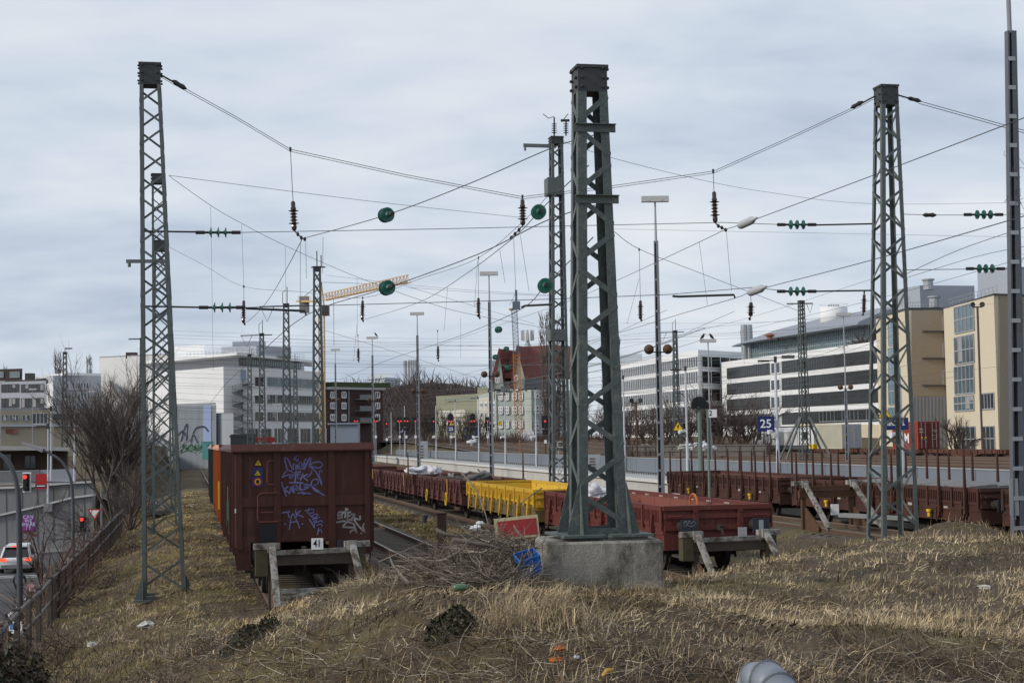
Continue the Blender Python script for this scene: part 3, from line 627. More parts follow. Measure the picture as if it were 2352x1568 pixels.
# concrete block under the middle mast
def blk():
    u0, u1 = 1240, 1515; pa, pb = AT(u0,1238,24.25), AT(u1,1238,24.25); top = AT(1376,1228,25.0).z-.05; w = (pb.x-pa.x); c = Vector(((pa.x+pb.x)/2, 25.05, 0))
    root = thing('concrete_block', 'stained concrete foundation block under the middle mast', 'foundation', (c.x, c.y, top-.9))
    b = MB(); R_ = Matrix.Rotation(math.radians(4), 3, 'Z'); hw, hd, ch = w/2, .84, .035
    z0 = top-1.15; ring = lambda x, y, z: [Vector(c)+R_@Vector((i*x, j*y, 0))+Vector((0,0,z)) for i, j in ((-1,-1),(1,-1),(1,1),(-1,1))]
    def oct_(x, y, z, k): 
        P = []
        for (i, j) in ((-1,-1),(1,-1),(1,1),(-1,1)):
            a_ = Vector((i*x, j*(y-k), 0)); d_ = Vector((i*(x-k), j*y, 0)); P += ([a_, d_] if (i*j) > 0 else [d_, a_])
        return [Vector(c)+R_@p+Vector((0,0,z)) for p in P]
    rs = [oct_(hw, hd, z0, .04), oct_(hw, hd, top-ch, .04), oct_(hw-ch, hd-ch, top, .04)]
    vs = sum(rs, []); fs = [tuple(range(16,24)), tuple(range(7,-1,-1))]
    for r_ in range(2):
        for k in range(8): fs.append((r_*8+k, r_*8+(k+1)%8, r_*8+8+(k+1)%8, r_*8+8+k))
    b.add(vs, fs)
    m = mat('old_stained_concrete', (.33,.315,.285), .9, 0, (.21,.20,.17), 16, .7, (.035,.035,.026), 1.1, .49, .66, bump=.5, bsc=55, stretch=(1,1,.6), detail=9)
    b.build('block', m, root)
    g = MB(); g.box(c+Vector((-.28,0,top+.02)), (.62,1.15,.10), R_); g.box(c+Vector((.42,0,top+.02)), (.62,1.1,.09), R_); g.build('grout_pad', mat('grout', (.26,.25,.23), .9, 0, (.16,.155,.14), 9, .5), root)
    return root
blk()
# ================================================================== light poles
def tube_lathe(b, p, r, n=10): return b
def light_pole(loc, lab, h=15.2, head=1.3, split=.87, speakers=True, local=True, thick=1.0):
    root = thing('light_pole', lab, 'light pole', loc, 'tall light poles of the yard', 0, True)
    k = thick; b = MB(); hs = h*split
    b.M(0).bar((.075*k,0,-.3),(.05*k,0,hs),.17*k,.16*k,up=(0,1,0),w2=.11*k).bar((-.155*k,0,-.3),(-.085*k,0,hs),.035*k,.16*k,up=(0,1,0))
    for i in range(int(hs/.75)): q_ = 1-.4*i*.75/hs; b.bz(-.16*k*q_,.06*k*q_,-.085*k,-.07*k,.2+i*.75,.31+i*.75)
    b.M(1).bar((-.05*k,.05*k,-.3),(-.03*k,.05*k,hs),.2*k,.01,up=(0,1,0),w2=.12*k); b.build('lower_post', [G['pole'], G['dark']], root)  # dark strip paints the shadow between the two channels
    b = MB(); b.lathe((0,0,hs-.1), [(.065*k,0),(.06*k,.3),(.045*k,h-hs-.2),(.045*k,h-hs+.1)], n=8); b.build('upper_pole', G['galv'], root)
    b = MB(); b.bz(-head/2,head/2,-.16,.16,h-.02,h+.25); b.box((-.3,-.165,h+.05),(.06,.03,.05)); b.box((.3,-.165,h+.05),(.06,.03,.05)); b.build('lamp_head', G['lampwhite'], root)
    if speakers:
        zs = h*.505; b = MB(); b.bz(-.42,.42,-.06*k-.06,-.06*k-.02,zs-.03,zs+.03); b.build('speaker_arm', G['dark'], root)
        for x in (-.45,.45):
            b = MB(); b.lathe((x,-.12,zs+.14), [(.09,.25),(.1,.1),(.22,-.1),(.24,-.12),(.10,-.10)], (.15*x,-1,0), 12); b.build('loudspeaker', G['rust'], root)
    return root
def gp(u, v, Y, dz=0): p = AT(u, v, Y); return Vector((p.x, p.y, dz))
LP1 = light_pole(gp(1512,800,74), 'tall light pole with two horn loudspeakers right of the middle mast', AT(1506,463,74).z)
for u, v, Y, lab in [(1123,632,110.8,'light pole with white lamp box and horn speakers before the mint house'),(958,723,145,'light pole with white lamp box between the mint house and the crane'),(855,778,180.6,'light pole with a bird perched on its lamp box'),(770,805,224.6,'small far light pole right of the crane mast')]:
    c = copy_tree(LP1); p = AT(u, v, Y); c.location = (p.x, p.y, p.z-LP1.children[0].dimensions.z*0 - AT(1506,463,74).z); c['label'] = lab
for u, v, Y, lab in [(1623,781,120,'thin light pole with two birds on its lamp box in front of the stepped office')]:
    light_pole(gp(u+3, v, Y, .6), lab, AT(u, v+5, Y).z-.6, 1.25, .3, False)
light_pole(gp(1937,720,135,.8), 'dark light pole with lamp box left of the right mast', AT(1935,725,135).z-.8, 1.3, .5, True)
for u, v, Y, lab in [(75,895,300,'far light pole with a T lamp before the left beige block'),(2,878,280,'dark pole at the left picture edge before the penthouse'),(122,913,260,'far T lamp pole before the left beige building windows'),(212,900,290,'thin far T lamp pole beside the pale lattice mast'),(585,908,230,'small T lamp pole before the grey shed'),(637,930,250,'small T lamp pole before the stair tower')]:
    light_pole(gp(u, v, Y, 0), lab, AT(u, v, Y).z, 1.4, .2, False)
# big channel mast at the right edge
p = gp(2337,1268,38.3); z0 = gz1(p.x, p.y)-.3; root = thing('channel_mast', 'grey steel channel mast with cross battens at the right picture edge', 'mast', (p.x, p.y, z0)); ht = AT(2324,72,38.3).z
Rm = Matrix((YX,YY,Vector((0,0,1)))).transposed(); b = MB()
w0, w1 = .25, .15; tp = AT(2319,72,38.3); LV_ = lambda z: Vector((p.x+(tp.x-p.x)*(z-z0)/(ht-z0), p.y, z))
for i in (-1, 1): b.bar(LV_(z0)+YX*i*w0/2, LV_(ht)+YX*i*w1/2, .18 if i > 0 else .04, .17, up=YY, w2=.13 if i > 0 else .04)
b.build('channel', mat('channel_grey', (.085,.092,.112), .55, 0, (.12,.128,.145), 5, .4), root); b = MB(); b.bar(LV_(z0)+YY*.05, LV_(ht)+YY*.05, w0, .01, up=YY, w2=w1); b.build('back_plate', G['dark'], root); b = MB(); k = 0; z = z0+1.0  # dark plate added to stand in for the shadow inside the channel
while z < ht-.1:
    w = w0+(w1-w0)*(z-z0)/(ht-z0); b = MB(); b.box(LV_(z)-YY*.088, (w+.03,.012,.10), Rm); b.build('batten', G['galv'], root); z += .72
b = MB(); b.box(Vector((p.x-.08,p.y,z0+1.75))-YY*.0885, (.24,.013,.9), Rm)
b.build('cover_plate', G['galv'], root)
b = MB(); b.lathe(LV_(ht-.05), [(.06,0),(.05,3.2)], n=8); b.build('top_tube', G['pole'], root)
strokes('graffiti', [[(0,0),(6,10),(14,2),(10,-8),(2,-6),(0,0)],[(3,22),(12,28),(4,36),(14,40)],[(2,52),(10,46),(9,60),(14,62)],[(12,66),(14,84)],[(2,64),(9,84)]], .02, mkplane(Vector((p.x-.2,p.y,z0+2.1))-YY*.10, YX, Vector((0,0,1)), -YY, .0105, 0, 0), mat('spray_pale', (.5,.5,.52), .7), root)
b = MB(); rr = random.Random(4)
for k in range(34):
    q = Vector((p.x+.22, p.y, rr.uniform(z0+5, z0+9.8) if k % 2 else rr.uniform(z0+8.3,z0+9.9))); pts = [q]
    for j in range(5): pts.append(pts[-1]+Vector((rr.uniform(-.1,.13), rr.uniform(-.1,.1), rr.uniform(-.16,.14))))
    b.tube(pts, .006, 3, False)
tag(b.build('dead_creeper', G['twig'], origin=(p.x,p.y,z0+5)), 'dead bare creeper clinging to the channel mast at the right edge', 'plant')
# ================================================================== platform
def PL(Y): return Vector((18.3-.1722*(Y-57), Y, 0))
pd = (PL(300)-PL(57)).normalized(); pn = Vector((pd.y, -pd.x, 0))
a0, a1 = PL(20), PL(318)
root = thing('platform', 'long pale concrete station platform with a clean front wall', 'platform', (a0.x, a0.y, 0))
b = MB(); L_ = [(a0-pn*3.2), (a0+pn*1.2), (a1+pn*1.2), (a1-pn*3.2)]; b.prism([(q.x,q.y) for q in L_], -.4, .60); b.build('platform_wall', G['concrete'], root)
b = MB(); L_ = [(a0-pn*3.4), (a0-pn*2.9), (a1-pn*2.9), (a1-pn*3.4)]; b.prism([(q.x,q.y) for q in L_], .602, .76); b.build('edge_coping', mat('coping_light', (.60,.59,.56), .8, 0, (.52,.51,.49), 2, .4), root)
b = MB(); L_ = [(a0-pn*2.896), (a0+pn*1.2), (a1+pn*1.2), (a1-pn*2.896)]; b.prism([(q.x,q.y) for q in L_], .604, .74); b.build('paving', mat('platform_paving', (.40,.40,.39), .85, 0, (.33,.33,.32), 1, .4), root)
root = thing('platform_screen', 'long blue grey screen railing along the platform', 'railing', (a0.x, a0.y, .76)); sm = mat('screen_panel', (.165,.185,.22), .45, 0, (.14,.16,.19), .6, .4)
Y = 24.0; k = 0
while Y < 286:
    q0, q1 = PL(Y+.03), PL(Y+5.2-.03); b = MB(); b.ext([q0+Vector((0,0,.90)), q1+Vector((0,0,.90)), q1+Vector((0,0,1.86)), q0+Vector((0,0,1.86))], pn*.03); b.build('panel', sm, root); Y += 5.2; k += 1
b = MB(); b.bar(PL(24)+Vector((0,0,1.89)), PL(286)+Vector((0,0,1.89)), .07, .05); b.build('hand_rail', G['galv'], root)
b = MB(); Y = 24
while Y < 286: b.box(PL(Y)+Vector((0,0,.83)), (.05,.05,.2)); Y += .65 if Y < 130 else 1.3
b.bar(PL(24)+Vector((0,0,.885)), PL(286)+Vector((0,0,.885)), .05, .04); b.build('base_rail', G['dark'], root)
def signplate(name, c, w, h, m, parent, th=.03):
    b = MB(); b.box(c, (w, th, h)); return b.build(name, m, parent)
def tri_sign(name, c, s, parent):
    b = MB(); P = [c+Vector((-s/2,0,-s*.43)), c+Vector((s/2,0,-s*.43)), c+Vector((0,0,s*.43))]; b.M(1).ext(P, (0,.03,0)); P2 = [c+(p_-c)*.84+Vector((0,-.006,0)) for p_ in P]; b.M(0).add(P2, [(0,1,2)])
    b.M(1).add([c+Vector((-s*.1,-.012,.0)), c+Vector((s*.06,-.012,.0)), c+Vector((0,-.012,-s*.3)), c+Vector((s*.08,-.012,s*.2))], [(0,1,3),(0,1,2)])
    return b.build(name, [G['signyel'], G['ink']], parent)
PLAMPS = [(1785,827),(1577,848),(1433,868),(1230,893),(1159,906),(1098,914),(1045,921),(1000,930),(928,930),(897,945)]
PLAB = ['white platform lamp post with the large 25 sign','white platform lamp post with a yellow triangle right of the channel light pole','white platform lamp post just right of the middle mast','white platform lamp post just left of the dark green mast','white platform lamp post with a triangle before the mint house gable','white platform lamp post before the left edge of the mint house','white platform lamp post with the second 25 sign','white platform lamp post right of the second light pole','far white platform lamp post with the smallest 25 sign','farthest white platform lamp post at the end of the screens']
for (u, v), lab in zip(PLAMPS, PLAB):
    Y = 28.1/((u-1176)/3600+.1722); p = PL(Y)-pn*.12; zt = AT(u, v, Y).z; root = thing('platform_lamp', lab, 'lamp post', (p.x, p.y, .74), 'lamp posts along the platform')
    b = MB(); b.lathe((p.x,p.y,.74), [(.10,0),(.095,2.2),(.07,2.3),(.055,zt-.8),(.055,zt-.70)], n=10); b.build('post', mat('post_white', (.50,.52,.55), .5), root)
    b = MB(); b.box((p.x,p.y,zt+.05),(.14,.14,.3)); b.bar((p.x,p.y,zt-.02),(p.x-.75,p.y,zt+.0),.05,.05); b.box((p.x-.62,p.y,zt-.03),(.6,.2,.09)); b.build('lamp_arm', G['dark'], root)
    if u in (1785,1045,928):
        q = Vector((p.x-.58,p.y-.05,AT(u,973 if u == 1785 else 985 if u == 1045 else 989,Y).z)); s_ = signplate('number_sign', q, .86, .80, G['signblue'], root); text('number', '25', .62, q-Vector((.02,.022,0)), (1,0,0), (0,0,1), G['signwhite'], s_)
        b = MB(); b.box((p.x,p.y-.02,q.z),(.24,.18,.4)); b.build('control_box', G['galv'], root)
    if u in (1577,1045,1159):
        q = Vector((p.x-.55,p.y-.05,AT(u,978 if u == 1577 else 972 if u == 1045 else 970,Y).z)); tri_sign('warning_sign', q, .72 if u == 1577 else .62, root); b = MB(); b.bar(q+Vector((.2,.03,.2)), (p.x,p.y,q.z+.2), .02, .03).bar(q+Vector((.2,.03,-.2)), (p.x,p.y,q.z-.2), .02, .03); b.build('bracket', G['galv'], root)
    if u > 990 or u < 900:
        q = Vector((p.x-.3,p.y,AT(u,990 if u > 1500 else 1003,Y).z)); b = MB(); b.lathe(q, [(.09,-.22),(.1,.1),(.12,.24)], (-1,-.6,-.2), 10); b.bar(q, (p.x,p.y,q.z), .04, .04); b.build('loudspeaker', G['plastic_white'], root)
# station name sign right
Y = 66.8; p = PL(Y)-pn*.12; root = thing('station_sign_post', 'white platform lamp post with navy station name sign behind the right mast', 'lamp post', (p.x, p.y, .74), 'lamp posts along the platform')
b = MB(); b.lathe((p.x,p.y,.74), [(.10,0),(.095,2.2),(.07,2.3),(.055,5.4)], n=10); b.build('post', MATS['post_white'], root)
q = Vector((p.x-.30,p.y-.12,AT(2055,973,Y).z)); s_ = signplate('name_sign', q, 1.15, .52, G['signblue'], root); text('station_name', 'München S.', .30, q-Vector((.0,.022,-.02)), (1,0,0), (0,0,1), G['signwhite'], s_, squash=.62)
tri_sign('warning_sign', Vector((p.x-.72,p.y-.12,AT(2035,946,Y).z)), .62, root); b = MB(); b.lathe(Vector((p.x-.3,p.y,AT(2060,997,Y).z)), [(.08,-.2),(.1,.1),(.12,.24)], (-1,-.6,-.1), 10); b.build('loudspeaker', G['plastic_white'], root)
# signal cabinets on the platform
for (u, v, Y, w, h, lab) in [(1375,1064,121,.9,1.35,'grey cabinet with rusty grille standing on the platform behind the middle mast'),(985,1043,236,1.5,2.6,'grey equipment cabinet on the far platform')]:
    p = PL(Y)-pn*1.1; root = thing('cabinet', lab, 'cabinet', (p.x,p.y,.74)); b = MB(); b.box((p.x,p.y,.74+h/2),(w,.6,h)); b.box((p.x+w*.2,p.y,.74+h*.72),(w*.5,.64,h*.55)); b.build('housing', G['galv'], root)
    b = MB()
    for k in range(5): b.box((p.x-.2*w,p.y-.32,.9+k*h*.16),(w*.5,.03,h*.06))
    b.build('grille', G['rust'], root)
# dark shield lamp on green post, signals
def post(name, lab, u, v, Y, z0, r, m, cat, group=None):
    p = AT(u, v, Y); root = thing(name, lab, cat, (p.x,p.y,z0), group); b = MB(); b.lathe((p.x,p.y,z0), [(r,0),(r*.8,p.z-z0)], n=8); b.build('post', m, root); return root, p
gpst = mat('post_green', (.14,.19,.16), .6)
root, p = post('signal_post', 'black back shield signal on a pale green post', 1606, 935, 86, .5, .13, gpst, 'signal')
b = MB(); b.ext([p+Vector((x*1.0,0,z*1.0)) for x, z in ((-.42,-.05),(-.42,.25),(-.3,.48),(-.12,.58),(.14,.58),(.34,.42),(.42,.3),(.55,.2),(.55,-.05))], (0,.25,0)); b.box(p+Vector((0,-.05,-.05)),(.95,.3,.06)); b.build('shield', G['black'], root)
root, p = post('sign_post', 'thin leaning pale green post', 1625, 940, 62, .4, .05, gpst, 'post')
root, p = post('number_post', 'thin brown post carrying a white board with a 2', 1628, 935, 118, .6, .06, G['rust'], 'sign')
q = AT(1635,949,117.8); s_ = signplate('board', q, .75, .6, G['signwhite'], root); text('number', '2', .55, q+Vector((-.1,-.02,0)), (1,0,0), (0,0,1), G['ink'], s_)
for i, (u, tw, lab) in enumerate([(818,1,'leftmost red light signal, brightest, before the brick flats'),(863,1,'red light signal just right of the bird topped light pole'),(888,0,'small dim red signal low between the posts'),(918,1,'red light signal above the smallest 25 sign'),(933,1,'red light signal immediately right of the far lamp post'),(954,0,'red light signal half hidden by the second light pole'),(996,0,'red light signal beside the fourth white lamp post'),(1035,1,'red light signal above the second 25 sign'),(1086,1,'red light signal above the blue lorry'),(1120,0,'red light signal half hidden by the light pole before the mint house'),(1252,0,'slim red signal before the right windows of the mint house')]):
    Y = 262 if u != 1252 else 200; vz = 967 if u != 888 else 973; p = AT(u, vz, Y); zb = gz1(p.x, p.y)
    root = thing('light_signal', lab, 'signal', (p.x,p.y,zb), 'red light signals across the yard throat'); b = MB(); b.tube([(p.x,p.y,zb),(p.x,p.y,p.z)], .07, 6); b.build('signal_mast', G['galv'] if i % 2 else G['dark'], root)
    k = 1.0 if u != 888 else .6
    b = MB(); b.box(p+Vector((0,.1,-.1)),(.9*k,.3,1.6*k)); b.box(p+Vector((0,.1,-1.35)),(.7*k,.25,.6*k)); 
    if u in (1035,1086): b.ext([p+Vector((-.5,.05,.6)), p+Vector((.5,.05,.6)), p+Vector((.4,.05,1.1)), p+Vector((0,.05,1.4)), p+Vector((-.4,.05,1.1))], (0,.2,0))
    b.build('signal_head', G['black'], root)
    for x in ((-.22,.22) if tw else (0,)): b = MB(); b.lathe(p+Vector((x,-.06,0)), [(.13,0),(.12,-.02)], (0,1,0), 10); b.build('red_lamp', G['redlight'], root)
    b = MB(); b.box((p.x,p.y-.1,p.z-2.6),(.35,.05,.45)); b.build('white_plate', G['signwhite'], root)
# birds
def bird(u, v, Y, lab, fl=1):
    p = AT(u, v, Y); root = thing('crow', lab, 'bird', p, 'crows on the lamp boxes'); b = MB()
    b.tube([p+Vector((-fl*.22,0,.02)), p+Vector((-fl*.10,0,.14)), p+Vector((0,0,.24)), p+Vector((fl*.06,0,.34)), p+Vector((fl*.10,0,.42)), p+Vector((fl*.15,0,.42)), p+Vector((fl*.23,0,.39))], [.02,.07,.11,.085,.06,.045,.008], 8)
    for x in (-.02,.05): b.tube([p+Vector((x,0,-.0)), p+Vector((x,0,.16))], .012, 4)
    b.build('body', G['black'], root, True)
bird(863.5,773,180.6,'crow perched on the lamp box of the left light pole',-1); bird(1614,780,120,'crow on the left end of the lamp box before the offices',1); bird(1634.5,780,120,'crow on the right end of the lamp box before the offices',-1)
# ================================================================== overhead wires
def cat_pts(P, k=5):
    if len(P) < 3: return P
    Q = []
    for i in range(len(P)-1):
        a0, a1, a2, a3 = P[max(i-1,0)], P[i], P[i+1], P[min(i+2,len(P)-1)]
        for j in range(k):
            t = j/k; Q.append(.5*((2*a1)+(a2-a0)*t+(2*a0-5*a1+4*a2-a3)*t*t+(3*a1-a0-3*a2+a3)*t**3))
    return Q+[P[-1]]
def wire(lab, P, r=.010, m=None, name='overhead_wire', group='overhead wires', smooth=False, cat='wire'):
    P = [Vector(p) for p in P]; b = MB(); b.tube(cat_pts(P) if smooth else P, r, 4, False); o = b.build(name, m or G['wire'], origin=P[0]); return tag(o, lab, cat, group)
SL = ST(bL)[0]
PP = lambda pts: [PS(u, v, SL) for u, v in pts]
hs = [(365,170),(415,198),(540,267),(667,343),(930,401),(1200,452),(1420,425),(1640,393),(1808,318),(1975,240),(2010,222)]
wire('double carrying wire sagging from the left mast cap to the right mast cap', PP(hs), .010); wire('twin of the long sagging carrying wire, a hand below it', [p-Vector((0,0,.055)) for p in PP(hs)], .009)
wire('carrying wire from the right mast cap off the right picture edge', PP([(2062,218),(2110,232),(2360,302)]), .010); wire('lower twin carrying wire off the right picture edge', [p-Vector((0,0,.07)) for p in PP([(2110,232),(2360,302)])], .010)
wire('upper cross wire between left and right masts', PP([(330,531),(470,534),(545,534),(1000,526),(1350,518),(1660,511),(1800,516),(1866,517),(2005,515)]), .010)
wire('lower cross wire between left and right masts', PP([(328,703),(470,706),(565,706),(800,700),(1265,687),(1540,676),(1730,660),(1800,668),(1866,669),(2002,667)]), .011)
wire('upper cross wire right of the right mast', PP([(2070,492),(2145,494),(2220,494),(2296,493),(2360,492)]), .010); wire('lower cross wire right of the right mast', PP([(2072,620),(2230,618),(2297,617),(2360,616)]), .012)
def rod(name, lab, P, r, m=None, group=None, cat='rod'):
    b = MB(); b.tube(P, r, 8); return tag(b.build(name, m or G['dark'], origin=P[0]), lab, cat, group)
for i, (pp_, lab) in enumerate([([(367,171),(415,198)],'thick pull rod below the left mast cap'),([(2060,218),(2108,232)],'thick pull rod right of the right mast cap'),([(1962,247),(2008,222)],'thick pull rod left of the right mast cap'),([(1866,517),(2003,514)],'upper pull rod left of the right mast'),([(1866,669),(2000,667)],'lower pull rod left of the right mast'),([(330,531),(470,533)],'upper pull rod right of the left mast'),([(326,703),(470,706)],'lower pull rod right of the left mast')]):
    o = rod('pull_rod', lab, PP(pp_), .022, group='pull rods at the masts')
def turn(u, v, lab, ang):
    p = PS(u, v, SL); d = (PS(u+10*math.cos(ang), v+10*math.sin(ang), SL)-p).normalized(); b = MB(); b.lathe(p, [(.02,-.2),(.06,-.12),(.05,0),(.065,.1),(.02,.2)], d, 8); tag(b.build('wire_clamp', G['dark'], origin=p, smooth=True), lab, 'clamp', 'wire clamps')
turn(412,195,'dark turnbuckle clamp near the left mast cap',.55); turn(1968,241,'dark turnbuckle clamp left of the right mast cap',-.5); turn(2100,229,'dark turnbuckle clamp right of the right mast cap',.25); turn(2135,494,'dark clamp on the wire right of the right mast',0)
def discs(lab, c, d, n=3, r=.125, sp=.15, group='green glass insulators in the cross wires'):
    c = Vector(c); d = Vector(d).normalized(); root = thing('glass_insulator', lab, 'insulator', c, group)
    for k in range(n):
        b = MB(); q = c+d*((k-(n-1)/2)*sp); b.lathe(q, [(.035,-.05),(.05,-.03),(r*.42,-.022),(r*.45,-.008),(r*.62,-.016),(r*.66,-.002),(r*.84,-.010),(r*.88,.002),(r,.0),(r,.012),(r*.98,.022),(r*.6,.012),(.04,.02),(.035,.05)], d, 20); b.build('disc', G['insgreen'], root)
    b = MB(); h = sp*n/2
    b.tube([c-d*(h+.28), c-d*(h+.06)], .045, 6).tube([c+d*(h+.06), c+d*(h+.28)], .045, 6).tube([c-d*(h+.1), c+d*(h+.1)], .03, 6); b.build('fitting', G['dark'], root)
for u0, u1, v, lab in [(480,522,534,'glass insulator string in the upper cross wire by the left mast'),(488,532,706,'glass insulator string in the lower cross wire by the left mast'),(1812,1848,516,'glass insulator string in the upper cross wire left of the right mast'),(1812,1848,669,'glass insulator string in the lower cross wire left of the right mast'),(2240,2278,493,'glass insulator string in the upper wire beside the channel mast'),(2245,2282,617,'glass insulator string in the lower wire beside the channel mast')]:
    a, c = PS(u0, v, SL), PS(u1, v, SL); discs(lab, (a+c)/2, c-a, 3, .125, (c-a).length/2*.8)
rod('steady_arm', 'steady arm tube right of the lower left insulator string', [PS(565,708,SL+.3), PS(700,714,SL+.3), PS(703,724,SL+.3)], .03, cat='steady arm'); rod('steady_arm', 'steady arm tube under the right grey insulator', [PS(1545,680,SL+.3), PS(1560,681,SL+.3), PS(1686,677,SL+.3), PS(1688,684,SL+.3)], .03, cat='steady arm'); rod('steady_arm', 'steady arm tube left of the dark green mast', [AT(1197,706,64), AT(1206,702,64), AT(1268,699,64)], .045, cat='steady arm')
# longitudinal wires
Lw = {'upper contact chain wire from the middle mast to the left hanger':[(1363,311,25.4),(1265,341,27),(1080,421,30),(887,494,33),(695,548,38.4)],
 'carrying wire running away from the left hanger':[(695,548,38.4),(630,668,54),(597,712,64),(575,733,70),(562,742,74)],
 'lower contact wire from the middle mast past the lower green insulator':[(1372,470,25.4),(1252,508,27),(1100,583,30),(889,661,33),(703,724,38.5),(590,818,52),(520,880,72),(480,930,110)],
 'upper contact chain wire from the middle mast to the middle hanger':[(1352,380,25.4),(1295,430,29),(1237,487,33),(1178,547,38.5),(1060,636,50),(960,695,62),(833,735,80)],
 'contact wire from the middle mast past the right lower green insulator':[(1362,545,25.4),(1310,598,29),(1252,656,33),(1205,705,38.5),(1120,746,50),(1029,781,62),(879,831,80),(780,872,120)],
 'carrying wire sweeping in from the upper right edge to the grey insulator':[(2360,268,24),(2000,405,31.5),(1718,510,38),(1665,528,39.2),(1606,556,44),(1417,644,60),(1310,690,75),(1180,735,95),(1000,795,130)],
 'contact wire sweeping in from the right edge to the lower grey insulator':[(2360,494,24),(2000,598,31.5),(1738,666,38.5),(1690,684,40),(1560,722,50),(1425,763,62),(1280,803,80),(1120,845,110),(960,890,150)],
 'thin wire crossing high behind the middle mast toward the right':[(1280,320,70),(1403,362,75),(1600,411,82),(1760,441,90),(2000,468,100),(2360,465,110)],
 'thin pale wire from the left mast toward the dark green mast':[(388,403,70),(640,436,74),(900,468,80),(1200,500,90)],
 'sagging span wire with long droppers behind the left mast':[(388,404,72),(484,472,76),(555,513,79),(655,564,83),(820,636,88),(1005,702,92),(1099,725,93),(1180,740,94),(1274,757,95)],
 'sagging span wire from the farther left mast to the dark green mast':[(388,567,88),(470,610,87),(560,658,86),(690,670,84),(833,684,82),(965,640,79),(1097,593,76),(1200,510,73),(1275,432,70)],
 'wire dropping right of the middle mast through the channel light pole':[(1411,532,60),(1468,572,66),(1590,620,72),(1710,666,78),(1850,720,85)],
 'thin far wire level with the mast arms':[(1410,526,120),(2360,545,110)],
 'thin rising wire right of the right mast':[(2075,632,60),(2200,575,52),(2360,520,44)],'second thin rising wire right of the right mast':[(2075,640,70),(2240,590,60),(2360,565,55)],'third thin rising wire right of the right mast':[(1700,760,120),(2000,690,90),(2360,590,60)]}
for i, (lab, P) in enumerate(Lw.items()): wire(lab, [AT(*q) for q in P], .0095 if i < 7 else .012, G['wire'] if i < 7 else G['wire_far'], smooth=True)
for u, v, Y, d, lab in [(887,494,33,(695,548,38.4),'upper left green insulator seen end on'),(889,661,33,(703,724,38.5),'lower left green insulator seen end on'),(1237,487,33,(1178,547,38.5),'upper green insulator next to the dark green mast'),(1252,656,33,(1205,705,38.5),'lower green insulator next to the dark green mast')]:
    discs(lab, AT(u, v, Y), AT(*d)-AT(u, v, Y), 3, .158, .085, 'green glass insulators in the track wires')
for u, v, Y, lab in [(1145,757,90,'small green insulator left of the dark green mast'),(1163,801,120,'tiny green insulator above the mint house gable'),(1138,820,110,'small green insulator beside the mint house gable'),(1166,843,112,'small green insulator before the mint house roof')]: discs(lab, AT(u,v,Y), (-.3,1,.02), 3, .19, .15, 'green glass insulators far over the yard')
for a, c, lab in [((1700,518,38.6),(1733,503,37.6),'upper grey cylinder insulator in the right carrying wire'),((1722,672,38.8),(1755,660,38.0),'lower grey cylinder insulator in the right contact wire')]:
    a, c = AT(*a), AT(*c); b = MB(); d = (c-a); ln = d.length; b.lathe(a, [(.03,-.12),(.05,-.02),(.09,.02),(.10,.1),(.10,ln*.75),(.085,ln*.85),(.05,ln*.9),(.03,ln*1.15)], d, 14); tag(b.build('grey_insulator', G['insgrey'], origin=a, smooth=True), lab, 'insulator', 'grey cylinder insulators')
def hanger(lab, P, i0, i1, k=1.0, group='hangers with brown insulators', Y=None):
    """wire down from the span, ribbed brown insulator between indices i0,i1, then clamps"""
    pr = (lambda q: PS(q[0], q[1], SL)) if Y is None else (lambda q: AT(q[0], q[1], Y)); Q = [pr(p) for p in P]; root = thing('hanger', lab, 'hanger', Q[0], group)
    b = MB(); b.tube(Q[:i0+1], .010*k, 4, False); b.tube(Q[i1:], .016*k, 6); b.box(Q[0],(.05*k,.05*k,.10*k)); 
    for q in Q[i1+1:]: b.lathe(q, [(.02*k,-.05*k),(.045*k,0),(.02*k,.05*k)], (0,0,1), 6)
    b.build('hanger_wire', G['wire'], root)
    a, c = Q[i0], Q[i1]; d = c-a; ln = d.length; b = MB(); pf = [(.03*k,0),(.055*k,.03),(.055*k,ln*.2),(.07*k,ln*.22),(.07*k,ln*.28)]
    for j in range(5): z = ln*(.30+.105*j); rr_ = (.135 if j in (0,4) else .10)*k; pf += [(.055*k,z),(rr_,z+ln*.03),(.055*k,z+ln*.06)]
    pf += [(.07*k,ln*.86),(.06*k,ln*.95),(.03*k,ln)]; b.lathe(a, pf, d, 12); b.build('insulator', G['insbrown'], root)
    return root
hanger('left hanger with brown insulator under the sagging carrying wire', [(667,343),(673,462),(676,530),(684,538),(692,546),(700,549)], 1, 2)
hanger('middle hanger with brown insulator left of the dark green mast', [(1200,452),(1200,458),(1201,518),(1192,528),(1183,537),(1174,546)], 1, 2)
hanger('right hanger with brown insulator above the grey cylinder insulator', [(1638,393),(1640,440),(1643,512),(1650,519),(1658,523),(1667,528)], 1, 2)
hanger('hanger with brown insulator below the lower left cross wire', [(560,658),(560,690),(559,742),(562,744)], 1, 2, 1.3, Y=78); hanger('hanger with brown insulator right of the crane jib tip', [(1099,592),(1099,684),(1099,728),(1102,730)], 1, 2, 1.3, Y=80)
hanger('hanger with brown insulator under the crane jib', [(833,684),(833,690),(832,735),(834,737)], 1, 2, 1.3, Y=84); hanger('hanger with brown insulator left of the channel light pole', [(1468,573),(1471,690),(1471,733),(1473,735)], 1, 2, 1.2, Y=68)
hanger('hanger with brown insulator under the lower grey insulator', [(1724,674),(1725,694),(1724,726),(1722,732)], 1, 2, 1.0, Y=46); hanger('hanger with brown insulator left of the right mast', [(1985,672),(1985,676),(1984,718),(1982,722)], 1, 2, 1.2, Y=70)
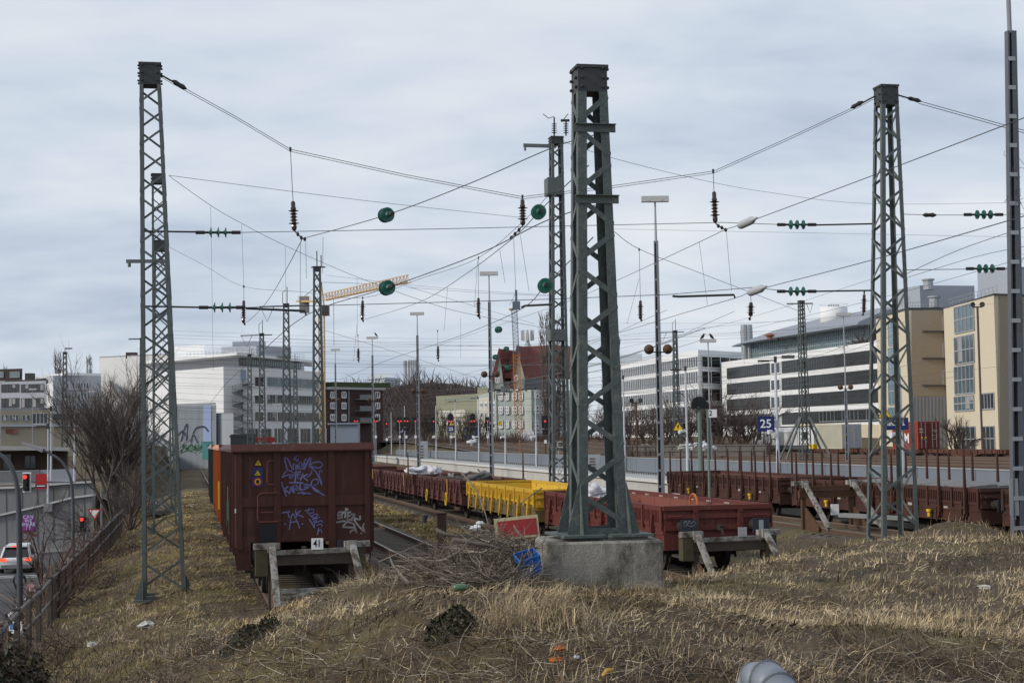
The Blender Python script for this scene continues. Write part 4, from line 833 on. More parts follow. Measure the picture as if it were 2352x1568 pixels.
hanger('small far hanger left of the light poles', [(822,770),(823,800),(823,828),(824,830)], 1, 2, 1.5, Y=120); hanger('small far hanger before the chimneys', [(1005,760),(1006,795),(1006,825),(1007,828)], 1, 2, 1.5, Y=120)
# droppers: thin vertical hangers between carrying wire and contact wire
DR = [((484,474,76),(490,850,90)),((555,515,79),(560,655,79)),((655,566,83),(657,700,83)),((742,545,37),(741,628,37)),((1058,730,93),(1058,820,95)),((820,638,88),(821,770,90)),((690,560,38.6),(690,680,40)),((702,552,38.4),(704,640,39)),((1148,575,42),(1160,650,44)),((1180,548,38.6),(1185,680,40)),((1195,540,38.4),(1215,668,40)),((1097,597,46),(1090,705,50)),((1028,660,56),(1020,760,60)),((1606,557,44),(1625,700,48)),((1668,530,39.2),(1680,668,39.4)),((1468,640,58),(1440,745,62)),((1700,760,80),(1710,835,85)),((820,745,80),(812,830,84))]
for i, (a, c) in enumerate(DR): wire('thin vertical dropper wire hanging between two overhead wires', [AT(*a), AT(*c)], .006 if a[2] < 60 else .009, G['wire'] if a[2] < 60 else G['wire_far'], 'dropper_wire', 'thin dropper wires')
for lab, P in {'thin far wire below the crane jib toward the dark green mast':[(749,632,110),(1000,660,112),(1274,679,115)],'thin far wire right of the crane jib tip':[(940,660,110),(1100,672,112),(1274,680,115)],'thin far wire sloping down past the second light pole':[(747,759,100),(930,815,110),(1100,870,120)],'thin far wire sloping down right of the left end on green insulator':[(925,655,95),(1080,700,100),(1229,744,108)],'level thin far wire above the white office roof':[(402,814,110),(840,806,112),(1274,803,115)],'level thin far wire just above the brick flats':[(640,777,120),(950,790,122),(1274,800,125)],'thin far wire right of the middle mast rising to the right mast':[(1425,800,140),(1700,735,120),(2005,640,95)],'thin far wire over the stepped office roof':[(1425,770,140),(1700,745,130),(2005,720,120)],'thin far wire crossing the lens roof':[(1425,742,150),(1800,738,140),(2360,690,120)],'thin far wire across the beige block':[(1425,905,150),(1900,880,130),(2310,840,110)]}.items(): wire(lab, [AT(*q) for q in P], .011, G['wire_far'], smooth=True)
# far web of wires
rr = random.Random(11)
for i in range(22):
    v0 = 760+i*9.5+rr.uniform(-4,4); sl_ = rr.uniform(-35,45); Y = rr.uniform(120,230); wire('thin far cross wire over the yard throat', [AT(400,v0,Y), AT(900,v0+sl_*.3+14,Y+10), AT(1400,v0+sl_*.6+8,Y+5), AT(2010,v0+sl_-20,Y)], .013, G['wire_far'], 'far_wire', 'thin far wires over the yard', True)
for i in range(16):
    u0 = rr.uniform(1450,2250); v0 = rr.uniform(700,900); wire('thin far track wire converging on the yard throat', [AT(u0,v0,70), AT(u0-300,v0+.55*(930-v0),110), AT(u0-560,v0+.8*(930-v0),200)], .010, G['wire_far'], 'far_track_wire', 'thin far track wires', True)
# ================================================================== wagons (local: x across, y along the track away from us, z from rail head)
def blob(b, c, r, seed=1, n1=12, n2=9, amp=.25, sq=(1,1,1)):
    c = Vector(c); vs = []
    for i in range(n2+1):
        th = PI*i/n2
        for j in range(n1):
            ph = 2*PI*j/n1; d = Vector((math.sin(th)*math.cos(ph), math.sin(th)*math.sin(ph), math.cos(th)))
            k = 1+amp*noise.noise(d*1.9+Vector((seed*7.1,0,0)))+amp*.7*noise.noise(d*4.3+Vector((0,seed*3.3,0)))
            vs.append(c+Vector((d.x*r*k*sq[0], d.y*r*k*sq[1], d.z*r*k*sq[2])))
    return b.add(vs, [(i*n1+j, i*n1+(j+1)%n1, (i+1)*n1+(j+1)%n1, (i+1)*n1+j) for i in range(n2) for j in range(n1)])
def running_gear(root, L, wheels, hw=1.2, deck=1.0):
    b = MB(); 
    for x in (-1, 1): b.bz(x*hw-.05,x*hw+.05,.05,L-.05,deck-.24,deck+.02)
    b.bz(-hw,hw,.0,.14,deck-.26,deck+.02).bz(-hw,hw,L-.14,L,deck-.26,deck+.02).bz(-.35,.35,.1,L-.1,deck-.2,deck)
    b.bz(-.16,.16,.3,L-.3,.42,.9)  # solid sill and clutter added to close the underside and keep it dark
    for i in range(9): y = .8+(L-1.6)*i/8; b.bz(-1.0,1.0,y-.04,y+.04,.5,.8)
    for x in (-.75,.75): b.bz(x-.03,x+.03,2.4,L-2.4,.38,.52); b.tube([(x,L*.38,.62),(x,L*.5,.62)], .17, 10); b.bz(x-.2,x+.2,L*.6,L*.66,.4,.8)
    for y in wheels: b.bz(-.07,.07,y-.6,y+.6,.5,.62)
    b.bz(-.5,.5,L*.42,L*.48,.45,.8).bz(-.9,.9,L*.55,L*.57,.5,.62)
    b.build('underframe', G['under'], root)
    for y in wheels:
        for x in (-1, 1):
            w = MB(); w.lathe((x*.78,y,.46), [(.49,-.07),(.49,-.04),(.46,-.03),(.455,.06),(.38,.06),(.36,.02),(.16,.02),(.15,.07)], (x,0,0), 20); w.build('wheel', G['wheel'], root)
            a = MB(); a.bz(x*1.0-.09,x*1.0+.09,y-.14,y+.14,.34,.6)
            for k in range(4): a.bz(x*1.0-.06,x*1.0+.06,y-.55+k*.12,y+.55-k*.12,.62+k*.028,.645+k*.028)
            a.bar((x*1.0,y-.34,.3),(x*1.0,y-.2,.78),.03,.08).bar((x*1.0,y+.34,.3),(x*1.0,y+.2,.78),.03,.08); a.build('axle_box', G['under'], root)
        a = MB(); a.tube([(-.78,y,.46),(.78,y,.46)], .08, 8); a.build('axle', G['wheel'], root)
def buffers(root, L, z=1.06, m=None, sz=(.42,.34)):
    for y, sg in ((0,-1),(L,1)):
        for x in (-.89, .89):
            b = MB(); b.M(0).lathe((x,y,z), [(.15,0),(.13,.2),(.11,.22),(.10,.52)], (0,sg,0), 12); b.M(1).box((x,y+sg*.57,z), (sz[0],.05,sz[1])); b.build('buffer', [G['under'], m or mat('buffer_face', (.03,.035,.045), .45)], root)
        b = MB(); b.bar((0,y,z-.02),(0,y+sg*.35,z-.05),.09,.12).tube([(0,y+sg*.3,z),(0,y+sg*.42,z-.2),(0,y+sg*.4,z-.45),(0,y+sg*.3,z-.5)], .03, 6); b.build('coupling', G['under'], root)
def high_wagon(name, lab, s, m, mi=None, L=12.7, detail=False, t=T1):
    root = thing(name, lab, 'freight wagon', W(s, t, 0), 'high sided wagons on the left track', AZ, True); mi = mi or m
    hw, z0, z1 = 1.40, 1.24, 3.13
    b = MB(); b.bz(-hw+.1,hw-.1,.07,L-.07,1.18,1.24); b.build('floor', G['plank'], root)
    for x in (-1, 1):
        b = MB(); b.bz(x*hw-.03,x*hw+.03,.0,L,z0-.18,z1)
        n_ = 13
        for i in range(n_+1):
            y = .06+(L-.12)*i/n_; b.bz(min(x*hw,x*(hw+.10)),max(x*hw,x*(hw+.10)),y-.06,y+.06,z0-.3,z1)
        b.bz(min(x*hw,x*(hw+.06)),max(x*hw,x*(hw+.06)),.0,L,z0-.2,z0-.06); b.build('side_wall', m, root)
        b = MB(); b.ext([(x*(hw-.02),-.05,z1),(x*(hw+.13),-.05,z1),(x*(hw+.13),-.05,z1+.06),(x*(hw+.02),-.05,z1+.17),(x*(hw-.02),-.05,z1+.17)], (0,L+.1,0)); b.build('top_rim', [mi], root)
        b = MB(); b.bar((x*(hw+.14),.25,2.5),(x*(hw+.14),.25,1.0),.03,.03).bar((x*(hw+.14),.6,2.5),(x*(hw+.14),.6,1.0),.03,.03)
        for k in range(5): b.bar((x*(hw+.14),.25,1.1+k*.3),(x*(hw+.14),.6,1.1+k*.3),.025,.025)
        b.build('ladder', m, root)
        b = MB(); b.bz(x*1.15-.09,x*1.15+.09,.15,.5,.55,.6); b.tube([(x*1.35,.1,1.1),(x*1.45,.05,.9),(x*1.42,.0,.7)], .018, 5); b.build('step', G['under'], root)
    for y, sg in ((0,-1),(L,1)):
        b = MB(); b.bz(-hw,hw,y-.03,y+.03,z0,z1); f = lambda a, c: (min(y, y+sg*a)-.0, max(y, y+sg*a)+.0)
        for xa, xb in ((-.63,-.485),(.54,.685),(-1.43,-1.30),(1.33,1.43)): lo, hi = f(.10,0); b.bz(xa,xb,lo,hi,1.05,z1)
        lo, hi = f(.075,0); b.bz(-hw,hw,lo,hi,1.96,2.17); lo, hi = f(.06,0); b.bz(-hw,hw,lo,hi,z0-.03,z0+.09)
        b.bz(.69,1.43,y+sg*.05-.02,y+sg*.05+.02,.90,1.24).bz(-1.43,-1.12,y+sg*.05-.02,y+sg*.05+.02,.62,1.24); b.build('end_wall', m, root)
        b = MB(); b.ext([(-hw-.13,y-sg*.02,z1),(-hw-.13,y+sg*.17,z1),(-hw-.13,y+sg*.17,z1+.03),(-hw-.13,y+sg*.06,z1+.17),(-hw-.13,y-sg*.02,z1+.17)], (2*hw+.26,0,0)); b.build('top_rim', m, root)
    running_gear(root, L, (1.35,3.15,L-3.15,L-1.35)); buffers(root, L)
    return root
A = high_wagon('open_goods_wagon', 'brown high sided wagon with blue graffiti and a 41 board before its end', 34.2, G['wag_brown'])
GP = lambda cx, cy: ((cx-692)/450, 3.22-cy/450)
pl = mkplane(Vector((0,-.036,0)), Vector((1,0,0)), Vector((0,0,1)), Vector((0,-1,0)), 1/450, 692, 0); _f0 = pl
def pl2(x, y): return Vector(((x-692)/450, -.036, 3.22-y/450))
pl2.nrm = Vector((0,-1,0))
lila = mat('spray_lilac', (.22,.23,.46), .7, 0, (.14,.14,.32), 9, .6); sil = mat('spray_silver', (.42,.41,.40), .6, 0, (.28,.27,.27), 9, .6)
strokes('graffiti', [[(545,225),(530,170),(515,120),(525,100),(550,120),(580,190),(585,215)],[(605,120),(625,90),(650,85)],[(605,120),(640,118),(650,130),(630,135)],[(600,215),(598,170),(610,160),(622,170),(622,212)],[(636,170),(640,212)],[(655,190),(680,180),(678,150),(660,150),(652,185),(662,210),(690,202)],[(725,118),(708,130),(700,215)],[(688,168),(722,162)],
  [(705,215),(755,110),(768,125),(745,185)],[(745,185),(800,150),(860,150),(878,180),(840,205),(780,190),(745,185),(800,220),(840,290),(870,365)],[(875,245),(868,228),(850,245),(850,285),(872,350)],
  [(490,290),(520,240),(555,222),(590,240),(615,250)],[(500,285),(560,262),(600,270)],[(560,285),(580,272),(590,290),(565,300)],[(625,230),(615,330)],[(598,270),(650,258)],[(640,240),(640,300),(665,298)],[(640,268),(660,262)],[(640,240),(668,238)],[(690,255),(668,322)],[(735,262),(690,285)],[(690,285),(735,325)],[(735,290),(765,265),(778,230)],
  [(485,335),(500,390),(530,470)],[(548,380),(505,405)],[(505,405),(560,440)],[(560,450),(580,378),(592,430)],[(566,415),(592,412)],[(605,440),(600,375),(632,370),(630,392),(604,402),(640,415)],[(560,340),(690,345)],[(665,345),(660,415)],[(640,385),(685,415)],[(700,360),(735,360),(705,385),(748,388),(700,410)],[(700,385),(760,370),(870,455),(930,488)],[(870,455),(800,415),(772,360),(790,318),(830,318),(835,355),(800,372)],[(640,445),(690,438),(715,445)],[(690,452),(740,448),(765,455)]], .027, pl2, lila, A)
strokes('graffiti', [[(485,630),(560,620)],[(540,622),(556,675)],[(556,790),(590,640),(655,780)],[(560,725),(640,715)],[(618,610),(625,670)],[(665,615),(625,645)],[(625,645),(692,675)],[(508,738),(522,738)],[(678,742),(688,742)]], .022, pl2, lila, A)
strokes('graffiti', [[(710,612),(725,615)],[(745,595),(728,640)],[(728,640),(750,605),(790,605),(785,635),(740,640)],[(750,655),(790,690),(800,760)],[(770,680),(800,650),(830,660),(790,700),(820,690),(850,680)],[(780,700),(815,700),(810,730),(785,725)],[(820,730),(860,715),(880,730)],[(825,760),(860,745),(870,770)],[(822,880),(838,790)],[(840,815),(860,800),(868,830)],[(750,700),(800,780)]], .022, pl2, lila, A)
strokes('graffiti', [[(1070,635),(1035,640),(1030,670),(1060,665),(1065,690),(1025,695)],[(1105,600),(1095,690)],[(1060,660),(1125,610)],[(1125,640),(1120,710),(1150,710)],[(1122,675),(1145,672)],[(1125,640),(1150,640)],[(1160,660),(1190,665),(1170,690),(1160,720)],[(1165,690),(1240,715),(1240,680)],[(1015,735),(1080,725),(1140,740),(1180,755)],[(1140,715),(1075,775),(1110,785),(1190,790)],[(1145,835),(1165,815),(1195,820),(1205,840),(1185,765)],[(1185,715),(1230,780),(1290,840)],[(1280,755),(1270,790),(1290,840)],[(1248,850),(1256,852)],[(993,705),(998,712)]], .036, pl2, sil, A)
def plate(nm, cx0, cy0, cx1, cy1, m, y=-.04): a, c = GP(cx0, cy0), GP(cx1, cy1); b = MB(); b.box(((a[0]+c[0])/2, y, (a[1]+c[1])/2), (abs(c[0]-a[0]), .012, abs(c[1]-a[1]))); return b.build(nm, m, A)
bl_ = mat('decal_blue', (.02,.035,.14), .5); plate('warning_plate', 210, 192, 308, 276, bl_); plate('warning_plate', 205, 280, 308, 372, bl_)
def tri(cx, cy, w, nm):
    a = GP(cx, cy); k = w/450; b = MB(); P = [Vector((a[0]-k/2,-.05,a[1]-k*.4)), Vector((a[0]+k/2,-.05,a[1]-k*.4)), Vector((a[0],-.05,a[1]+k*.42))]
    b.M(1).ext(P, (0,.006,0)); c = sum(P, Vector())/3; b.M(0).add([c+(p-c)*.8+Vector((0,-.003,0)) for p in P], [(0,1,2)])
    z = k*.9; q = c+Vector((0,-.006,0)); bolt = [(.05,.22),(-.12,-.02),(.0,.0),(-.06,-.24),(.12,.05),(.01,.03)] if nm == 'a' else [(-.25,-.14),(-.05,.0),(.22,-.12),(.2,-.16),(-.04,-.06),(-.2,-.18)]
    b.M(1).add([q+Vector((x*z,0,y*z)) for x, y in bolt], [(0,1,2,3,4,5)]); b.build('warning_sign', [mat('decal_yellow', (.50,.33,.02), .5), G['ink']], A)
tri(262, 140, 82, 'a'); tri(256, 238, 78, 'b')
a = GP(256, 325); b = MB(); b.M(0).lathe((a[0],-.046,a[1]), [(.088,0),(.088,.006)], (0,-1,0), 20); b.M(1).lathe((a[0],-.053,a[1]), [(.066,0),(.066,.004)], (0,-1,0), 20); b.M(2).box((a[0],-.06,a[1]),(.06,.006,.075)); b.build('prohibition_sign', [G['signred'], MATS['decal_yellow'], G['ink']], A)
for pts in ([(410,128),(360,130),(348,150),(346,340),(356,355),(405,356)],[(442,435),(285,438),(255,460),(252,690),(272,712),(450,712)],[(285,622),(400,622)]):
    b = MB(); b.tube([(GP(*p)[0], -.12, GP(*p)[1]) for p in pts], .014, 6); b.build('grab_rail', mat('rail_rusty_brown', (.12,.045,.035), .6), A)
plate('black_panel', 262, 738, 424, 900, G['black'], -.12); plate('route_card', 36, 580, 54, 622, G['signwhite'])
b = MB(); b.bz(-1.455,-1.405,-.02,.05,1.1,3.1); b.build('corner_edge', mat('edge_pinkish', (.16,.075,.07), .6), A)
B_ = high_wagon('open_goods_wagon', 'orange high sided wagon behind the brown graffiti wagon', 48.3, G['wag_or'], G['peach'])
b = MB(); b.bar((-1.5,.12,2.2),(-1.5,.12,1.35),.1,.1); b.build('yellow_bar', G['yellow'], B_)
C_ = high_wagon('open_goods_wagon', 'dark green high sided wagon behind the orange wagon', 63.2, G['wag_gr'], mat('rim_grey', (.22,.23,.24), .6))
# side of the first wagon: pale and green streaks
b = MB(); b.M(0).bz(-1.508,-1.5,4.0,4.1,1.5,2.3); b.M(1).bz(-1.508,-1.5,5.1,5.24,1.3,1.9).bz(-1.508,-1.5,3.3,3.36,1.2,2.0); b.build('paint_streaks', [mat('streak_pale', (.3,.32,.30), .7), mat('streak_green', (.05,.15,.06), .7)], A)
# ------------------------------------------------------------------ low drop side wagons
def k_wagon(name, lab, s, t, m, mi, L=12.6, stakes=0, group='low drop side wagons', zr=0.0, latch=8, lower=None, ribm=None):
    root = thing(name, lab, 'freight wagon', W(s, t, zr), group, AZ, True); lower = lower or m; hw = 1.33
    b = MB()
    for i in range(int(L/.3)): b.bz(-hw+.06,hw-.06,.06+i*.3,.06+i*.3+.285,1.17,1.22)
    b.build('floor', G['plank'], root)
    nb = latch; pitch = (L-.1)/nb
    for x in (-1, 1):
        sx = lambda a, c: (min(x*(hw+a), x*(hw+c)), max(x*(hw+a), x*(hw+c)))
        b = MB(); lo, hi = sx(-.035,-.015); b.M(1).bz(lo,hi,.05,L-.05,1.22,1.64); lo, hi = sx(-.014,.0); b.M(0).bz(lo,hi,.05,L-.05,1.20,1.64)
        lo, hi = sx(-.04,.035); b.bz(lo,hi,.03,L-.03,1.55,1.67); lo, hi = sx(.002,.035); b.bz(lo,hi,.03,L-.03,1.17,1.26)
        y = .12
        while y < L-.1:
            if abs((y/pitch) % 1 - 0) > .06 : lo, hi = sx(.001,.04); b.bz(lo,hi,y,y+.05,1.26,1.55)
            y += .115
        for i in range(nb+1): y = .05+pitch*i; lo, hi = sx(.036,.075); b.bz(lo,hi,y-.06,y+.06,1.1,1.66)
        for i in range(1, nb): y = .05+pitch*i; lo, hi = sx(-.042,-.0355); b.M(1).bz(lo,hi,y-.015,y+.015,1.24,1.6)
        b.build('side_board', [m, mi], root)
        b = MB(); lo, hi = sx(-.03,.012); b.bz(lo,hi,.02,L-.02,.70,1.165); lo, hi = sx(-.06,.035); b.bz(lo,hi,.02,L-.02,.66,.72); b.bz(lo,hi,.02,L-.02,.98,1.02); b.build('solebar', lower, root)
        for i in range(nb):
            y = .05+pitch*(i+.5); b = MB(); lo, hi = sx(.01,.10); b.bar((x*(hw+.06),y-.12,1.44),(x*(hw+.11),y-.06,.78),.07,.09,up=(0,1,0)).bar((x*(hw+.05),y+.14,1.3),(x*(hw+.09),y+.16,.66),.06,.06,up=(0,1,0)); b.bz(lo,hi,y-.14,y+.18,1.04,1.11).bz(lo,hi,y-.05,y+.10,.74,.82); b.tube([(x*(hw+.10),y-.04,.80),(x*(hw+.15),y+.02,.62),(x*(hw+.08),y+.08,.56)], .024, 5); b.build('latch', m, root)
        for i in range(stakes):
            y = .7+(L-1.4)*i/(stakes-1); b = MB(); b.bar((x*(hw+.11),y,.9),(x*(hw+.11),y,2.62),.09,.10,up=(0,1,0),w2=.05,h2=.05).tube([(x*(hw+.11),y,2.6),(x*(hw+.11),y,2.68),(x*(hw+.11),y-.05,2.71)], .014, 5); b.build('stake', mat('stake_rust', (.085,.033,.022), .8, 0, (.05,.025,.02), 4, .5), root)
    for y, sg in ((0,-1),(L,1)):
        f = lambda a, c: (min(y+sg*a, y+sg*c), max(y+sg*a, y+sg*c)); b = MB()
        lo, hi = f(-.02,.0); b.M(1).bz(-hw,hw,lo,hi,1.22,1.6); lo, hi = f(.001,.02); b.M(0).bz(-hw,hw,lo,hi,1.0,1.62)
        lo, hi = f(-.02,.09); b.bz(-hw-.03,hw+.03,lo,hi,1.56,1.67)
        lo, hi = f(.021,.07); b.bz(-hw,hw,lo,hi,1.36,1.47).bz(-hw,hw,lo,hi,1.08,1.20)
        lo, hi = f(.02,.11)
        for xx in (-.56,.56): b.bz(xx-.065,xx+.065,lo,hi,.95,1.5); b.bz(xx-.055,xx+.055,lo-.0,hi+.03 if sg > 0 else hi,1.47,1.56)
        for i in range(9): xx = -1.18+i*.295; lo2, hi2 = f(.02,.05); b.bz(xx-.015,xx+.015,lo2,hi2,1.2,1.36)
        b.build('end_board', [m, mi], root)
        b = MB(); lo, hi = f(-.04,.06); b.bz(-hw-.02,hw+.02,lo,hi,.62,1.0); b.build('headstock', lower, root)
        for xx in (-1,1): b = MB(); b.tube([(xx*1.22,y+sg*.08,1.42),(xx*1.22,y+sg*.16,1.42),(xx*.95,y+sg*.16,1.42),(xx*.95,y+sg*.08,1.42)], .016, 5); b.build('grab_handle', m, root)
    running_gear(root, L, (1.9, L-1.9), 1.15, .96); buffers(root, L, 1.18, None, (.40,.36))
    return root
g2 = 'low drop side wagons on the middle track'
KR = k_wagon('drop_side_wagon', 'empty red drop side wagon nearest behind the concrete block', 36.0, T3, G['wag_red'], mat('wagon_red_inside', (.22,.068,.05), .7, 0, (.17,.06,.045), 1.3, .5, (.25,.15,.12), 4, .62, .75), group=g2)
b = MB()
for i in range(8): 
    for j in range(3): b.bz(1.28,1.288,1.3+i*1.45+j*.13,1.3+i*1.45+j*.13+.09,1.56,1.60)
b.build('stencil_marks', mat('stencil_white', (.42,.36,.34), .7), KR)
b = MB(); b.box((-.95,-.605,1.18),(.12,.01,.34)); b.build('buffer_plate', G['signwhite'], None) if False else None
b = MB(); b.box((.89,-.602,1.16),(.11,.012,.3)); b.build('steel_plate', G['galv'], KR); strokes('chalk_marks', [[(0,0),(6,-8),(10,2),(16,-8),(20,0),(28,-6),(34,2)],[(2,6),(10,4),(18,7),(30,5)]], .008, mkplane(Vector((-1.03,-.602,1.27)), Vector((1,0,0)), Vector((0,0,1)), Vector((0,-1,0)), .009, 0, 0), mat('chalk', (.3,.36,.4), .8), KR)
KY = k_wagon('drop_side_wagon', 'bright yellow drop side wagon between the red and brown wagons', 50.1, T3, G['wag_yel'], G['wag_yin'], group=g2, lower=mat('yellow_wagon_sole', (.07,.065,.055), .7, 0, (.20,.13,.03), 2.2, .6, stretch=(1,1.6,.5)))
KB = k_wagon('drop_side_wagon', 'faded brown drop side wagon piled with scrap pipes', 64.2, T3, G['wag_brown2'], G['wag_brown2'], group=g2)
b = MB()
b.bz(-1.40,-1.383,3.3,3.5,1.0,1.64); b.build('yellow_stripe', mat('stripe_ochre', (.42,.22,.03), .6), KB)
for k, (s, lab) in enumerate([(78.3,'faded brown drop side wagon carrying a white sack'),(92.4,'faded brown drop side wagon beyond the white sack'),(106.5,'farthest faded brown drop side wagon half hidden by the graffiti wagon')]):
    c = copy_tree(KB); c.location = W(s, T3, 0); c['label'] = lab
for c, st in ((KB, None),): pass
for root, ys in ((KB, (3.6, 9.2)),): 
    for y in ys:
        b = MB(); b.tube([(-1.42,y+.27*math.cos(i*PI/8),.78+.27*math.sin(i*PI/8)) for i in range(17)], .022, 6, False); b.tube([(-1.42,y,.52),(-1.42,y,1.04)], .015, 5); b.build('brake_wheel', G['yellow'], root)
g3 = 'rusty stake wagons on the right track'
mo_in = mat('wagon_rusty_inside', (.15,.06,.04), .8, 0, (.10,.04,.03), 1.5, .5)
S1 = k_wagon('stake_wagon', 'rusty stake wagon farthest left on the right track, beside the channel light pole', 58.0, T5, G['wag_old'], mo_in, 14.5, 9, g3, latch=9)
for i, x in enumerate((3.0, 11.0)):
    b = MB(); b.lathe((-1.46,x,.86), [(.05,-.13),(.05,.0),(.085,.02),(.085,.1)], (0,0,1), 8); b.build('yellow_handle', G['yellow'], S1)
    b = MB(); b.box((-1.352,x+1.4,1.04),(.012,.5,.13)); b.box((-1.352,x-.9,1.03),(.012,.25,.10)); b.build('data_panel', mat('data_white', (.38,.34,.32), .7), S1)
for s, lab in ((42.15,'rusty stake wagon carrying flat grey plates behind the right mast'),(26.3,'rusty stake wagon cut by the right picture edge')):
    c = copy_tree(S1); c.location = W(s, T5, 0); c['label'] = lab
def plates(s0, s1, lab):
    c = W((s0+s1)/2, T5, 1.24); root = thing('steel_plate_stack', lab, 'load', c, None, AZ, True); b = MB(); L = s1-s0; rr = random.Random(int(s0))
    for i in range(7): b.bz(-1.2+i*.34,-1.2+i*.34+.33,-L/2+rr.uniform(0,.3),L/2-rr.uniform(0,.3),.0+.01*(i%3),.46+.02*(i%3))
    b.build('plates', mat('plate_grey', (.19,.19,.195), .65, 0, (.12,.12,.125), 1.5, .5), root)
plates(43.0, 51.5, 'flat grey plates loaded on the stake wagon behind the right mast'); plates(28, 40.2, 'flat grey plates on the stake wagon at the right edge')
# loads
def mesh_thing(name, lab, cat, b, m, o, group=None, smooth=False): return tag(b.build(name, m, origin=o, smooth=smooth), lab, cat, group)
def wl(s, t, z): return W(s, t, z)
rr = random.Random(5); pm = mat('old_pipe', (.20,.18,.16), .7, 0, (.13,.11,.10), 4, .5)
for i, (s0, t0, z0, s1, t1, z1, r, lab, m) in enumerate([(66,11.6,1.62,69.5,13.2,1.72,.17,'thick grey scrap pipe lying across the brown wagon load',pm),(67.5,12.4,1.7,71,13.3,1.75,.19,'second thick scrap pipe with an open rusty end',pm),(69,11.5,1.7,75.5,12.6,1.72,.05,'long pale rod on the scrap load',G['oldwood']),(65.2,11.6,1.66,67.2,12.6,1.85,.06,'thin dark pipe sticking out of the scrap',G['dark']),(66.2,13.2,1.6,76,13.5,1.72,.09,'long rusty beam along the far side of the scrap',G['rust']),(70,11.6,1.68,72.5,11.9,1.75,.07,'short pale board near the brown wagon rim',G['oldwood']),(71,12.2,1.65,74,13.2,1.8,.05,'dark bar crossing the scrap load',G['dark']),(66.5,12.0,1.6,70.0,11.5,1.66,.06,'dark bar lying along the near rim',G['dark']),(69.0,12.9,1.7,69.6,12.75,2.0,.03,'bent dark bar standing up from the scrap',G['dark'])]):
    b = MB(); b.tube([wl(s0,t0,z0), wl((s0+s1)/2,(t0+t1)/2,(z0+z1)/2+.02), wl(s1,t1,z1)], r, 12); mesh_thing('scrap_pipe' if r > .04 else 'scrap_bar', lab, 'scrap', b, m, wl(s0,t0,z0), 'scrap metal in the brown wagon')
b = MB()
for k in range(170):
    c = wl(rr.uniform(64.8,76.2), rr.uniform(11.25,13.55), rr.uniform(1.3,1.62)); d = Vector((rr.uniform(-1,1), rr.uniform(-1,1), rr.uniform(-.25,.3))).normalized()*rr.uniform(.2,.8); b.bar(c-d/2, c+d/2, rr.uniform(.03,.12), rr.uniform(.02,.06))
o = mesh_thing('scrap_heap', 'heap of mixed rusty scrap filling the brown wagon', 'scrap', b, mat('scrap_mix', (.11,.07,.05), .8, 0, (.20,.18,.17), 2.5, .7), wl(70,12.4,1.3)); o['kind'] = 'stuff'
b = MB(); blob(b, wl(83.5,12.0,1.62), .75, 3, 22, 16, .9, (.85,1.7,.4)); blob(b, wl(80.9,12.5,1.7), .42, 5, 18, 12, 1.0, (.7,1,.7)); mesh_thing('white_sack', 'crumpled white big bag draped over the far brown wagon', 'sack', b, G['sack'], wl(83,12.2,1.5), smooth=True)
b = MB(); c = AT(1371,1136,48.5); blob(b, c, .45, 8, 22, 16, .9, (1.2,1.3,.55)); blob(b, c+Vector((-.35,.1,.2)), .18, 2, 9, 7, .5, (.7,.7,1.3)); mesh_thing('white_sack', 'crumpled white big bag in the red wagon seen behind the mast foot', 'sack', b, G['sack'], c, smooth=True)
b = MB(); c = W(40.2,13.2,1.5); b.tube([c+D*(.9*math.cos(i*PI/10)*.35)+Vector((0,0,.28*math.sin(i*PI/10))) for i in range(11)], .03, 6); mesh_thing('orange_hose', 'orange hose loop peeking over the red wagon side', 'hose', b, mat('hose_orange', (.5,.14,.02), .5), c)
b = MB(); b.tube([W(37.5,8.9,-.4), W(37.5,8.9,.95)], .13, 8); b.build('x', G['rust']) if False else None
c = AT(1015,1205,39); gzv = gz1(c.x, c.y); b = MB(); b.box((c.x,c.y,(AT(1015,1179,39).z+gzv)/2-.1),(.22,.2,AT(1015,1179,39).z-gzv+.2)); b.box((c.x,c.y-.02,AT(1015,1179,39).z+.01),(.27,.22,.03)); mesh_thing('rusty_post', 'short rusty steel post between the two middle tracks', 'post', b, mat('post_rust', (.05,.03,.025), .8, 0, (.12,.07,.05), 5, .5), (c.x,c.y,gzv))
# thin stake posts of train 2 far side
for s, lab in ((79.5,'thin rusty stake standing above the far brown wagon with the sack'),(65.0,'thin rusty stake standing by the scrap wagon')):
    b = MB(); b.bar(W(s,T3+1.45 if s < 70 else T3-1.45,.9), W(s,T3+1.45 if s < 70 else T3-1.45,2.75), .10, .10, w2=.05, h2=.05); mesh_thing('stake', lab, 'stake', b, G['rust'], W(s,T3,.9))
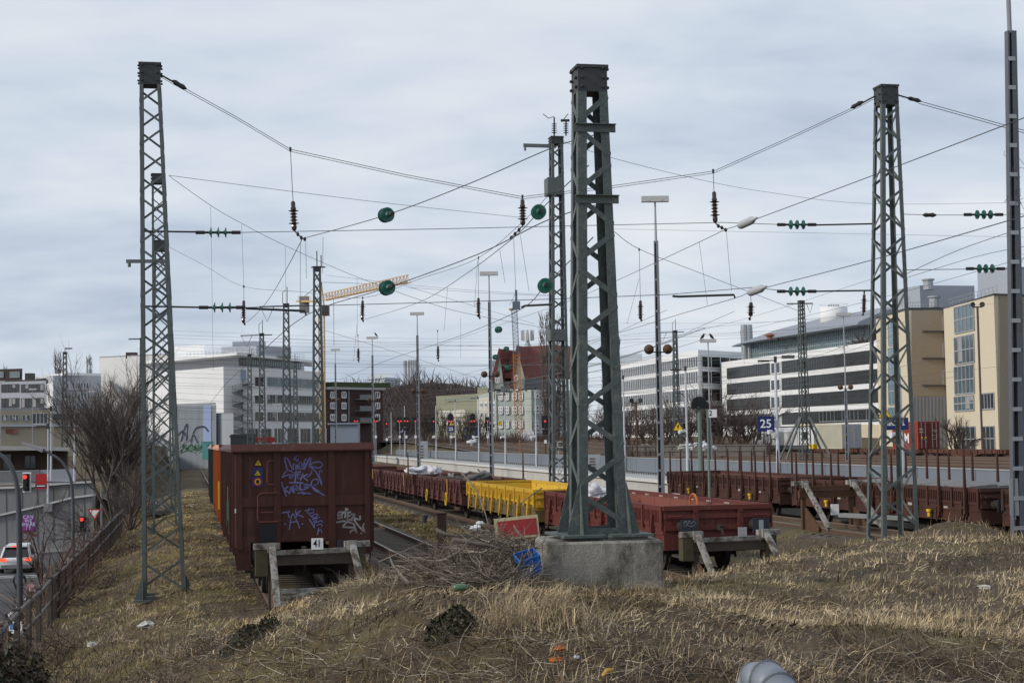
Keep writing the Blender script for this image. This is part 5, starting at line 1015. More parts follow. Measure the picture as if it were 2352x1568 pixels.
# ------------------------------------------------------------------ buffer stops
def buffer_stop(lab, s, t, zr, kind):
    root = thing('buffer_stop', lab, 'buffer stop', W(s, t, zr), 'buffer stops', AZ, True); ow = G['oldwood']
    b = MB(); b.bar((-.90,0,1.02),(.90,0,1.05),.10,.10); b.build('front_beam', ow, root)
    b = MB(); b.bar((-1.0,.08,.86),(1.0,.08,.86),.16,.2); b.build('back_beam', G['bufwood'], root)
    for x in (-1, 1):
        b = MB(); b.bar((x*.84,.1,-.1),(x*.84,.1,1.12),.14,.14,up=(0,1,0)); b.build('upright', G['bufwood'], root)
        b = MB(); b.bar((x*.84,-.06,1.16),(x*(.80 if x < 0 else 1.0),-1.35 if kind != 'o' else -1.9,.0),.13,.10); b.build('strut', ow, root)
        b = MB(); b.bz(x*.95-.27,x*.95+.27,-.04,.16,1.10,1.22); b.box((x*.84,-.07,1.14),(.19,.12,.20)); b.build('head_block', ow, root)
        b = MB(); b.bz(x*1.02-.16,x*1.02+.10,-.02,.3,.55,1.09); b.build('side_plank', mat('mossy_plank', (.09,.075,.04), .9, 0, (.05,.045,.035), 5, .5), root)
        b = MB(); b.ext([(x*.84-.03,-.1,.5),(x*.84-.03,-1.2,.04),(x*.84-.03,-1.2,-.1),(x*.84-.03,-.1,-.1)], (.06,0,0)); b.build('gusset', G['rust'], root)
    b = MB(); b.box((0,-.6,.28),(1.75,.14,.09)).box((0,-.85,.16),(1.75,.1,.07)).box((.05,-1.05,.05),(1.55,.16,.12)); b.bar((-.75,-.9,.14),(.1,-.9,.30),.05,.05).bar((.1,-.9,.30),(.8,-.9,.17),.05,.05); b.build('cross_timbers', ow, root)
    return root
s1 = buffer_stop('old white timber buffer stop with the 41 board before the brown wagon', 33.35, T1+.12, 0, 'a')
b = MB(); b.bz(-.02,.225,-.085,-.06,1.075,1.31); so_ = b.build('number_board', G['signwhite'], s1); text('number', '41', .21, (.10,-.089,1.195), (1,0,0), (0,0,1), G['ink'], so_, squash=.8)
s2 = buffer_stop('old timber buffer stop half sunk behind the grass before the red wagon', 35.05, T3+.0, -.12, 'a'); b = MB(); b.bz(.16,.37,-.085,-.06,1.08,1.30); b.build('blank_board', mat('board_grey', (.36,.37,.38), .7, 0, (.28,.29,.30), 6, .5), s2)
s3 = buffer_stop('rusty buffer stop with pale struts in front of the stake wagons', 48.6, T4, .33, 'o')
for c in list(s3.children):
    if c.name.startswith('side_plank') or c.name.startswith('cross_t'): bpy.data.objects.remove(c)
    elif c.name.startswith('upright') or c.name.startswith('front_beam') or c.name.startswith('back'): c.data.materials[0] = G['rust']
s3.scale = (1,1,1.2)
b = MB(); b.bar(W(46.9,T4-.3,.75), W(44.2,T4+.9,.72), .3, .12); mesh_thing('concrete_beam', 'grey beam lying by the rusty buffer stop', 'beam', b, G['conc_grey'], W(46,T4,.6))
b = MB(); c = AT(1915,1178,50.5) ; c = AT(1917,1159,51); b.bz(c.x-.12,c.x+.12,c.y-.08,c.y+.08,c.z-.32,c.z+.02); mesh_thing('white_marker_box', 'small white marker box beside the rusty buffer stop', 'marker', b, G['plastic_white'], c)
c = AT(1707,1185,55); b = MB(); b.box(c,(.7,.4,.3)); b.box(c+Vector((0,-.01,.16)),(.74,.42,.03)); mesh_thing('pale_block', 'pale rectangular block under the stake wagon', 'block', b, G['conc_grey'], c)
# ================================================================== buildings
class Fac:
    def __init__(s, a, c):
        s.a = AT(a[0], 1000, a[1]); s.c = AT(c[0], 1000, c[1]); s.a.z = s.c.z = 0
        s.d = (s.c-s.a); s.len = s.d.length; s.d.normalize(); s.n = Vector((s.d.y, -s.d.x, 0))
        if s.n.dot(-s.a) < 0: s.n = -s.n
    def at(s, u, v):
        r = ray(u, v); t = (s.a-CAM).dot(s.n)/r.dot(s.n); return CAM+r*t
    def win(s, root, u0, u1, vt, vb, n, name='window', gl=None, fr=None, mw=.09, hb=0, sub=False, dep=.05, blinds=0):
        """glazed opening between u0..u1; vt, vb at the left edge; n panes, hb horizontal bars"""
        p = s.at(u0, vt); q = s.at(u0, vb); e = s.at(u1, vt); e.z = p.z; L = (e-p).length; zt, zb = p.z, q.z; o = Vector((p.x,p.y,0)); b = MB(); nn = s.n
        b.M(0).ext([o+nn*.02+Vector((0,0,zb)), o+s.d*L+nn*.02+Vector((0,0,zb)), o+s.d*L+nn*.02+Vector((0,0,zt)), o+nn*.02+Vector((0,0,zt))], nn*.02)
        if blinds:
            rr = random.Random(int(u0*7+vt))
            for i in range(n):
                if rr.random() < blinds:
                    h = (zt-zb)*rr.uniform(.3,1); x0, x1 = L*i/n+.05, L*(i+1)/n-.05; P = [o+s.d*x0+nn*.045, o+s.d*x1+nn*.045]; b.M(2).add([P[0]+Vector((0,0,zt-h)), P[1]+Vector((0,0,zt-h)), P[1]+Vector((0,0,zt)), P[0]+Vector((0,0,zt))], [(0,1,2,3)])
        b.M(1)
        for i in range(n+1): x = L*i/n; b.bar(o+s.d*x+nn*.06+Vector((0,0,zb)), o+s.d*x+nn*.06+Vector((0,0,zt)), mw, dep, up=nn)
        for i in range(hb+2): z = zb+(zt-zb)*i/(hb+1); b.bar(o+nn*.062+Vector((0,0,z)), o+s.d*L+nn*.062+Vector((0,0,z)), mw, dep, up=nn)
        return b.build(name, [gl or G['glass'], fr or G['frame'], G['blind']], root)
def bld(name, lab, pts, zb, ztop, wallm, cat='building', back=14, roofm=None, par=.35, part='wall'):
    """pts: (u, Y) along the visible front from left to right; the body reaches `back` metres behind"""
    P = [AT(u, 1000, Y) for u, Y in pts]; c = sum(P, Vector())/len(P); root = thing(name, lab, cat, (c.x, c.y, zb))
    foot = [(p.x, p.y) for p in P]+[(p.x+p.x/p.y*back, p.y+back) for p in reversed(P)]
    b = MB(); b.prism(foot, zb, ztop); b.build(part, wallm, root)
    if roofm:
        f2 = [(c.x+(x-c.x)*1.004, c.y+(y-c.y)*1.004) for x, y in foot]; b = MB(); b.prism(f2, ztop+.003, ztop+par); b.build('roof', roofm, root)
    return root
def addp(root, part, pts, zb, zt, m, back=12):
    P = [AT(u, 1000, Y) for u, Y in pts]; foot = [(p.x, p.y) for p in P]+[(p.x+p.x/p.y*back, p.y+back) for p in reversed(P)]; b = MB(); b.prism(foot, zb, zt); return b.build(part, m, root)
zt = lambda u, v, Y: AT(u, v, Y).z
# --- far left: dark penthouse over a white block, white block with wing, beige base
R1 = bld('office_building', 'white office block with a dark brown penthouse at the left picture edge', [(-60,335),(106,330)], 0, zt(50,875,330), G['wall_grey'], roofm=G['roofdark'])
addp(R1, 'penthouse', [(-60,337),(51,334)], zt(50,874,330), zt(50,846,334), mat('penthouse_brown', (.05,.035,.035), .8)); f = Fac((-60,336.9),(51,333.9))
f.win(R1, 23, 45, 854, 867, 3, gl=G['glass_blue']); f.win(R1, -10, 8, 854, 867, 3, gl=G['glass_blue']); f = Fac((-60,335),(106,330))
for vt, vb in ((883,901),(915,936)):
    for u0, u1, n in ((4,44,5),(49,101,6)): f.win(R1, u0, u1, vt, vb, n, fr=G['framed'], blinds=.35)
b = MB(); p = AT(55,848,330); 
b.box(AT(69,870,334), (1.6,2,2.4)); b.build('roof_unit', G['roofdark'], R1)
R2 = bld('office_building', 'pale stepped office block with a jutting white top storey behind the bare tree', [(106,331),(122,328),(232,334)], 0, zt(122,862,328), G['wall_grey'])
addp(R2, 'top_storey', [(82,345),(149,328.5),(232,334.5)], zt(122,862,328), zt(149,855.5,328.5), G['white'], 16); addp(R2, 'stair_tower', [(106.5,329.6),(122,326.5)], 0, zt(115,880,328), G['white'], 3)
f = Fac((149,328.4),(232,334.4)); f.win(R2, 152, 229, 877, 893, 12, fr=G['wall_grey'], mw=.35, blinds=.5)
f = Fac((122,327.9),(232,333.9)); f.win(R2, 125, 229, 900, 917, 14, fr=G['wall_grey'], mw=.4, blinds=.45); f.win(R2, 125, 168, 934, 951, 6, fr=G['wall_grey'], mw=.4, blinds=.5); f = Fac((82,344.9),(149,328.4)); f.win(R2, 107, 115, 882, 900, 2, fr=G['framew'])
R3 = bld('warehouse', 'low beige industrial building with red brown strips and painted windows at the left', [(-70,300),(232,306)], -.5, zt(100,940,302), G['beige_old'], roofm=mat('flat_roof_blue', (.25,.28,.33), .7))
f = Fac((-70,299.9),(232,305.9))
for u0, u1 in ((4,18),(23,42),(52,69)): f.win(R3, u0, u1, 953, 966, 1, fr=G['wall_grey'])
f.win(R3, 75, 109, 949, 973, 4, fr=G['framew']); f.win(R3, 122, 182, 951, 962, 4, fr=G['framed'])
b = MB()
for u0, u1 in ((5,42),(150,186),(196,228)): a, c = f.at(u0, 985), f.at(u1, 995); b.box(((a.x+c.x)/2, (a.y+c.y)/2-.06, (a.z+c.z)/2), (abs(c.x-a.x), .1, abs(a.z-c.z)))
b.build('brick_strip', mat('strip_redbrown', (.20,.085,.06), .8), R3); a, c = f.at(-60, 977), f.at(230, 976); b = MB(); b.bar(a+f.n*.2, c+f.n*.2, .5, .5); b.build('ledge', mat('ledge_grey', (.36,.38,.42), .7), R3)
b = MB(); a = f.at(122, 945); c = f.at(180, 950)
b.ext([f.at(122,951), f.at(180,951), f.at(178,943), f.at(126,944)], f.n*2.0); b.build('awning', G['metalgrey'], R3)
for u_, w_ in ((11,'&'),(32,'N'),(60,'S')): text('graffiti', w_, 1.2, f.at(u_,960)+f.n*.12, (1,0,0), (0,0,1), mat('graffiti_pale', (.45,.48,.5), .7), R3)
# kiosk / entrance roof beyond the street lamp
R5 = bld('low_pavilion', 'low brown pavilion with a pale flat roof edge beyond the ramp wall', [(-40,150),(155,152)], .2, zt(60,1034,150), mat('pavilion_brown', (.045,.03,.027), .8, 0, (.07,.05,.04), .6, .6), back=10)
b = MB(); a, c = AT(-40,1027,149), AT(160,1031,151); b.bar(a, c, 2.4, .35); b.build('roof_slab', G['concrete'], R5)
f = Fac((-40,149.9),(155,151.9)); f.win(R5, 57, 82, 1046, 1075, 2, fr=G['framed']); f.win(R5, 8, 26, 1042, 1080, 1, 'door', fr=G['framed'])
# --- white slab behind the tree and the big white building
R4 = bld('white_slab_building', 'tall windowless white slab building behind the bare tree', [(229,352),(400,344)], 0, zt(300,818,348), mat('slab_white', (.66,.655,.64), .8, 0, (.6,.595,.58), .1, .4), roofm=G['roofgrey'], par=.25); b = MB(); b.box(AT(295,815,347)+Vector((0,3,0)), (2.2,2,1.4)); b.build('chimney', G['brickdark'], R4)
RW = bld('office_building', 'big white office building with roof overhang and spiral stair left of the crane', [(340,322),(514,300),(567,303),(747,330)], -.2, zt(514,842,300), G['white'], back=16)
addp(RW, 'top_storey', [(350,326),(548,305),(700,328)], zt(514,842,300), zt(545,817,302), mat('storey_grey', (.42,.44,.47), .7), 14)
b = MB(); P = [AT(335,1000,322), AT(545,1000,297), AT(718,1000,330)]; z = zt(545,815,297); foot = [(p.x,p.y) for p in P]+[(p.x+p.x/p.y*18,p.y+18) for p in reversed(P)]; b.prism(foot, z, z+.55); b.build('roof_overhang', G['whitem'], RW)
addp(RW, 'roof_house', [(510,312),(590,310),(670,316)], z+.55, zt(590,794,310), G['wall_grey'], 10); addp(RW, 'roof_unit', [(535,316),(612,316)], zt(590,794,310), zt(570,784,316), G['metalgrey'], 6); addp(RW, 'roof_plant', [(395,325),(470,320)], z+.3, zt(430,793,322), G['white'], 8)
f = Fac((548,304.9),(700,327.9)); f.win(RW, 551, 575, 824, 838, 4, fr=G['framed']); f.win(RW, 578, 690, 824, 839, 22, gl=G['glass_blue'], fr=G['framed'], mw=.12)
f = Fac((567,302.95),(747,329.95))
for k, (vt, vb) in enumerate(((864,884),(904,924),(944,964))):
    f.win(RW, 584, 605, vt, vb+4, 2, fr=G['framew'], mw=.25); f.win(RW, 614, 744, vt+2, vb+2, 24, gl=G['glass'] if k else G['glass_blue'], fr=G['frame'], mw=.10, blinds=.3)
for i in range(6): u = 568+i*30; f.win(RW, u, u+23, 984, 1016, 3, 'ground_window', fr=G['frame'], mw=.15)
for i in range(7): p = f.at(564+i*30, 984); q = Vector((p.x,p.y,-.2)); b = MB(); b.bar(q+f.n*.2, Vector((p.x,p.y,p.z))+f.n*.2, .7, .4, up=f.n); b.build('column', G['white'], RW)
b = MB(); b.bar(f.at(575,1009)+f.n*.4, f.at(625,1009)+f.n*.4, .3, .9); b.build('red_band', G['signred'], RW)
b = MB(); f2 = Fac((514,299.9),(567,302.9)); f2.win(RW, 554, 564, 850, 876, 1, 'door', gl=mat('door_blue', (.25,.32,.42), .5), fr=G['frame'])
c = f2.at(544,1000)+f2.n*2.2; z1 = f2.at(550,882).z; b = MB(); R_ = 1.9; n_ = 150; b.tube([(c.x,c.y,-.2),(c.x,c.y,z1+1)], .14, 8)
for i in range(n_):
    a = i*2*PI/24; z = -.2+(z1+.2)*i/n_; d = Vector((math.cos(a), math.sin(a), 0)); b.bar(Vector((c.x,c.y,z)), Vector((c.x,c.y,z))+d*R_, .5, .06)
    if i % 2 == 0: b.bar(Vector((c.x,c.y,z))+d*R_, Vector((c.x,c.y,z+1.1))+d*R_, .04, .04)
b.tube([(c.x+R_*math.cos(i*2*PI/24), c.y+R_*math.sin(i*2*PI/24), -.2+(z1+.2)*i/n_+1.1) for i in range(n_)], .05, 4, False); b.bar((c.x,c.y,z1), (c.x+1.6,c.y+2.4,z1), 2.2, .12); b.build('spiral_stair', mat('stair_grey', (.17,.185,.21), .6), RW)
b = MB(); zr = z+.0
pts = [AT(430,1000,312), AT(545,1000,298.5), AT(700,1000,327)]; z = zt(545,815,297)+.55
for hh in (.5, 1.0): b.tube([(p.x,p.y,z+hh) for p in pts], .035, 4)
for p, q in zip(pts, pts[1:]):
    for i in range(14): w = p.lerp(q, i/13); b.bar((w.x,w.y,z), (w.x,w.y,z+1.0), .04, .04)
b.build('roof_railing', G['galv'], RW)
# --- grey sheds with graffiti before the white building
R6 = bld('shed', 'grey corrugated shed with graffiti before the white office building', [(405,232),(496,228)], -.3, zt(450,929,230), mat('shed_grey', (.33,.36,.40), .7, 0, (.27,.30,.34), .6, .5, stretch=(2,2,.1)), back=16, roofm=G['roofgrey'], par=.2)
f = Fac((405,231.9),(496,227.9)); b = MB()
for i in range(34): p = f.at(407+i*2.7, 931); b.bar(Vector((p.x,p.y,-.3))+f.n*.05, p+f.n*.05, .12, .08, up=f.n)
b.build('cladding_ribs', MATS['shed_grey'], R6); b = MB(); a, c = f.at(468,932), f.at(484,1018); b.ext([f.at(468,932)+f.n*.1, f.at(486,932)+f.n*.1, f.at(486,1018)+f.n*.1, f.at(468,1018)+f.n*.1], f.n*.02); b.build('blue_strip', mat('strip_blue', (.22,.30,.52), .7, 0, (.28,.34,.48), .3, .5), R6)
strokes('graffiti', [[(418,1012),(425,985),(432,975),(430,1010)],[(440,1015),(450,985),(470,980),(480,990)],[(410,1000),(420,990),(428,1000)],[(448,1000),(455,1015)]], .28, type('q', (), {'__call__': lambda s_, x, y: f.at(x, y)+f.n*.13, 'nrm': f.n})(), mat('spray_dark', (.05,.06,.09), .8), R6)
R7 = bld('shed', 'lower grey shed stepping down beside the spiral stair', [(496,229),(536,226)], -.3, zt(515,951,228), mat('shed_grey2', (.34,.36,.39), .7, 0, (.27,.29,.32), .5, .5, stretch=(2,2,.1)), back=14, roofm=G['roofgrey'], par=.2)
b = MB(); p = AT(558,1000,222); b.box((p.x,p.y,zt(558,1008,222)-.6), (3.2,2,2.6)); b.box((p.x-.1,p.y,zt(558,1000,222)-.1), (3.3,2.1,.2)); tag(b.build('dark_container', mat('dark_box', (.03,.035,.04), .7), origin=(p.x,p.y,0)), 'dark low box hut at the foot of the spiral stair', 'hut')
b = MB(); c = AT(440,1030,190); rr = random.Random(3)
for i in range(60): q = c+Vector((rr.uniform(-1.3,1.3), rr.uniform(-.3,.3), rr.uniform(-.45,.45))); d = Vector((rr.uniform(-1,1), 0, rr.uniform(-1,1)))*.35; b.bar(q-d, q+d, .14, .06)
mesh_thing('green_heap', 'heap of bright green mesh beside the far track curve', 'heap', b, mat('bright_green', (.04,.22,.07), .7, 0, (.02,.09,.05), 5, .6), c)
b = MB(); c = AT(477,1035,180); b.box(c, (1.1,1,2.0)); b.box(c+Vector((0,0,1.03)), (1.2,1.1,.08)); mesh_thing('teal_cabinet', 'teal cabinet behind the dark green wagon', 'cabinet', b, mat('teal', (.10,.30,.28), .6), c)
# --- brick flats with green roof edge
R8 = bld('brick_flats', 'dark red brick flats with small white framed windows right of the crane mast', [(747,335),(880,345)], -.3, zt(760,894,336), G['brickdark'], back=14)
f = Fac((747,334.9),(880,344.9)); b = MB(); a, c = f.at(747,893), f.at(880,895); b.bar(a+Vector((0,0,.2))+f.n*.3, c+Vector((0,0,.2))+f.n*.3, 1.2, .5); b.build('eaves', mat('eaves_pale', (.40,.41,.40), .7), R8); b = MB(); b.bar(a+Vector((0,2,1.0)), c+Vector((0,2,1.0)), 5, 1.0); b.build('green_roof', mat('roof_moss', (.06,.08,.04), .9), R8)
for j, v in enumerate((900,925,952)):
    for u in (759,785,862): f.win(R8, u, u+9.5, v, v+13, 2, fr=G['framew'], mw=.28)
b = MB()
for v in (905,931,958): b.bar(f.at(815,v+12)+f.n*1.0, f.at(852,v+12)+f.n*1.0, 2.0, .25); b.bar(f.at(815,v+7)+f.n*1.9, f.at(852,v+7)+f.n*1.9, .08, 1.0)
b.build('balcony', G['conc_grey'], R8)
for u in (800,): b = MB(); b.tube([f.at(u,895)+f.n*.2, f.at(u,1000)+f.n*.2], .12, 6); b.build('drain_pipe', G['galv'], R8)
p = AT(793,985,250); b = MB(); b.box((p.x,p.y,p.z-1), (4.4,3,3.4)); b.box((p.x-.2,p.y-.2,p.z+.85),(4.8,3.3,.25)); mesh_thing('signal_hut', 'grey blue hut with a pale roof before the brick flats', 'hut', b, mat('hut_blue', (.22,.26,.32), .7), (p.x,p.y,0))
# --- far skyline
R9 = bld('glass_office', 'hazy far glass office on the skyline left of the chimneys', [(845,900),(884,880),(920,900)], 0, zt(884,866,880), mat('hazed_glass', (.30,.36,.40), .5, 0, (.36,.42,.46), .1, .5), back=30); f = Fac((845,899.6),(884,879.6))  # distance haze is mixed into the office's pale glass and wall colours
addp(R9, 'roof_step', [(850,905),(895,890)], zt(884,866,880), zt(870,858,890), mat('hazed_pale', (.42,.46,.50), .7), 20)
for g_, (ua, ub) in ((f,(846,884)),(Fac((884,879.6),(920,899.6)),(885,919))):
    for v in (870,880,890): g_.win(R9, ua, ub, v, v+6, 8, fr=mat('hazed_pale', (.42,.46,.50)), mw=.6)
def stack(name, lab, us, vt, Y, r, m, cat='chimney', grp=None):
    for i, u in enumerate(us):
        p = AT(u, vt, Y); root = thing(name, lab[i] if isinstance(lab, list) else lab, cat, (p.x,p.y,0), grp); b = MB(); b.lathe((p.x,p.y,0), [(r,0),(r,p.z)], n=12); b.build('shaft', m, root); b = MB(); b.lathe((p.x,p.y,p.z-4), [(r*1.06,0),(r*1.06,3)], n=12); b.build('top_ring', mat('ring_grey', (.33,.35,.38), .7), root)
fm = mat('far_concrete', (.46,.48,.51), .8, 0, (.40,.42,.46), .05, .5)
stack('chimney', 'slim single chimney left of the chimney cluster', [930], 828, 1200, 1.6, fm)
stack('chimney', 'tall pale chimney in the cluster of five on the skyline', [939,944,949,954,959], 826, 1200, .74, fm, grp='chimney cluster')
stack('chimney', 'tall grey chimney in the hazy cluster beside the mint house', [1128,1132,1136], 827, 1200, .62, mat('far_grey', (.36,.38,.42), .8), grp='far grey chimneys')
stack('vent_stack', ['left of two shiny metal stacks above the curved roof','right of two shiny metal stacks above the curved roof'], [1709,1719.5], 746, 330, .75, G['galv'])
# hill and its wood
b = MB(); hp = [(760,905),(860,893),(900,882),(950,874),(1000,872),(1050,876),(1090,884),(1140,892),(1200,905),(1260,930)]
for i in range(len(hp)-1):
    (u0,v0),(u1,v1) = hp[i], hp[i+1]; A0, A1 = AT(u0,v0+6,640), AT(u1,v1+6,640); F0, F1 = AT(u0,1000,460), AT(u1,1000,460); F0.z = F1.z = 0; B0, B1 = A0+Vector((0,260,-30)), A1+Vector((0,260,-30)); b.add([F0,F1,A1,A0,B0,B1], [(0,1,2,3),(3,2,5,4)])
o = b.build('hill', mat('hill_brown', (.05,.04,.04), .95, 0, (.075,.06,.058), .05, .6), origin=AT(1000,1000,460)); o['kind'] = 'structure'
# --- olive block and the mint house
R10 = bld('long_block', 'long olive roofed block with pale window rows before the wooded hill', [(1003,420),(1070,408),(1122,396)], 1, zt(1070,934,408), G['olive'], back=12)
addp(R10, 'upper_storey', [(1003,421),(1100,404)], zt(1070,934,408), zt(1050,906,410), G['olive'], 9); addp(R10, 'tower_end', [(1098,402),(1122,397)], zt(1070,934,408), zt(1110,889,398), G['olive'], 8)
f = Fac((1003,419.9),(1070,407.9)); f.win(R10, 1010, 1068, 946, 955, 14, fr=G['cream'], mw=.7); f.win(R10, 1010, 1068, 966, 974, 14, fr=G['cream'], mw=.7); f = Fac((1003,420.9),(1100,403.9)); f.win(R10, 1022, 1096, 915, 922, 10, gl=G['glass_blue'], fr=G['olive'], mw=.4)
YH = 330
RH = bld('gabled_house', 'mint green town house with steep red roofs and two gables', [(1098,YH+30),(1140,YH),(1205,YH-2),(1222,YH-6),(1330,YH+6)], .8, zt(1180,897,YH), G['mint'], back=16)
addp(RH, 'side_wing', [(1097,YH+29),(1141,YH-.3)], .8, zt(1120,908,YH), G['cream'], 10)
def gable(u0, u1, up, ve, vp, Y, dep):
    a, c, t = AT(u0,ve,Y), AT(u1,ve,Y), AT(up,vp,Y); b = MB(); b.ext([a, c, t], (0,.5,0)); b.build('gable', G['mint'], RH)
    dv = Vector((dep*.35, dep, 0)); b = MB(); o_ = Vector((0,0,.35)); b.add([a+o_, t+o_, t+o_+dv, a+o_+dv], [(0,1,2,3)]); b.add([c+o_, t+o_, t+o_+dv, c+o_+dv], [(0,1,2,3)]); b.ext([a+o_+Vector((-.3,-.2,-.3)), t+o_+Vector((0,-.2,.2)), t+o_+Vector((.5,-.2,-.6)), a+o_+Vector((.5,-.2,-.4))], (0,.3,0)); b.build('gable_roof', G['redroof'], RH)
gable(1126,1158,1146,893,804,YH-1,14); gable(1174,1212,1187,893,797,YH-2,14)
b = MB(); a, c, t1, t2 = AT(1150,868,YH), AT(1205,868,YH), AT(1147,806,YH+7), AT(1190,806,YH+7); b.add([a,c,t2,t1], [(0,1,2,3)]); a, c, t1, t2 = AT(1206,872,YH-3), AT(1262,870,YH+2), AT(1189,796,YH+6), AT(1275,792,YH+9); b.add([a,c,t2,t1, t1+Vector((0,7,-12)), t2+Vector((0,7,-12))], [(0,1,2,3),(3,2,5,4)]); c2 = AT(1335,872,YH+5); b.add([c, c2, AT(1330,796,YH+10), t2], [(0,1,2,3)]); b.build('roof', G['redroof'], RH)
b = MB(); b.ext([AT(1203,895,YH-4), AT(1276,895,YH), AT(1266,868,YH+.5), AT(1207,870,YH-3.5)], (0,1.2,0)); b.ext([AT(1150,896,YH-1.5), AT(1172,896,YH-1.5), AT(1170,876,YH-.5), AT(1152,878,YH-.5)], (0,1,0)); b.build('dormer_skirt', mat('slate_grey', (.12,.125,.13), .8), RH)
f = Fac((1222,YH-6.2),(1330,YH+5.8))
for v in (897,932,966,1002-26+8):
    for u in (1226,1242,1277,1295): f.win(RH, u, u+11, v, v+16, 2, fr=G['framew'], mw=.3, hb=1, blinds=.2)
f = Fac((1140,YH-.2),(1205,YH-2.2))
for v in (902,934,966):
    for u in (1146,1160,1178,1192): f.win(RH, u, u+8, v, v+16, 2, fr=G['framew'], mw=.28, hb=1)
f = Fac((1174,YH-2.6),(1212,YH-2.6)); f.win(RH, 1182, 1188, 862, 874, 1, fr=G['framew'], mw=.25); f = Fac((1126,YH-1.6),(1158,YH-1.6)); f.win(RH, 1138, 1146, 866, 878, 2, fr=G['framew'], mw=.25)
f = Fac((1097,YH+28.8),(1141,YH-.5))
for v in (925,948,972):
    for u in (1104,1114,1124,1132): f.win(RH, u, u+5, v, v+11, 1, fr=G['framew'], mw=.25)
b = MB()
for u, v in ((1164,868),(1142,889)): b.box(AT(u,v,YH+2), (1.4,1.2,5)); 
b.build('chimney', G['brickdark'], RH)
p = AT(1212,797,400); root = thing('phone_mast', 'rooftop phone mast with white panel antennas behind the red roof', 'antenna mast', (p.x,p.y,zt(1212,800,400))); b = MB(); b.lathe((p.x,p.y,zt(1212,800,400)), [(1.2,0),(.5,1.5),(.4,4)], n=8); b.build('pole', G['galv'], root)
for i in range(8): a = i*PI/4; b = MB(); b.box((p.x+1.4*math.cos(a), p.y+1.4*math.sin(a), zt(1212,770,400)), (.55,.4,2.6)); b.build('antenna_panel', G['lampwhite'], root)
# --- stepped white office and ribbon window office
R11 = bld('office_building', 'white stepped office block with ribbon windows left of the curved roof building', [(1418,400),(1608,338),(1720,352)], 1, zt(1608,803,338), G['whitem'], back=26, roofm=None)
f1 = Fac((1418,399.9),(1608,337.9)); f2 = Fac((1608,337.9),(1720,351.9)); b = MB(); b.bar(f1.at(1418,830)+f1.n*.1, f1.at(1607,804)+f1.n*.1, .1, .3)
for k, (vl, vb) in enumerate(((848,870),(877,902),(911,936),(944,968),(976,999))):
    zz = f1.at(1420, vl).z; f1.win(R11, 1421, 1604, f1.at(1421,vl).z*0+vl, vb, 40, 'window_band', fr=G['whitem'], mw=.22, dep=.09)
    P = f1.at(1421, vl); Q = f1.at(1421, vb); t_ = f2.at(1611, 900); 
    d_ = (f2.at(1611,900).xy.length)
    vt2 = 900+(f2.at(1611,900).z-P.z)/( (f2.at(1611,900).z-f2.at(1611,910).z)/10 ); vb2 = 900+(f2.at(1611,900).z-Q.z)/((f2.at(1611,900).z-f2.at(1611,910).z)/10)
    f2.win(R11, 1611, 1716, vt2, vb2, 5, 'window_band', fr=G['whitem'], mw=.22, dep=.09, gl=mat('glass_black', (.008,.009,.011), .1, spec=.4))
addp(R11, 'roof_house', [(1424,415),(1479,408)], zt(1424,831,400), zt(1450,812,408), G['metalgrey'], 10)
R12 = bld('office_building', 'long white office with dark ribbon windows under a lens shaped grey roof', [(1661,338),(2060,264)], 1, zt(1661,832,338), G['whitem'], back=24)
f = Fac((1661,337.9),(2060,263.9))
for k, (vt, vb) in enumerate(((846,870),(882,906),(918,943),(955,978))):
    f.win(R12, 1670, 1768, vt, vb, 24, 'window_band', fr=G['framed'], mw=.1, gl=mat('glass_smoke', (.035,.04,.045), .15, 0, (.06,.065,.07), .5, .6), dep=.05)
    k_ = lambda v, u: v-(v-999)*(0) 
    def vv(u, v): P = f.at(1670, v); A = f.at(u, 900); B = f.at(u, 910); return 900+(A.z-P.z)/((A.z-B.z)/10)
    f.win(R12, 1771, 1780, vv(1771,vt), vv(1771,vb), 1, fr=G['whitem'], mw=.3); f.win(R12, 1783, 1792, vv(1783,vt), vv(1783,vb), 1, fr=G['whitem'], mw=.3)
    f.win(R12, 1796, 2050, vv(1796,vt), vv(1796,vb), 62, 'window_band', fr=G['framed'], mw=.1, gl=MATS['glass_smoke'], dep=.05)
b = MB(); b.ext([f.at(1832,972)+f.n*.2, f.at(2050,975)+f.n*.2, f.at(2050,1040)+f.n*.2, f.at(1832,1036)+f.n*.2], f.n*.1); b.build('beige_base', mat('beige_band', (.56,.48,.35), .85, 0, (.5,.43,.31), 1, .4), R12); f.win(R12, 1882, 2030, 945, 968, 16, 'lower_glazing', gl=mat('frosted', (.30,.33,.37), .4), fr=G['frame'])
addp(R12, 'glass_storey', [(1716,333),(2000,281)], zt(1661,832,338)+.02, zt(1716,792,333), G['glass_blue'], 14); fg = Fac((1716,332.8),(2000,280.8)); b = MB()
for i in range(60):
    p = fg.at(1716+i*4.75, 800); z0, z1 = zt(1661,832,338), zt(1716,792,333); b.bar(Vector((p.x,p.y,z0))+fg.n*.05, Vector((p.x,p.y,z1))+fg.n*.05, .12, .12, up=fg.n)
for h in (.33,.66): z0, z1 = zt(1661,832,338), zt(1716,792,333); a, c = fg.at(1716,800), fg.at(2000,800); b.bar(Vector((a.x,a.y,z0+(z1-z0)*h))+fg.n*.06, Vector((c.x,c.y,z0+(z1-z0)*h))+fg.n*.06, .12, .1)
b.build('mullions', mat('mullion_pale', (.33,.38,.40), .5), R12)
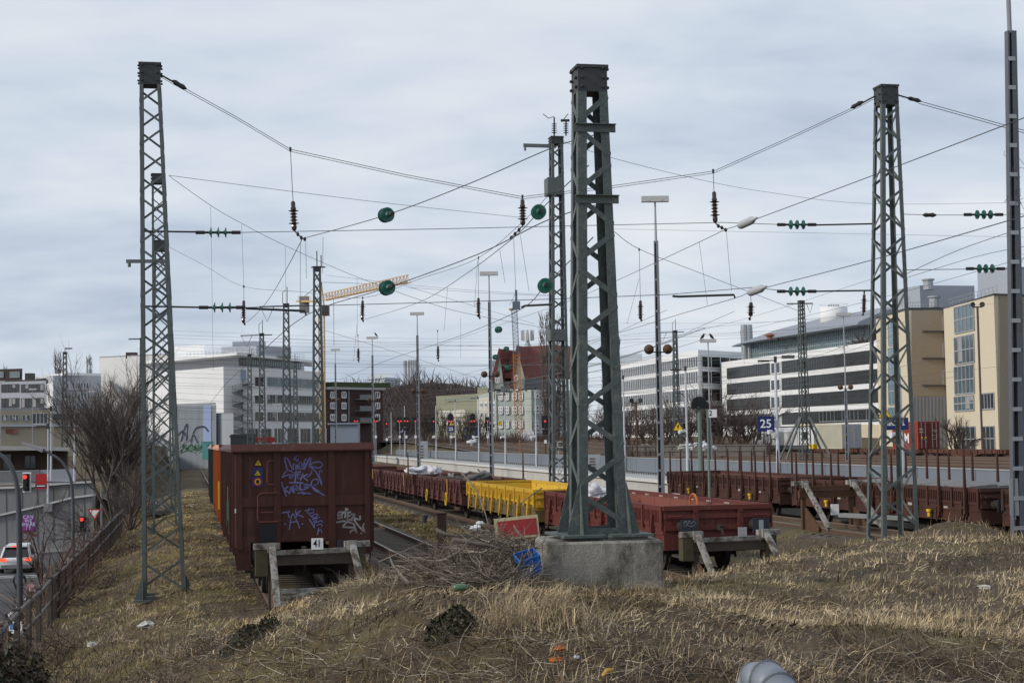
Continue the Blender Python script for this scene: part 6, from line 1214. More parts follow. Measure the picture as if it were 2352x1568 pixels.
# lens roof: section swept along the facade
a, c = fg.at(1680,790), fg.at(2012,790); ax = (c-a); ax.z = 0; L = ax.length; ax.normalize(); nn = fg.n; zb = zt(1716,794,333); b = MB(); n_ = 16; vs = []; fs = []
for i in range(n_+1):
    t = i/n_; x = L*t; e = math.sin(min(1, t*2.4)*PI/2)**.8 if t < .42 else 1.0
    for (oy, oz) in ((3.4*e+.2, .0),(3.0*e+.2,.55*e),(-2,2.6*e),(-9,4.3*e),(-18,3.4*e),(-24,.2)):
        q = Vector((a.x,a.y,zb))+ax*x+nn*oy+Vector((0,0,oz+.2)); vs.append(q)
for i in range(n_):
    for j in range(6): fs.append((i*6+j, i*6+(j+1)%6, i*6+6+(j+1)%6, i*6+6+j))
fs.append(tuple(n_*6+j for j in range(6))); b.add(vs, fs); b.build('lens_roof', mat('roof_zinc', (.27,.29,.33), .45, .2, (.22,.24,.28), .2, .4), R12)
for u, v in ((1768,772),(1791,772)): b = MB(); b.lathe(AT(u,v+7,312), [(.6,0),(.6,.6),(1.1,.7),(1.1,.9),(.5,1.2)], n=10); b.build('roof_vent', mat('vent_orange', (.30,.13,.08), .7), R12)
b = MB(); rr = random.Random(8)
p = AT(1982,800,281)
for k in range(160): d = Vector((rr.gauss(0,1), rr.gauss(0,.6), abs(rr.gauss(.4,.8)))); b.bar(p+d*.3, p+d*1.4, .10, .10)
mesh_thing('roof_shrub', 'brown shrub on the terrace at the end of the curved roof', 'shrub', b, G['twig'], p)
p = AT(1916,744,300); root = thing('storage_tank', 'round white tank above the curved roof', 'tank', (p.x,p.y,zt(1916,746,300))); b = MB(); b.lathe((p.x,p.y,zt(1916,750,300)), [(2.6,0),(2.6,3.7),(2.4,3.75)], n=24); b.build('tank_shell', G['white'], root, True)
b = MB()
for i in range(5): b.box((p.x-1+i*.45,p.y-.5,zt(1916,704,300)+.1),(.3,.3,.5))
b.tube([(p.x+2.6*math.cos(i*PI/12), p.y+2.6*math.sin(i*PI/12), zt(1916,706,300)+.55) for i in range(25)], .03, 4); b.build('top_fittings', G['galv'], root)
# --- beige brick block on the right
b1 = [(2020,228),(2093,212),(2178,213)]; RB = bld('brick_building', 'beige brick building with glazed strips behind the containers', b1, .8, zt(2093,712,212), G['beige'], back=26, roofm=G['roofdark'])
addp(RB, 'right_block', [(2177,206),(2294,186),(2420,190)], .8, zt(2294,677,186), G['beige'], 30); addp(RB, 'right_roof', [(2176,206.4),(2294,185.6),(2420,189.6)], zt(2294,677,186)+.003, zt(2294,674,186), G['roofdark'], 31)
dk = mat('beige_brick_shaded', (.33,.28,.22), .88, 0, (.27,.225,.175), 2.2, .6, stretch=(1,1,4)); b = MB(); f = Fac((2093,211.9),(2178,212.9)); b.ext([f.at(2094,713)+f.n*.01, f.at(2177,713)+f.n*.01, f.at(2177,910)+f.n*.01, f.at(2094,910)+f.n*.01], f.n*.05); b.build('shaded_face', dk, RB)  # darker copy of the beige brick: shade of this face put into colour
b = MB(); b.ext([f.at(2094,911)+f.n*.01, f.at(2186,911)+f.n*.01, f.at(2186,1042)+f.n*.01, f.at(2094,1042)+f.n*.01], f.n*.08)
for i in range(11): b.bar(f.at(2096+i*8,912)+f.n*.12, f.at(2096+i*8,1042)+f.n*.12, .25, .1, up=f.n)
b.build('grey_panels', mat('panel_concrete', (.27,.28,.31), .8, 0, (.22,.23,.25), .6, .5, stretch=(2,2,.15)), RB)
for v in (728,790,852): f.win(RB, 2165, 2175, v, v+32, 1, fr=G['frame'], mw=.2); b = MB(); b.bar(f.at(2118,v+33)+f.n*.2, f.at(2176,v+33)+f.n*.2, .3, .15); b.build('ledge', G['roofdark'], RB)
f = Fac((2020,227.9),(2093,211.9)); 
for vt, vb in ((740,795),(800,862),(868,930),(936,985)): f.win(RB, 2040, 2062, vt, vb, 3, gl=G['glass_blue'], fr=G['frame'], mw=.12, hb=1)
f = Fac((2177,205.9),(2294,185.9))
for vt, vb in ((707,767),(776,838),(843,906),(911,944)): f.win(RB, 2192, 2237, vt, vb, 5, gl=mat('glass_teal', (.05,.085,.10), .1, 0, (.11,.16,.18), .5, .6, spec=.6), fr=G['frame'], mw=.14, hb=1, dep=.08, blinds=.12)
f.win(RB, 2254, 2283, 904, 940, 4, fr=G['frame'], mw=.14); f.win(RB, 2198, 2240, 980, 1036, 4, 'door', fr=G['frame'], mw=.12, hb=1); f.win(RB, 2256, 2284, 979, 1034, 3, 'door', fr=G['frame'], mw=.12, hb=1)
f = Fac((2294,185.9),(2420,189.9)); 
b = MB(); b.ext([f.at(2295,681)+f.n*.01, f.at(2400,681)+f.n*.01, f.at(2400,1040)+f.n*.01, f.at(2295,1040)+f.n*.01], f.n*.05); b.build('shaded_face', dk, RB)  # same darker brick, painting the shade of the right-hand face
for v in (696,768,838): f.win(RB, 2336, 2390, v, v+36, 4, fr=G['frame'], dep=.12)
addp(RB, 'roof_box', [(2072,232),(2124,226),(2250,228)], zt(2093,712,212), zt(2124,655,226), G['metalgrey'], 16); addp(RB, 'roof_box', [(2258,212),(2330,204),(2420,206)], zt(2294,677,186), zt(2330,612,204), G['metalgrey'], 16)
b = MB()
for (u0,Y0,u1,Y1,v) in ((2040,222,2093,213,710),(2093,213,2174,214,711),(2182,205,2294,187,675)):
    A0, A1 = AT(u0,v,Y0), AT(u1,v,Y1); z = A0.z if u0 < 2180 else zt(2294,674,186); A0.z = A1.z = z
    for h in (.55,1.05): b.bar(A0+Vector((0,.6,h)), A1+Vector((0,.6,h)), .05, .05)
    for i in range(14): q = A0.lerp(A1, i/13)+Vector((0,.6,0)); b.bar(q, q+Vector((0,0,1.05)), .05, .05)
b.build('roof_railing', G['galv'], RB)
for u, v, Y in ((2132,650,224),(2146,690,216)): b = MB(); b.lathe(AT(u,v+6,Y), [(.7,-.6),(.7,.7),(.9,.75),(.9,.95),(.4,1.0)], n=12); b.build('roof_vent', G['galv'], RB)
# ================================================================== container train and locomotive
TC, ZC = 76.6, AT(2110,1031,166).z-1.15
def container(lab, s0, L, m, doors, zc=ZC+1.15, h=2.9):
    root = thing('container', lab, 'container', W(s0, TC, zc), 'containers on the flat wagons', AZ, True); b = MB(); b.bz(-1.2,1.2,.05,L-.05,.02,h)
    for x in (-1,1):
        for i in range(int(L/.28)): b.bz(min(x*1.2,x*1.235),max(x*1.2,x*1.235),.12+i*.28,.12+i*.28+.14,.15,h-.12)
        for z in (.07,h-.05): b.bz(min(x*1.19,x*1.245),max(x*1.19,x*1.245),.0,L,z-.07,z+.07)
        for y in (.05,L-.05): b.bz(min(x*1.15,x*1.25),max(x*1.15,x*1.25),y-.07,y+.07,0,h)
    b.build('shell', m, root); b = MB(); b.bz(-1.17,1.17,-.04,.05,.08,h-.05); b.bz(-.012,.012,-.06,-.04,.1,h-.1); b.build('door', doors, root)
    b = MB()
    for x in (-.85,-.4,.4,.85): b.tube([(x,-.07,.1),(x,-.07,h-.08)], .03, 6)
    for x in (-.62,.62): b.bz(x-.25,x+.25,-.075,-.05,1.0,1.06)
    b.build('lock_bar', mat('lockbar', (.25,.23,.23), .6), root); return root
c1 = container('red brown container with its doors facing the yard right of the right mast', 153.6, 6.06, mat('cont_red', (.30,.055,.03), .6, 0, (.25,.05,.03), .8, .5), mat('cont_reddoor', (.115,.022,.018), .6))
b = MB(); b.M(0)
for x, z, w, h in ((-.85,2.1,.4,.16),(-.85,1.8,.42,.14),(-.4,1.82,.14,.05),(.7,1.95,.5,.07),(.75,1.82,.2,.06),(.55,1.45,.2,.05),(.85,1.45,.2,.05),(.85,1.2,.2,.06),(-.35,.8,.2,.09)): b.box((x,-.062,z),(w,.01,h))
b.M(1)
for x in (-.82,-.38): b.box((x,-.063,1.22),(.2,.01,.16))
b.build('stencil_marks', [mat('decal_grey', (.4,.36,.34), .7), G['signyel']], c1); text('lettering', 'M', 1.5, (-1.262,2.6,1.1), D*0+Vector((0,-1,0)), (0,0,1), G['signwhite'], c1)
c3 = container('cream container with grey doors at the left of the container train', 173.3, 7.4, mat('cont_cream', (.50,.48,.38), .6, 0, (.42,.40,.32), .6, .5), mat('cont_greydoor', (.36,.38,.41), .6, 0, (.30,.32,.35), 1.5, .5)); b = MB(); b.box((-.9,-.06,1.5),(.16,.01,.16)); b.box((.0,-.06,2.1),(.3,.01,.1)); b.build('stencil_marks', [G['signyel']], c3)
def flat(lab, s, L=19.4):
    root = thing('flat_wagon', lab, 'freight wagon', W(s, TC, ZC), 'container flat wagons', AZ, True); b = MB()
    for x in (-1,1): b.ext([(x*1.2,0,1.12),(x*1.2,L,1.12),(x*1.2,L,.78),(x*1.2,L*.72,.74),(x*1.2,L*.62,.42),(x*1.2,L*.38,.42),(x*1.2,L*.28,.74),(x*1.2,0,.78)], (.08,0,0))
    b.bz(-1.2,1.2,-.05,.15,.75,1.12).bz(-.3,.3,.1,L,.7,1.0)
    for i in range(14): b.bz(-1.3,-1.2,.5+i*1.4,.75+i*1.4,.72,1.1)
    b.build('flat_frame', mat('flat_rust', (.12,.045,.03), .8, 0, (.07,.035,.028), 1.2, .6), root); running_gear(root, L, (1.6,3.4,L-3.4,L-1.6), 1.0, 1.0); return root
fl = flat('container flat wagon under the red brown container', 153.2, 15.2); c = copy_tree(fl); c.location = W(169.6, TC, ZC); c['label'] = 'container flat wagon under the cream container'; c = copy_tree(fl); c.location = W(136.2, TC, ZC); c['label'] = 'empty container flat wagon before the beige building doors'; c = copy_tree(fl); c.location = W(119.6, TC, ZC); c['label'] = 'empty container flat wagon at the right picture edge'
lo = thing('locomotive', 'white diesel locomotive with a black ring emblem beyond the 25 sign', 'locomotive', W(181.6, TC, ZC), None, AZ, True); b = MB(); wl_ = mat('loco_white', (.70,.70,.70), .4, 0, (.6,.6,.6), .7, .4); sec = [(-1.35,1.1),(1.35,1.1),(1.35,3.3),(1.0,3.85),(-1.0,3.85),(-1.35,3.3)]
b.ext([(x,1.2,z) for x, z in sec], (0,19.6,0)); b.ext([(x*.92,.2,1.1+(z-1.1)*.95) for x, z in sec], (0,1.0,0)); b.ext([(x*.92,20.8,1.1+(z-1.1)*.95) for x, z in sec], (0,1.0,0)); b.build('body', wl_, lo)
for x in (-1,1):
    for y in (3.0,18.6): b = MB(); b.box((x*1.36,y,2.75),(.05,1.5,.95)); b.build('cab_window', G['glass'], lo)
    b = MB(); b.box((x*1.36,16.9,2.2),(.04,.9,1.9)); b.build('door', mat('loco_door', (.16,.16,.17), .5), lo)
    b = MB()
    for y in (5.2,7.6,10.0,12.2,20.4): b.box((x*1.355,y,2.3),(.03,.12,2.0))
    b.box((x*1.355,11,1.35),(.03,19,.45)); b.build('panel_line', mat('loco_line', (.09,.09,.10), .6), lo)
b = MB(); b.box((0,.18,2.8),(1.7,.04,.8)); b.build('cab_window', G['glass'], lo); b = MB(); b.bz(-1.3,1.3,.1,21.9,.9,1.12); b.build('frame', G['black'], lo); b = MB(); b.bz(-1.36,1.36,.12,1.6,1.12,1.7); b.build('yellow_front', G['yellow'], lo)
b = MB(); b.tube([(-1.385,15.0+.75*math.cos(a*PI/14+.5),2.4+.75*math.sin(a*PI/14+.5)) for a in range(24)], .13, 4); b.bz(-1.39,-1.36,12.9,14.5,2.32,2.46); b.build('emblem', mat('emblem_dark', (.10,.10,.11), .5), lo)
b = MB()
for y in (5,8,12.5,15): b.bz(-.7,.7,y,y+2.2,3.85,4.0)
b.build('roof_grille', G['dark'], lo); running_gear(lo, 21.8, (2.5,4.5,6.5,15.3,17.3,19.3), 1.0, 1.0)
# ================================================================== cranes
def truss(b, P, Q, w, h, n, up=Vector((0,0,1)), tri=False):
    P, Q = Vector(P), Vector(Q); d = (Q-P).normalized(); sx = d.cross(up).normalized(); uy = sx.cross(d); cs = [sx*w/2, -sx*w/2, uy*h] if tri else [sx*w/2+uy*h/2, -sx*w/2+uy*h/2, -sx*w/2-uy*h/2, sx*w/2-uy*h/2]
    t = w*.12
    for c in cs: b.bar(P+c, Q+c, t, t)
    for i in range(n):
        a, e = P.lerp(Q, i/n), P.lerp(Q, (i+1)/n); m_ = P.lerp(Q, (i+.5)/n)
        for j in range(len(cs)): c1, c2 = cs[j], cs[(j+1) % len(cs)]; b.bar(a+c1, m_+c2, t*.6, t*.6).bar(m_+c2, e+c1, t*.6, t*.6)
YC = 300; c = AT(741,1000,YC); root = thing('tower_crane', 'yellow tower crane with its long jib pointing right above the white office', 'crane', (c.x,c.y,0)); b = MB(); zj = zt(735,690,YC); truss(b, (c.x,c.y,0), (c.x,c.y,zj-2.5), 1.05, 1.05, 30, Vector((0,1,0))); b.build('tower', G['crane'], root)
b = MB(); J0, J1 = AT(745,690,YC), AT(938,648,YC-30); truss(b, J0, J1, 1.0, 1.3, 26, tri=True); b.build('jib', G['crane'], root); b = MB(); C0, C1 = AT(730,692,YC), AT(686,692,YC+8); b.bar(C0, C1, 1.3, .35); 
for i in range(7): q = C0.lerp(C1, i/6); b.bar(q+Vector((0,-.6,0)), q+Vector((0,-.6,1.1)), .07, .07)
b.build('counter_jib', G['crane'], root); b = MB(); b.box(AT(699,688,YC+6)+Vector((0,0,-1.0)), (1.8,1.4,3.2)); b.build('counterweight', G['conc_grey'], root)
b = MB(); ap = Vector((c.x,c.y,zt(737,648,YC))); b.bar((c.x-.5,c.y,zj-2), ap, .25, .25).bar((c.x+.6,c.y,zj-2), ap, .25, .25); b.build('apex', G['crane'], root); b = MB(); b.tube([ap, J0.lerp(J1,.55)+Vector((0,0,1.3))], .05, 4).tube([ap, C1], .05, 4).tube([J0.lerp(J1,.12), J0.lerp(J1,.12)+Vector((0,0,-9))], .05, 4); b.build('tie_rod', G['dark'], root)
b = MB(); b.box((c.x+.9,c.y-.6,zj-2.0),(1.3,1.3,2.0)); b.build('cab', mat('cab_dark', (.06,.055,.05), .5), root)
YC = 322; c = AT(1187,1000,YC); root = thing('tower_crane', 'slim crane with a blue grey mast and orange lower tower before the mint house', 'crane', (c.x,c.y,0)); b = MB(); truss(b, (c.x+.5,c.y,0), (c.x+.2,c.y,zt(1187,812,YC)), 1.35, 1.35, 14, Vector((0,1,0))); b.build('lower_tower', G['craneor'], root); b = MB(); truss(b, (c.x+.2,c.y,zt(1187,812,YC)), (c.x-.1,c.y,zt(1186,708,YC)), 1.1, 1.1, 11, Vector((0,1,0))); b.build('upper_mast', G['craneblue'], root)
b = MB(); q = AT(1186,708,YC); b.box(q+Vector((0,0,.6)),(1.6,1.5,1.6)); b.tube([q+Vector((0,0,1)), q+Vector((0,0,3.8))], .25, 6).tube([q+Vector((0,0,3.4)), q+Vector((-1.4,0,.6))], .05, 4); b.build('slewing_head', G['craneblue'], root); b = MB(); b.ext([AT(1168,709,YC), AT(1182,706,YC), AT(1182,711,YC), AT(1172,713,YC)], (0,1,0)); b.build('counter_arm', G['crane'], root)
# blue lorry, white van, rubble
p = AT(1085,1003,300); zb = gz1(p.x,p.y); root = thing('lorry', 'blue lorry standing far off before the olive block', 'lorry', (p.x,p.y,zb)); b = MB(); b.box((p.x,p.y,p.z+.2),(3.2,5,3.4)); b.build('body', mat('lorry_blue', (.03,.08,.25), .5), root); b = MB(); b.box((p.x-.6,p.y-2.55,p.z+.9),(2.2,.1,1.0)); b.build('windscreen', G['glass_blue'], root)
for x in (-1.2,1.2): b = MB(); b.lathe((p.x+x,p.y-1.6,zb+.5),[(.5,0),(.5,.3)],(1,0,0),12); b.build('wheel', G['black'], root)
b = MB(); p = AT(1085,1016,262); blob(b, p, .5, 4, 14, 10, .9, (1.7,1,.8)); mesh_thing('white_sack', 'white bulging bag standing below the blue lorry', 'sack', b, G['sack'], p, smooth=True)
p = AT(1212,1000,285); b = MB(); b.box((p.x,p.y,p.z-.5),(2.4,2.4,1.6)); b.ext([(p.x-1.2,p.y-1.1,p.z+.3),(p.x+1.2,p.y-1.1,p.z+.3),(p.x+.8,p.y-1.1,p.z+1.0),(p.x-.1,p.y-1.1,p.z+1.1)],(0,2.2,0)); mesh_thing('white_pile', 'white covered pile at the foot of the mint house', 'pile', b, G['plastic_white'], (p.x,p.y,p.z-1.3))
rr = random.Random(21)
for i, (u, v, Y, r, m, lab) in enumerate([(1420,1020,190,.8,'sack','white rubble bag left of the stepped office foot'),(1575,1024,180,.9,'conc','pale broken concrete lumps below the shield signal'),(1600,1022,178,1.0,'sack','white bag pile right of the shield signal post'),(1635,1026,175,.9,'sack','white plastic bag on the brown earth bank'),(1480,1024,200,.7,'conc','pale stones on the brown bank right of the middle mast'),(1405,1022,185,.6,'sack','small white heap beside the middle mast foot'),(1270,1016,230,.9,'rub','orange brown rubble lump before the mint house'),(1300,1012,240,1.0,'rub','brown rubble heap before the mint house windows')]):
    p = AT(u, v, Y); b = MB()
    for k in range(5): blob(b, p+Vector((rr.uniform(-1,1)*r, rr.uniform(-1,1)*r, rr.uniform(-.3,.1)*r)), r*rr.uniform(.18,.45), i*5+k, 9, 7, 1.0, (1.2,1,.7))
    mesh_thing('rubble_pile' if m != 'sack' else 'white_bag', lab, 'rubble', b, {'sack':G['sack'],'conc':G['concrete'],'rub':G['dirt']}[m], p)
# earth bank behind the platform and its fence
p = AT(1420,1030,190); BF = thing('board_fence', 'grey brown board fence along the far side of the yard', 'fence', (p.x,p.y,gz1(p.x,p.y))); fm_ = mat('fence_greybrown', (.10,.09,.085), .85, 0, (.15,.14,.13), .8, .6, stretch=(4,4,.2))
for i in range(12):
    u = 1420+i*30.9; p = AT(u, 1030, 190-i*1.09); b = MB(); b.bar((p.x,p.y,gz1(p.x,p.y)-.3),(p.x,p.y,gz1(p.x,p.y)+1.5),.12,.12); b.build('post', fm_, BF)
b = MB()
for h in (.2,.8,1.4): p, q = AT(1420,1030,190), AT(1760,1030,178); b.bar((p.x,p.y,gz1(p.x,p.y)+h),(q.x,q.y,gz1(q.x,q.y)+h),.04,.06)
p, q = AT(1420,1030,190.2), AT(1760,1030,178.2); b.ext([(p.x,p.y,gz1(p.x,p.y)),(q.x,q.y,gz1(q.x,q.y)),(q.x,q.y,gz1(q.x,q.y)+1.5),(p.x,p.y,gz1(p.x,p.y)+1.5)],(0,.05,0)); b.build('boards', fm_, BF)
for u, v, Y, lab in [(1193,1000,215,'orange brown marker post behind the platform near the light pole'),(1316,1010,175,'orange brown marker post left of the middle mast'),(1265,1003,190,'brown marker post behind the platform screen')]:
    p = AT(u, v, Y); z0 = gz1(p.x,p.y); b = MB(); b.box((p.x,p.y,z0+.95),(.22,.18,1.9)); b.box((p.x,p.y-.02,z0+1.92),(.26,.2,.08)); mesh_thing('marker_post', lab, 'post', b, mat('marker_orange', (.35,.14,.05), .7), (p.x,p.y,z0))
for u, Y, vt, lab in [(1461,170,925,'thin pole with two small horns before the stepped office'),(1700,215,992,'thin grey post on the earth bank'),(2245,158,705,'tall brown pole before the glazed strip of the beige building')]:
    p = AT(u, vt, Y); z0 = gz1(p.x,p.y); root = thing('thin_pole', lab, 'pole', (p.x,p.y,z0)); b = MB(); b.tube([(p.x,p.y,z0),(p.x,p.y,p.z)], .11, 6); b.build('pole', G['rust'] if u < 2000 else G['twig2'], root)
    b = MB(); b.box((p.x,p.y,p.z),(1.0,.15,.12)); b.lathe((p.x-.5,p.y,p.z+.25),[(.1,.2),(.28,-.1)],(-.3,1,0),8); b.lathe((p.x+.5,p.y,p.z+.25),[(.1,.2),(.28,-.1)],(.3,1,0),8); b.build('horns', G['dark'], root)
# ================================================================== vegetation
def pn_(x, y, f, seed):                                  # cheap smooth patch noise, vectorised
    r = np.random.default_rng(seed); o = np.zeros_like(x)
    for k in range(5):
        a = r.uniform(0, 2*PI); fr = f*r.uniform(.6, 1.9); o += np.sin((x*np.cos(a)+y*np.sin(a))*fr+r.uniform(0, 6))*np.cos((x*np.sin(a)-y*np.cos(a))*fr*.8+r.uniform(0, 6))
    return o/2.2
def gzc(x, y): return np.concatenate([gz(x[i:i+50000], y[i:i+50000]) for i in range(0, len(x), 50000)])
GM = attr_mat('dry_grass_blades')
def blades(name, x, y, z, L, wd, tilt, bend, cols, lab, cat, seed=1, gz_off=-.01):
    r = np.random.default_rng(seed); n = len(x); ph = 2.6*pn_(x, y, 1.1, seed+70)+1.3*pn_(x, y, 4.5, seed+71)+r.normal(0, .75, n); cols = cols*np.clip(1+.22*pn_(x, y, .8, seed+72)+.32*pn_(x, y, 3.1, seed+73)+.4*pn_(x, y, 9, seed+74), .25, 1.75)[:, None]; L = L*np.clip(1+.45*pn_(x, y, 2.4, seed+75)+.3*pn_(x, y, 7, seed+76), .45, 1.9); h = np.stack([np.cos(ph), np.sin(ph), 0*ph], 1); w = np.stack([-np.sin(ph), np.cos(ph), 0*ph], 1)*(wd/2)[:, None]
    tw = r.uniform(-1, 1, n)[:, None]; w = w*np.sqrt(1-.5*tw**2) + np.array([0,0,1])*(wd/2)[:, None]*tw*.7
    b0 = np.stack([x, y, z+gz_off], 1); st = lambda t: h*np.sin(t)[:, None]+np.array([0,0,1.])*np.cos(t)[:, None]
    p1 = b0+st(tilt)*(L*.5)[:, None]; p2 = p1+st(tilt+bend)*(L*.5)[:, None]
    V = np.stack([b0-w, b0+w, p1-w*.8, p1+w*.8, p2-w*.15, p2+w*.15], 1).reshape(-1, 3); i = np.arange(n)*6
    Fq = np.concatenate([np.stack([i, i+1, i+3, i+2], 1), np.stack([i+2, i+3, i+5, i+4], 1)])
    o = np_mesh(name, V, Fq, GM, np.repeat(cols, 6, 0)); return tag(o, lab, cat, None, 'stuff')
PAL = np.array([[.42,.33,.20],[.52,.42,.27],[.26,.19,.115],[.10,.072,.048],[.17,.165,.06],[.33,.26,.18]])
def pick(pr, n, r):
    c = (pr.cumsum(1) > r.random(n)[:, None]).argmax(1); return PAL[c]*r.uniform(.75, 1.2, n)[:, None]
def mound_xy(n, seed, y0=8.0, y1=45.):
    r = np.random.default_rng(seed); y = np.exp(r.uniform(np.log(y0), np.log(y1), n)); x = r.uniform(-1, 1, n)*(.36*y+1.2); z = gzc(x, y)
    t = x*N.x+y*N.y; s = x*D.x+y*D.y; zy = np.where(t > .2, -.22, -1.08)
    k = (z > zy+.10) & ~((np.abs(x-1.28) < .93) & (np.abs(y-25.05) < .86)) & (t > -3.0) & (s < 47); return x[k], y[k], z[k], r
def scrubby(x, y):                                        # 1 in the dark scrub at the left and bottom, slope shade painted in too; 0 on the short grass
    u = 1176+3600*x/y; v = 1008+(3.3-gzc(x, y))/y*3600
    return np.clip((v-1425+pn_(x, y, .5, 3)*40)/60, 0, 1)*np.clip((1480-u+pn_(x, y, .4, 5)*160)/260, 0, 1) + .6*np.clip((v-1475+pn_(x, y, .6, 4)*40)/60, 0, 1)
x, y, z, r = mound_xy(230000, 2); sc_ = np.clip(scrubby(x, y), 0, 1); n = len(x); pt = pn_(x, y, 1.3, 9); pg = pn_(x, y, .9, 10)
keep = r.random(n) < (1-.45*sc_); x, y, z, sc_, pt, pg = (q[keep] for q in (x, y, z, sc_, pt, pg)); n = len(x)
pr = np.stack([.34-.22*sc_, .22*np.clip(1-pt, .2, 1.8)*(1-.6*sc_), .22+.1*sc_, .10+.42*sc_+.12*np.clip(pt, 0, 1), .02+.22*np.clip(pg-.25, 0, 1), .12+0*sc_], 1); pr /= pr.sum(1, keepdims=True)
L = r.uniform(.05, .17, n)*(1+.3*pt)+.06*sc_; blades('dry_grass', x, y, z, L, r.uniform(.005, .012, n)*np.clip(y/18, .75, 1.5), np.abs(r.normal(1.05, .4, n)), r.uniform(-.2, .7, n), pick(pr, n, r), 'matted straw coloured dry grass over the near mound', 'grass', 3)
# ears of taller straw along the crest and on the hump
x, y, z, r = mound_xy(16000, 5, 12, 42); k = pn_(x, y, .8, 21) > .3; x, y, z = x[k], y[k], z[k]; n = len(x); pr = np.tile(np.array([.4,.4,.08,.02,.0,.10]), (n, 1))
blades('straw_stalks', x, y, z, r.uniform(.10, .26, n), r.uniform(.004, .007, n), np.abs(r.normal(.3, .3, n)), r.uniform(0, .6, n), pick(pr, n, r), 'tall pale straw stalks standing out of the dry grass', 'grass', 6)
YP = np.array([[.36,.265,.14],[.43,.325,.17],[.23,.16,.085],[.13,.09,.055],[.20,.185,.055],[.35,.25,.085]])
def yard(n, s0, s1, t0, t1, seed, name, lab, hr, green, near=1.0):
    r = np.random.default_rng(seed); s = np.exp(r.uniform(np.log(s0), np.log(s1), n)); t = r.uniform(t0, t1, n); x = s*D.x+t*N.x; y = s*D.y+t*N.y; z = gzc(x, y); pt = pn_(x, y, .45, seed+1); pg = pn_(x, y, .3, seed+2)
    pr = np.stack([.30+0*x, .20*np.clip(1-pt, .1, 2), .2+0*x, .08+.15*np.clip(pt, 0, 1), green*np.clip(.5+pg, 0, 1.5), .2*np.clip(.6-pg,0,1.5)], 1); pr /= pr.sum(1, keepdims=True)
    blades(name, x, y, z, r.uniform(*hr, n), r.uniform(.008, .016, n)*np.clip(y/40, .7, 2.2), np.abs(r.normal(1.0, .35, n)), r.uniform(0, .6, n), YP[(pr.cumsum(1) > r.random(n)[:, None]).argmax(1)]*r.uniform(.75, 1.2, n)[:, None], lab, 'grass', seed)
yard(95000, 20, 120, -3.3, 1.55, 31, 'meadow_grass', 'ochre and olive winter grass strip between the bar fence and the brown wagon', (.03,.12), .35)
yard(46000, 33, 110, 8.1, 11.2, 41, 'track_grass', 'ochre grass strip between the two middle tracks', (.06,.2), .6); yard(9000, 36, 70, 13.9, 18.8, 51, 'gravel_grass', 'sparse grass on the gravel right of the red wagon', (.06,.2), .4); yard(5000, 30, 60, 4.3, 5.3, 53, 'weeds', 'brown weeds between the brown wagon and the next track', (.1,.35), .2)
def hit(u, v, y0=9., y1=60.):
    """where the sight line meets the ground"""
    Y = y0
    while Y < y1:
        p = AT(u, v, Y)
        if p.z <= gz1(p.x, p.y): return p
        Y += .06
    return AT(u, v, y1)
# scrub twigs and sticks
def twigs(name, lab, P, Dv, L, R_, cols, seed, curve=.35, kind='stuff', seg=4):
    r = np.random.default_rng(seed); n = len(P); pts = [P]; d = Dv/np.linalg.norm(Dv, axis=1, keepdims=True)
    for k in range(seg): d = d+r.normal(0, curve/seg*1.6, (n, 3)); d /= np.linalg.norm(d, axis=1, keepdims=True); pts.append(pts[-1]+d*(L/seg)[:, None])
    a = np.cross(Dv, r.normal(0, 1, (n, 3))); a /= np.linalg.norm(a, axis=1, keepdims=True)+1e-9; c = np.cross(Dv/np.linalg.norm(Dv, axis=1, keepdims=True), a); V = []
    for k in range(seg+1):
        rr_ = (R_*(1-.65*k/seg))[:, None]
        for j in range(3): q = 2*PI*j/3; V.append(pts[k]+(a*math.cos(q)+c*math.sin(q))*rr_)
    V = np.stack(V, 1).reshape(-1, 3); i = np.arange(n)*3*(seg+1); Fq = []
    for k in range(seg):
        for j in range(3): Fq.append(np.stack([i+k*3+j, i+k*3+(j+1)%3, i+k*3+3+(j+1)%3, i+k*3+3+j], 1))
    o = np_mesh(name, V, np.concatenate(Fq), GM, np.repeat(cols, 3*(seg+1), 0)); return tag(o, lab, 'twigs', None, kind)
TW = np.array([[.11,.085,.07],[.22,.19,.16],[.05,.038,.032],[.42,.36,.28],[.09,.055,.035],[.16,.12,.09]])
x, y, z, r = mound_xy(90000, 12, 8, 25); sc_ = np.clip(scrubby(x, y), 0, 1); k = r.random(len(x)) < sc_*.5; x, y, z = x[k], y[k], z[k]+.03; n = len(x)
Dv = np.stack([r.normal(0,1,n), r.normal(0,1,n), r.normal(.06,.22,n)], 1); twigs('dead_scrub', 'tangle of dead grey brown stems in the bottom foreground', np.stack([x,y,z],1), Dv, r.uniform(.12,.6,n), r.uniform(.0025,.006,n), TW[r.integers(0,6,n)]*r.uniform(.6,1.35,n)[:,None], 13, .55)
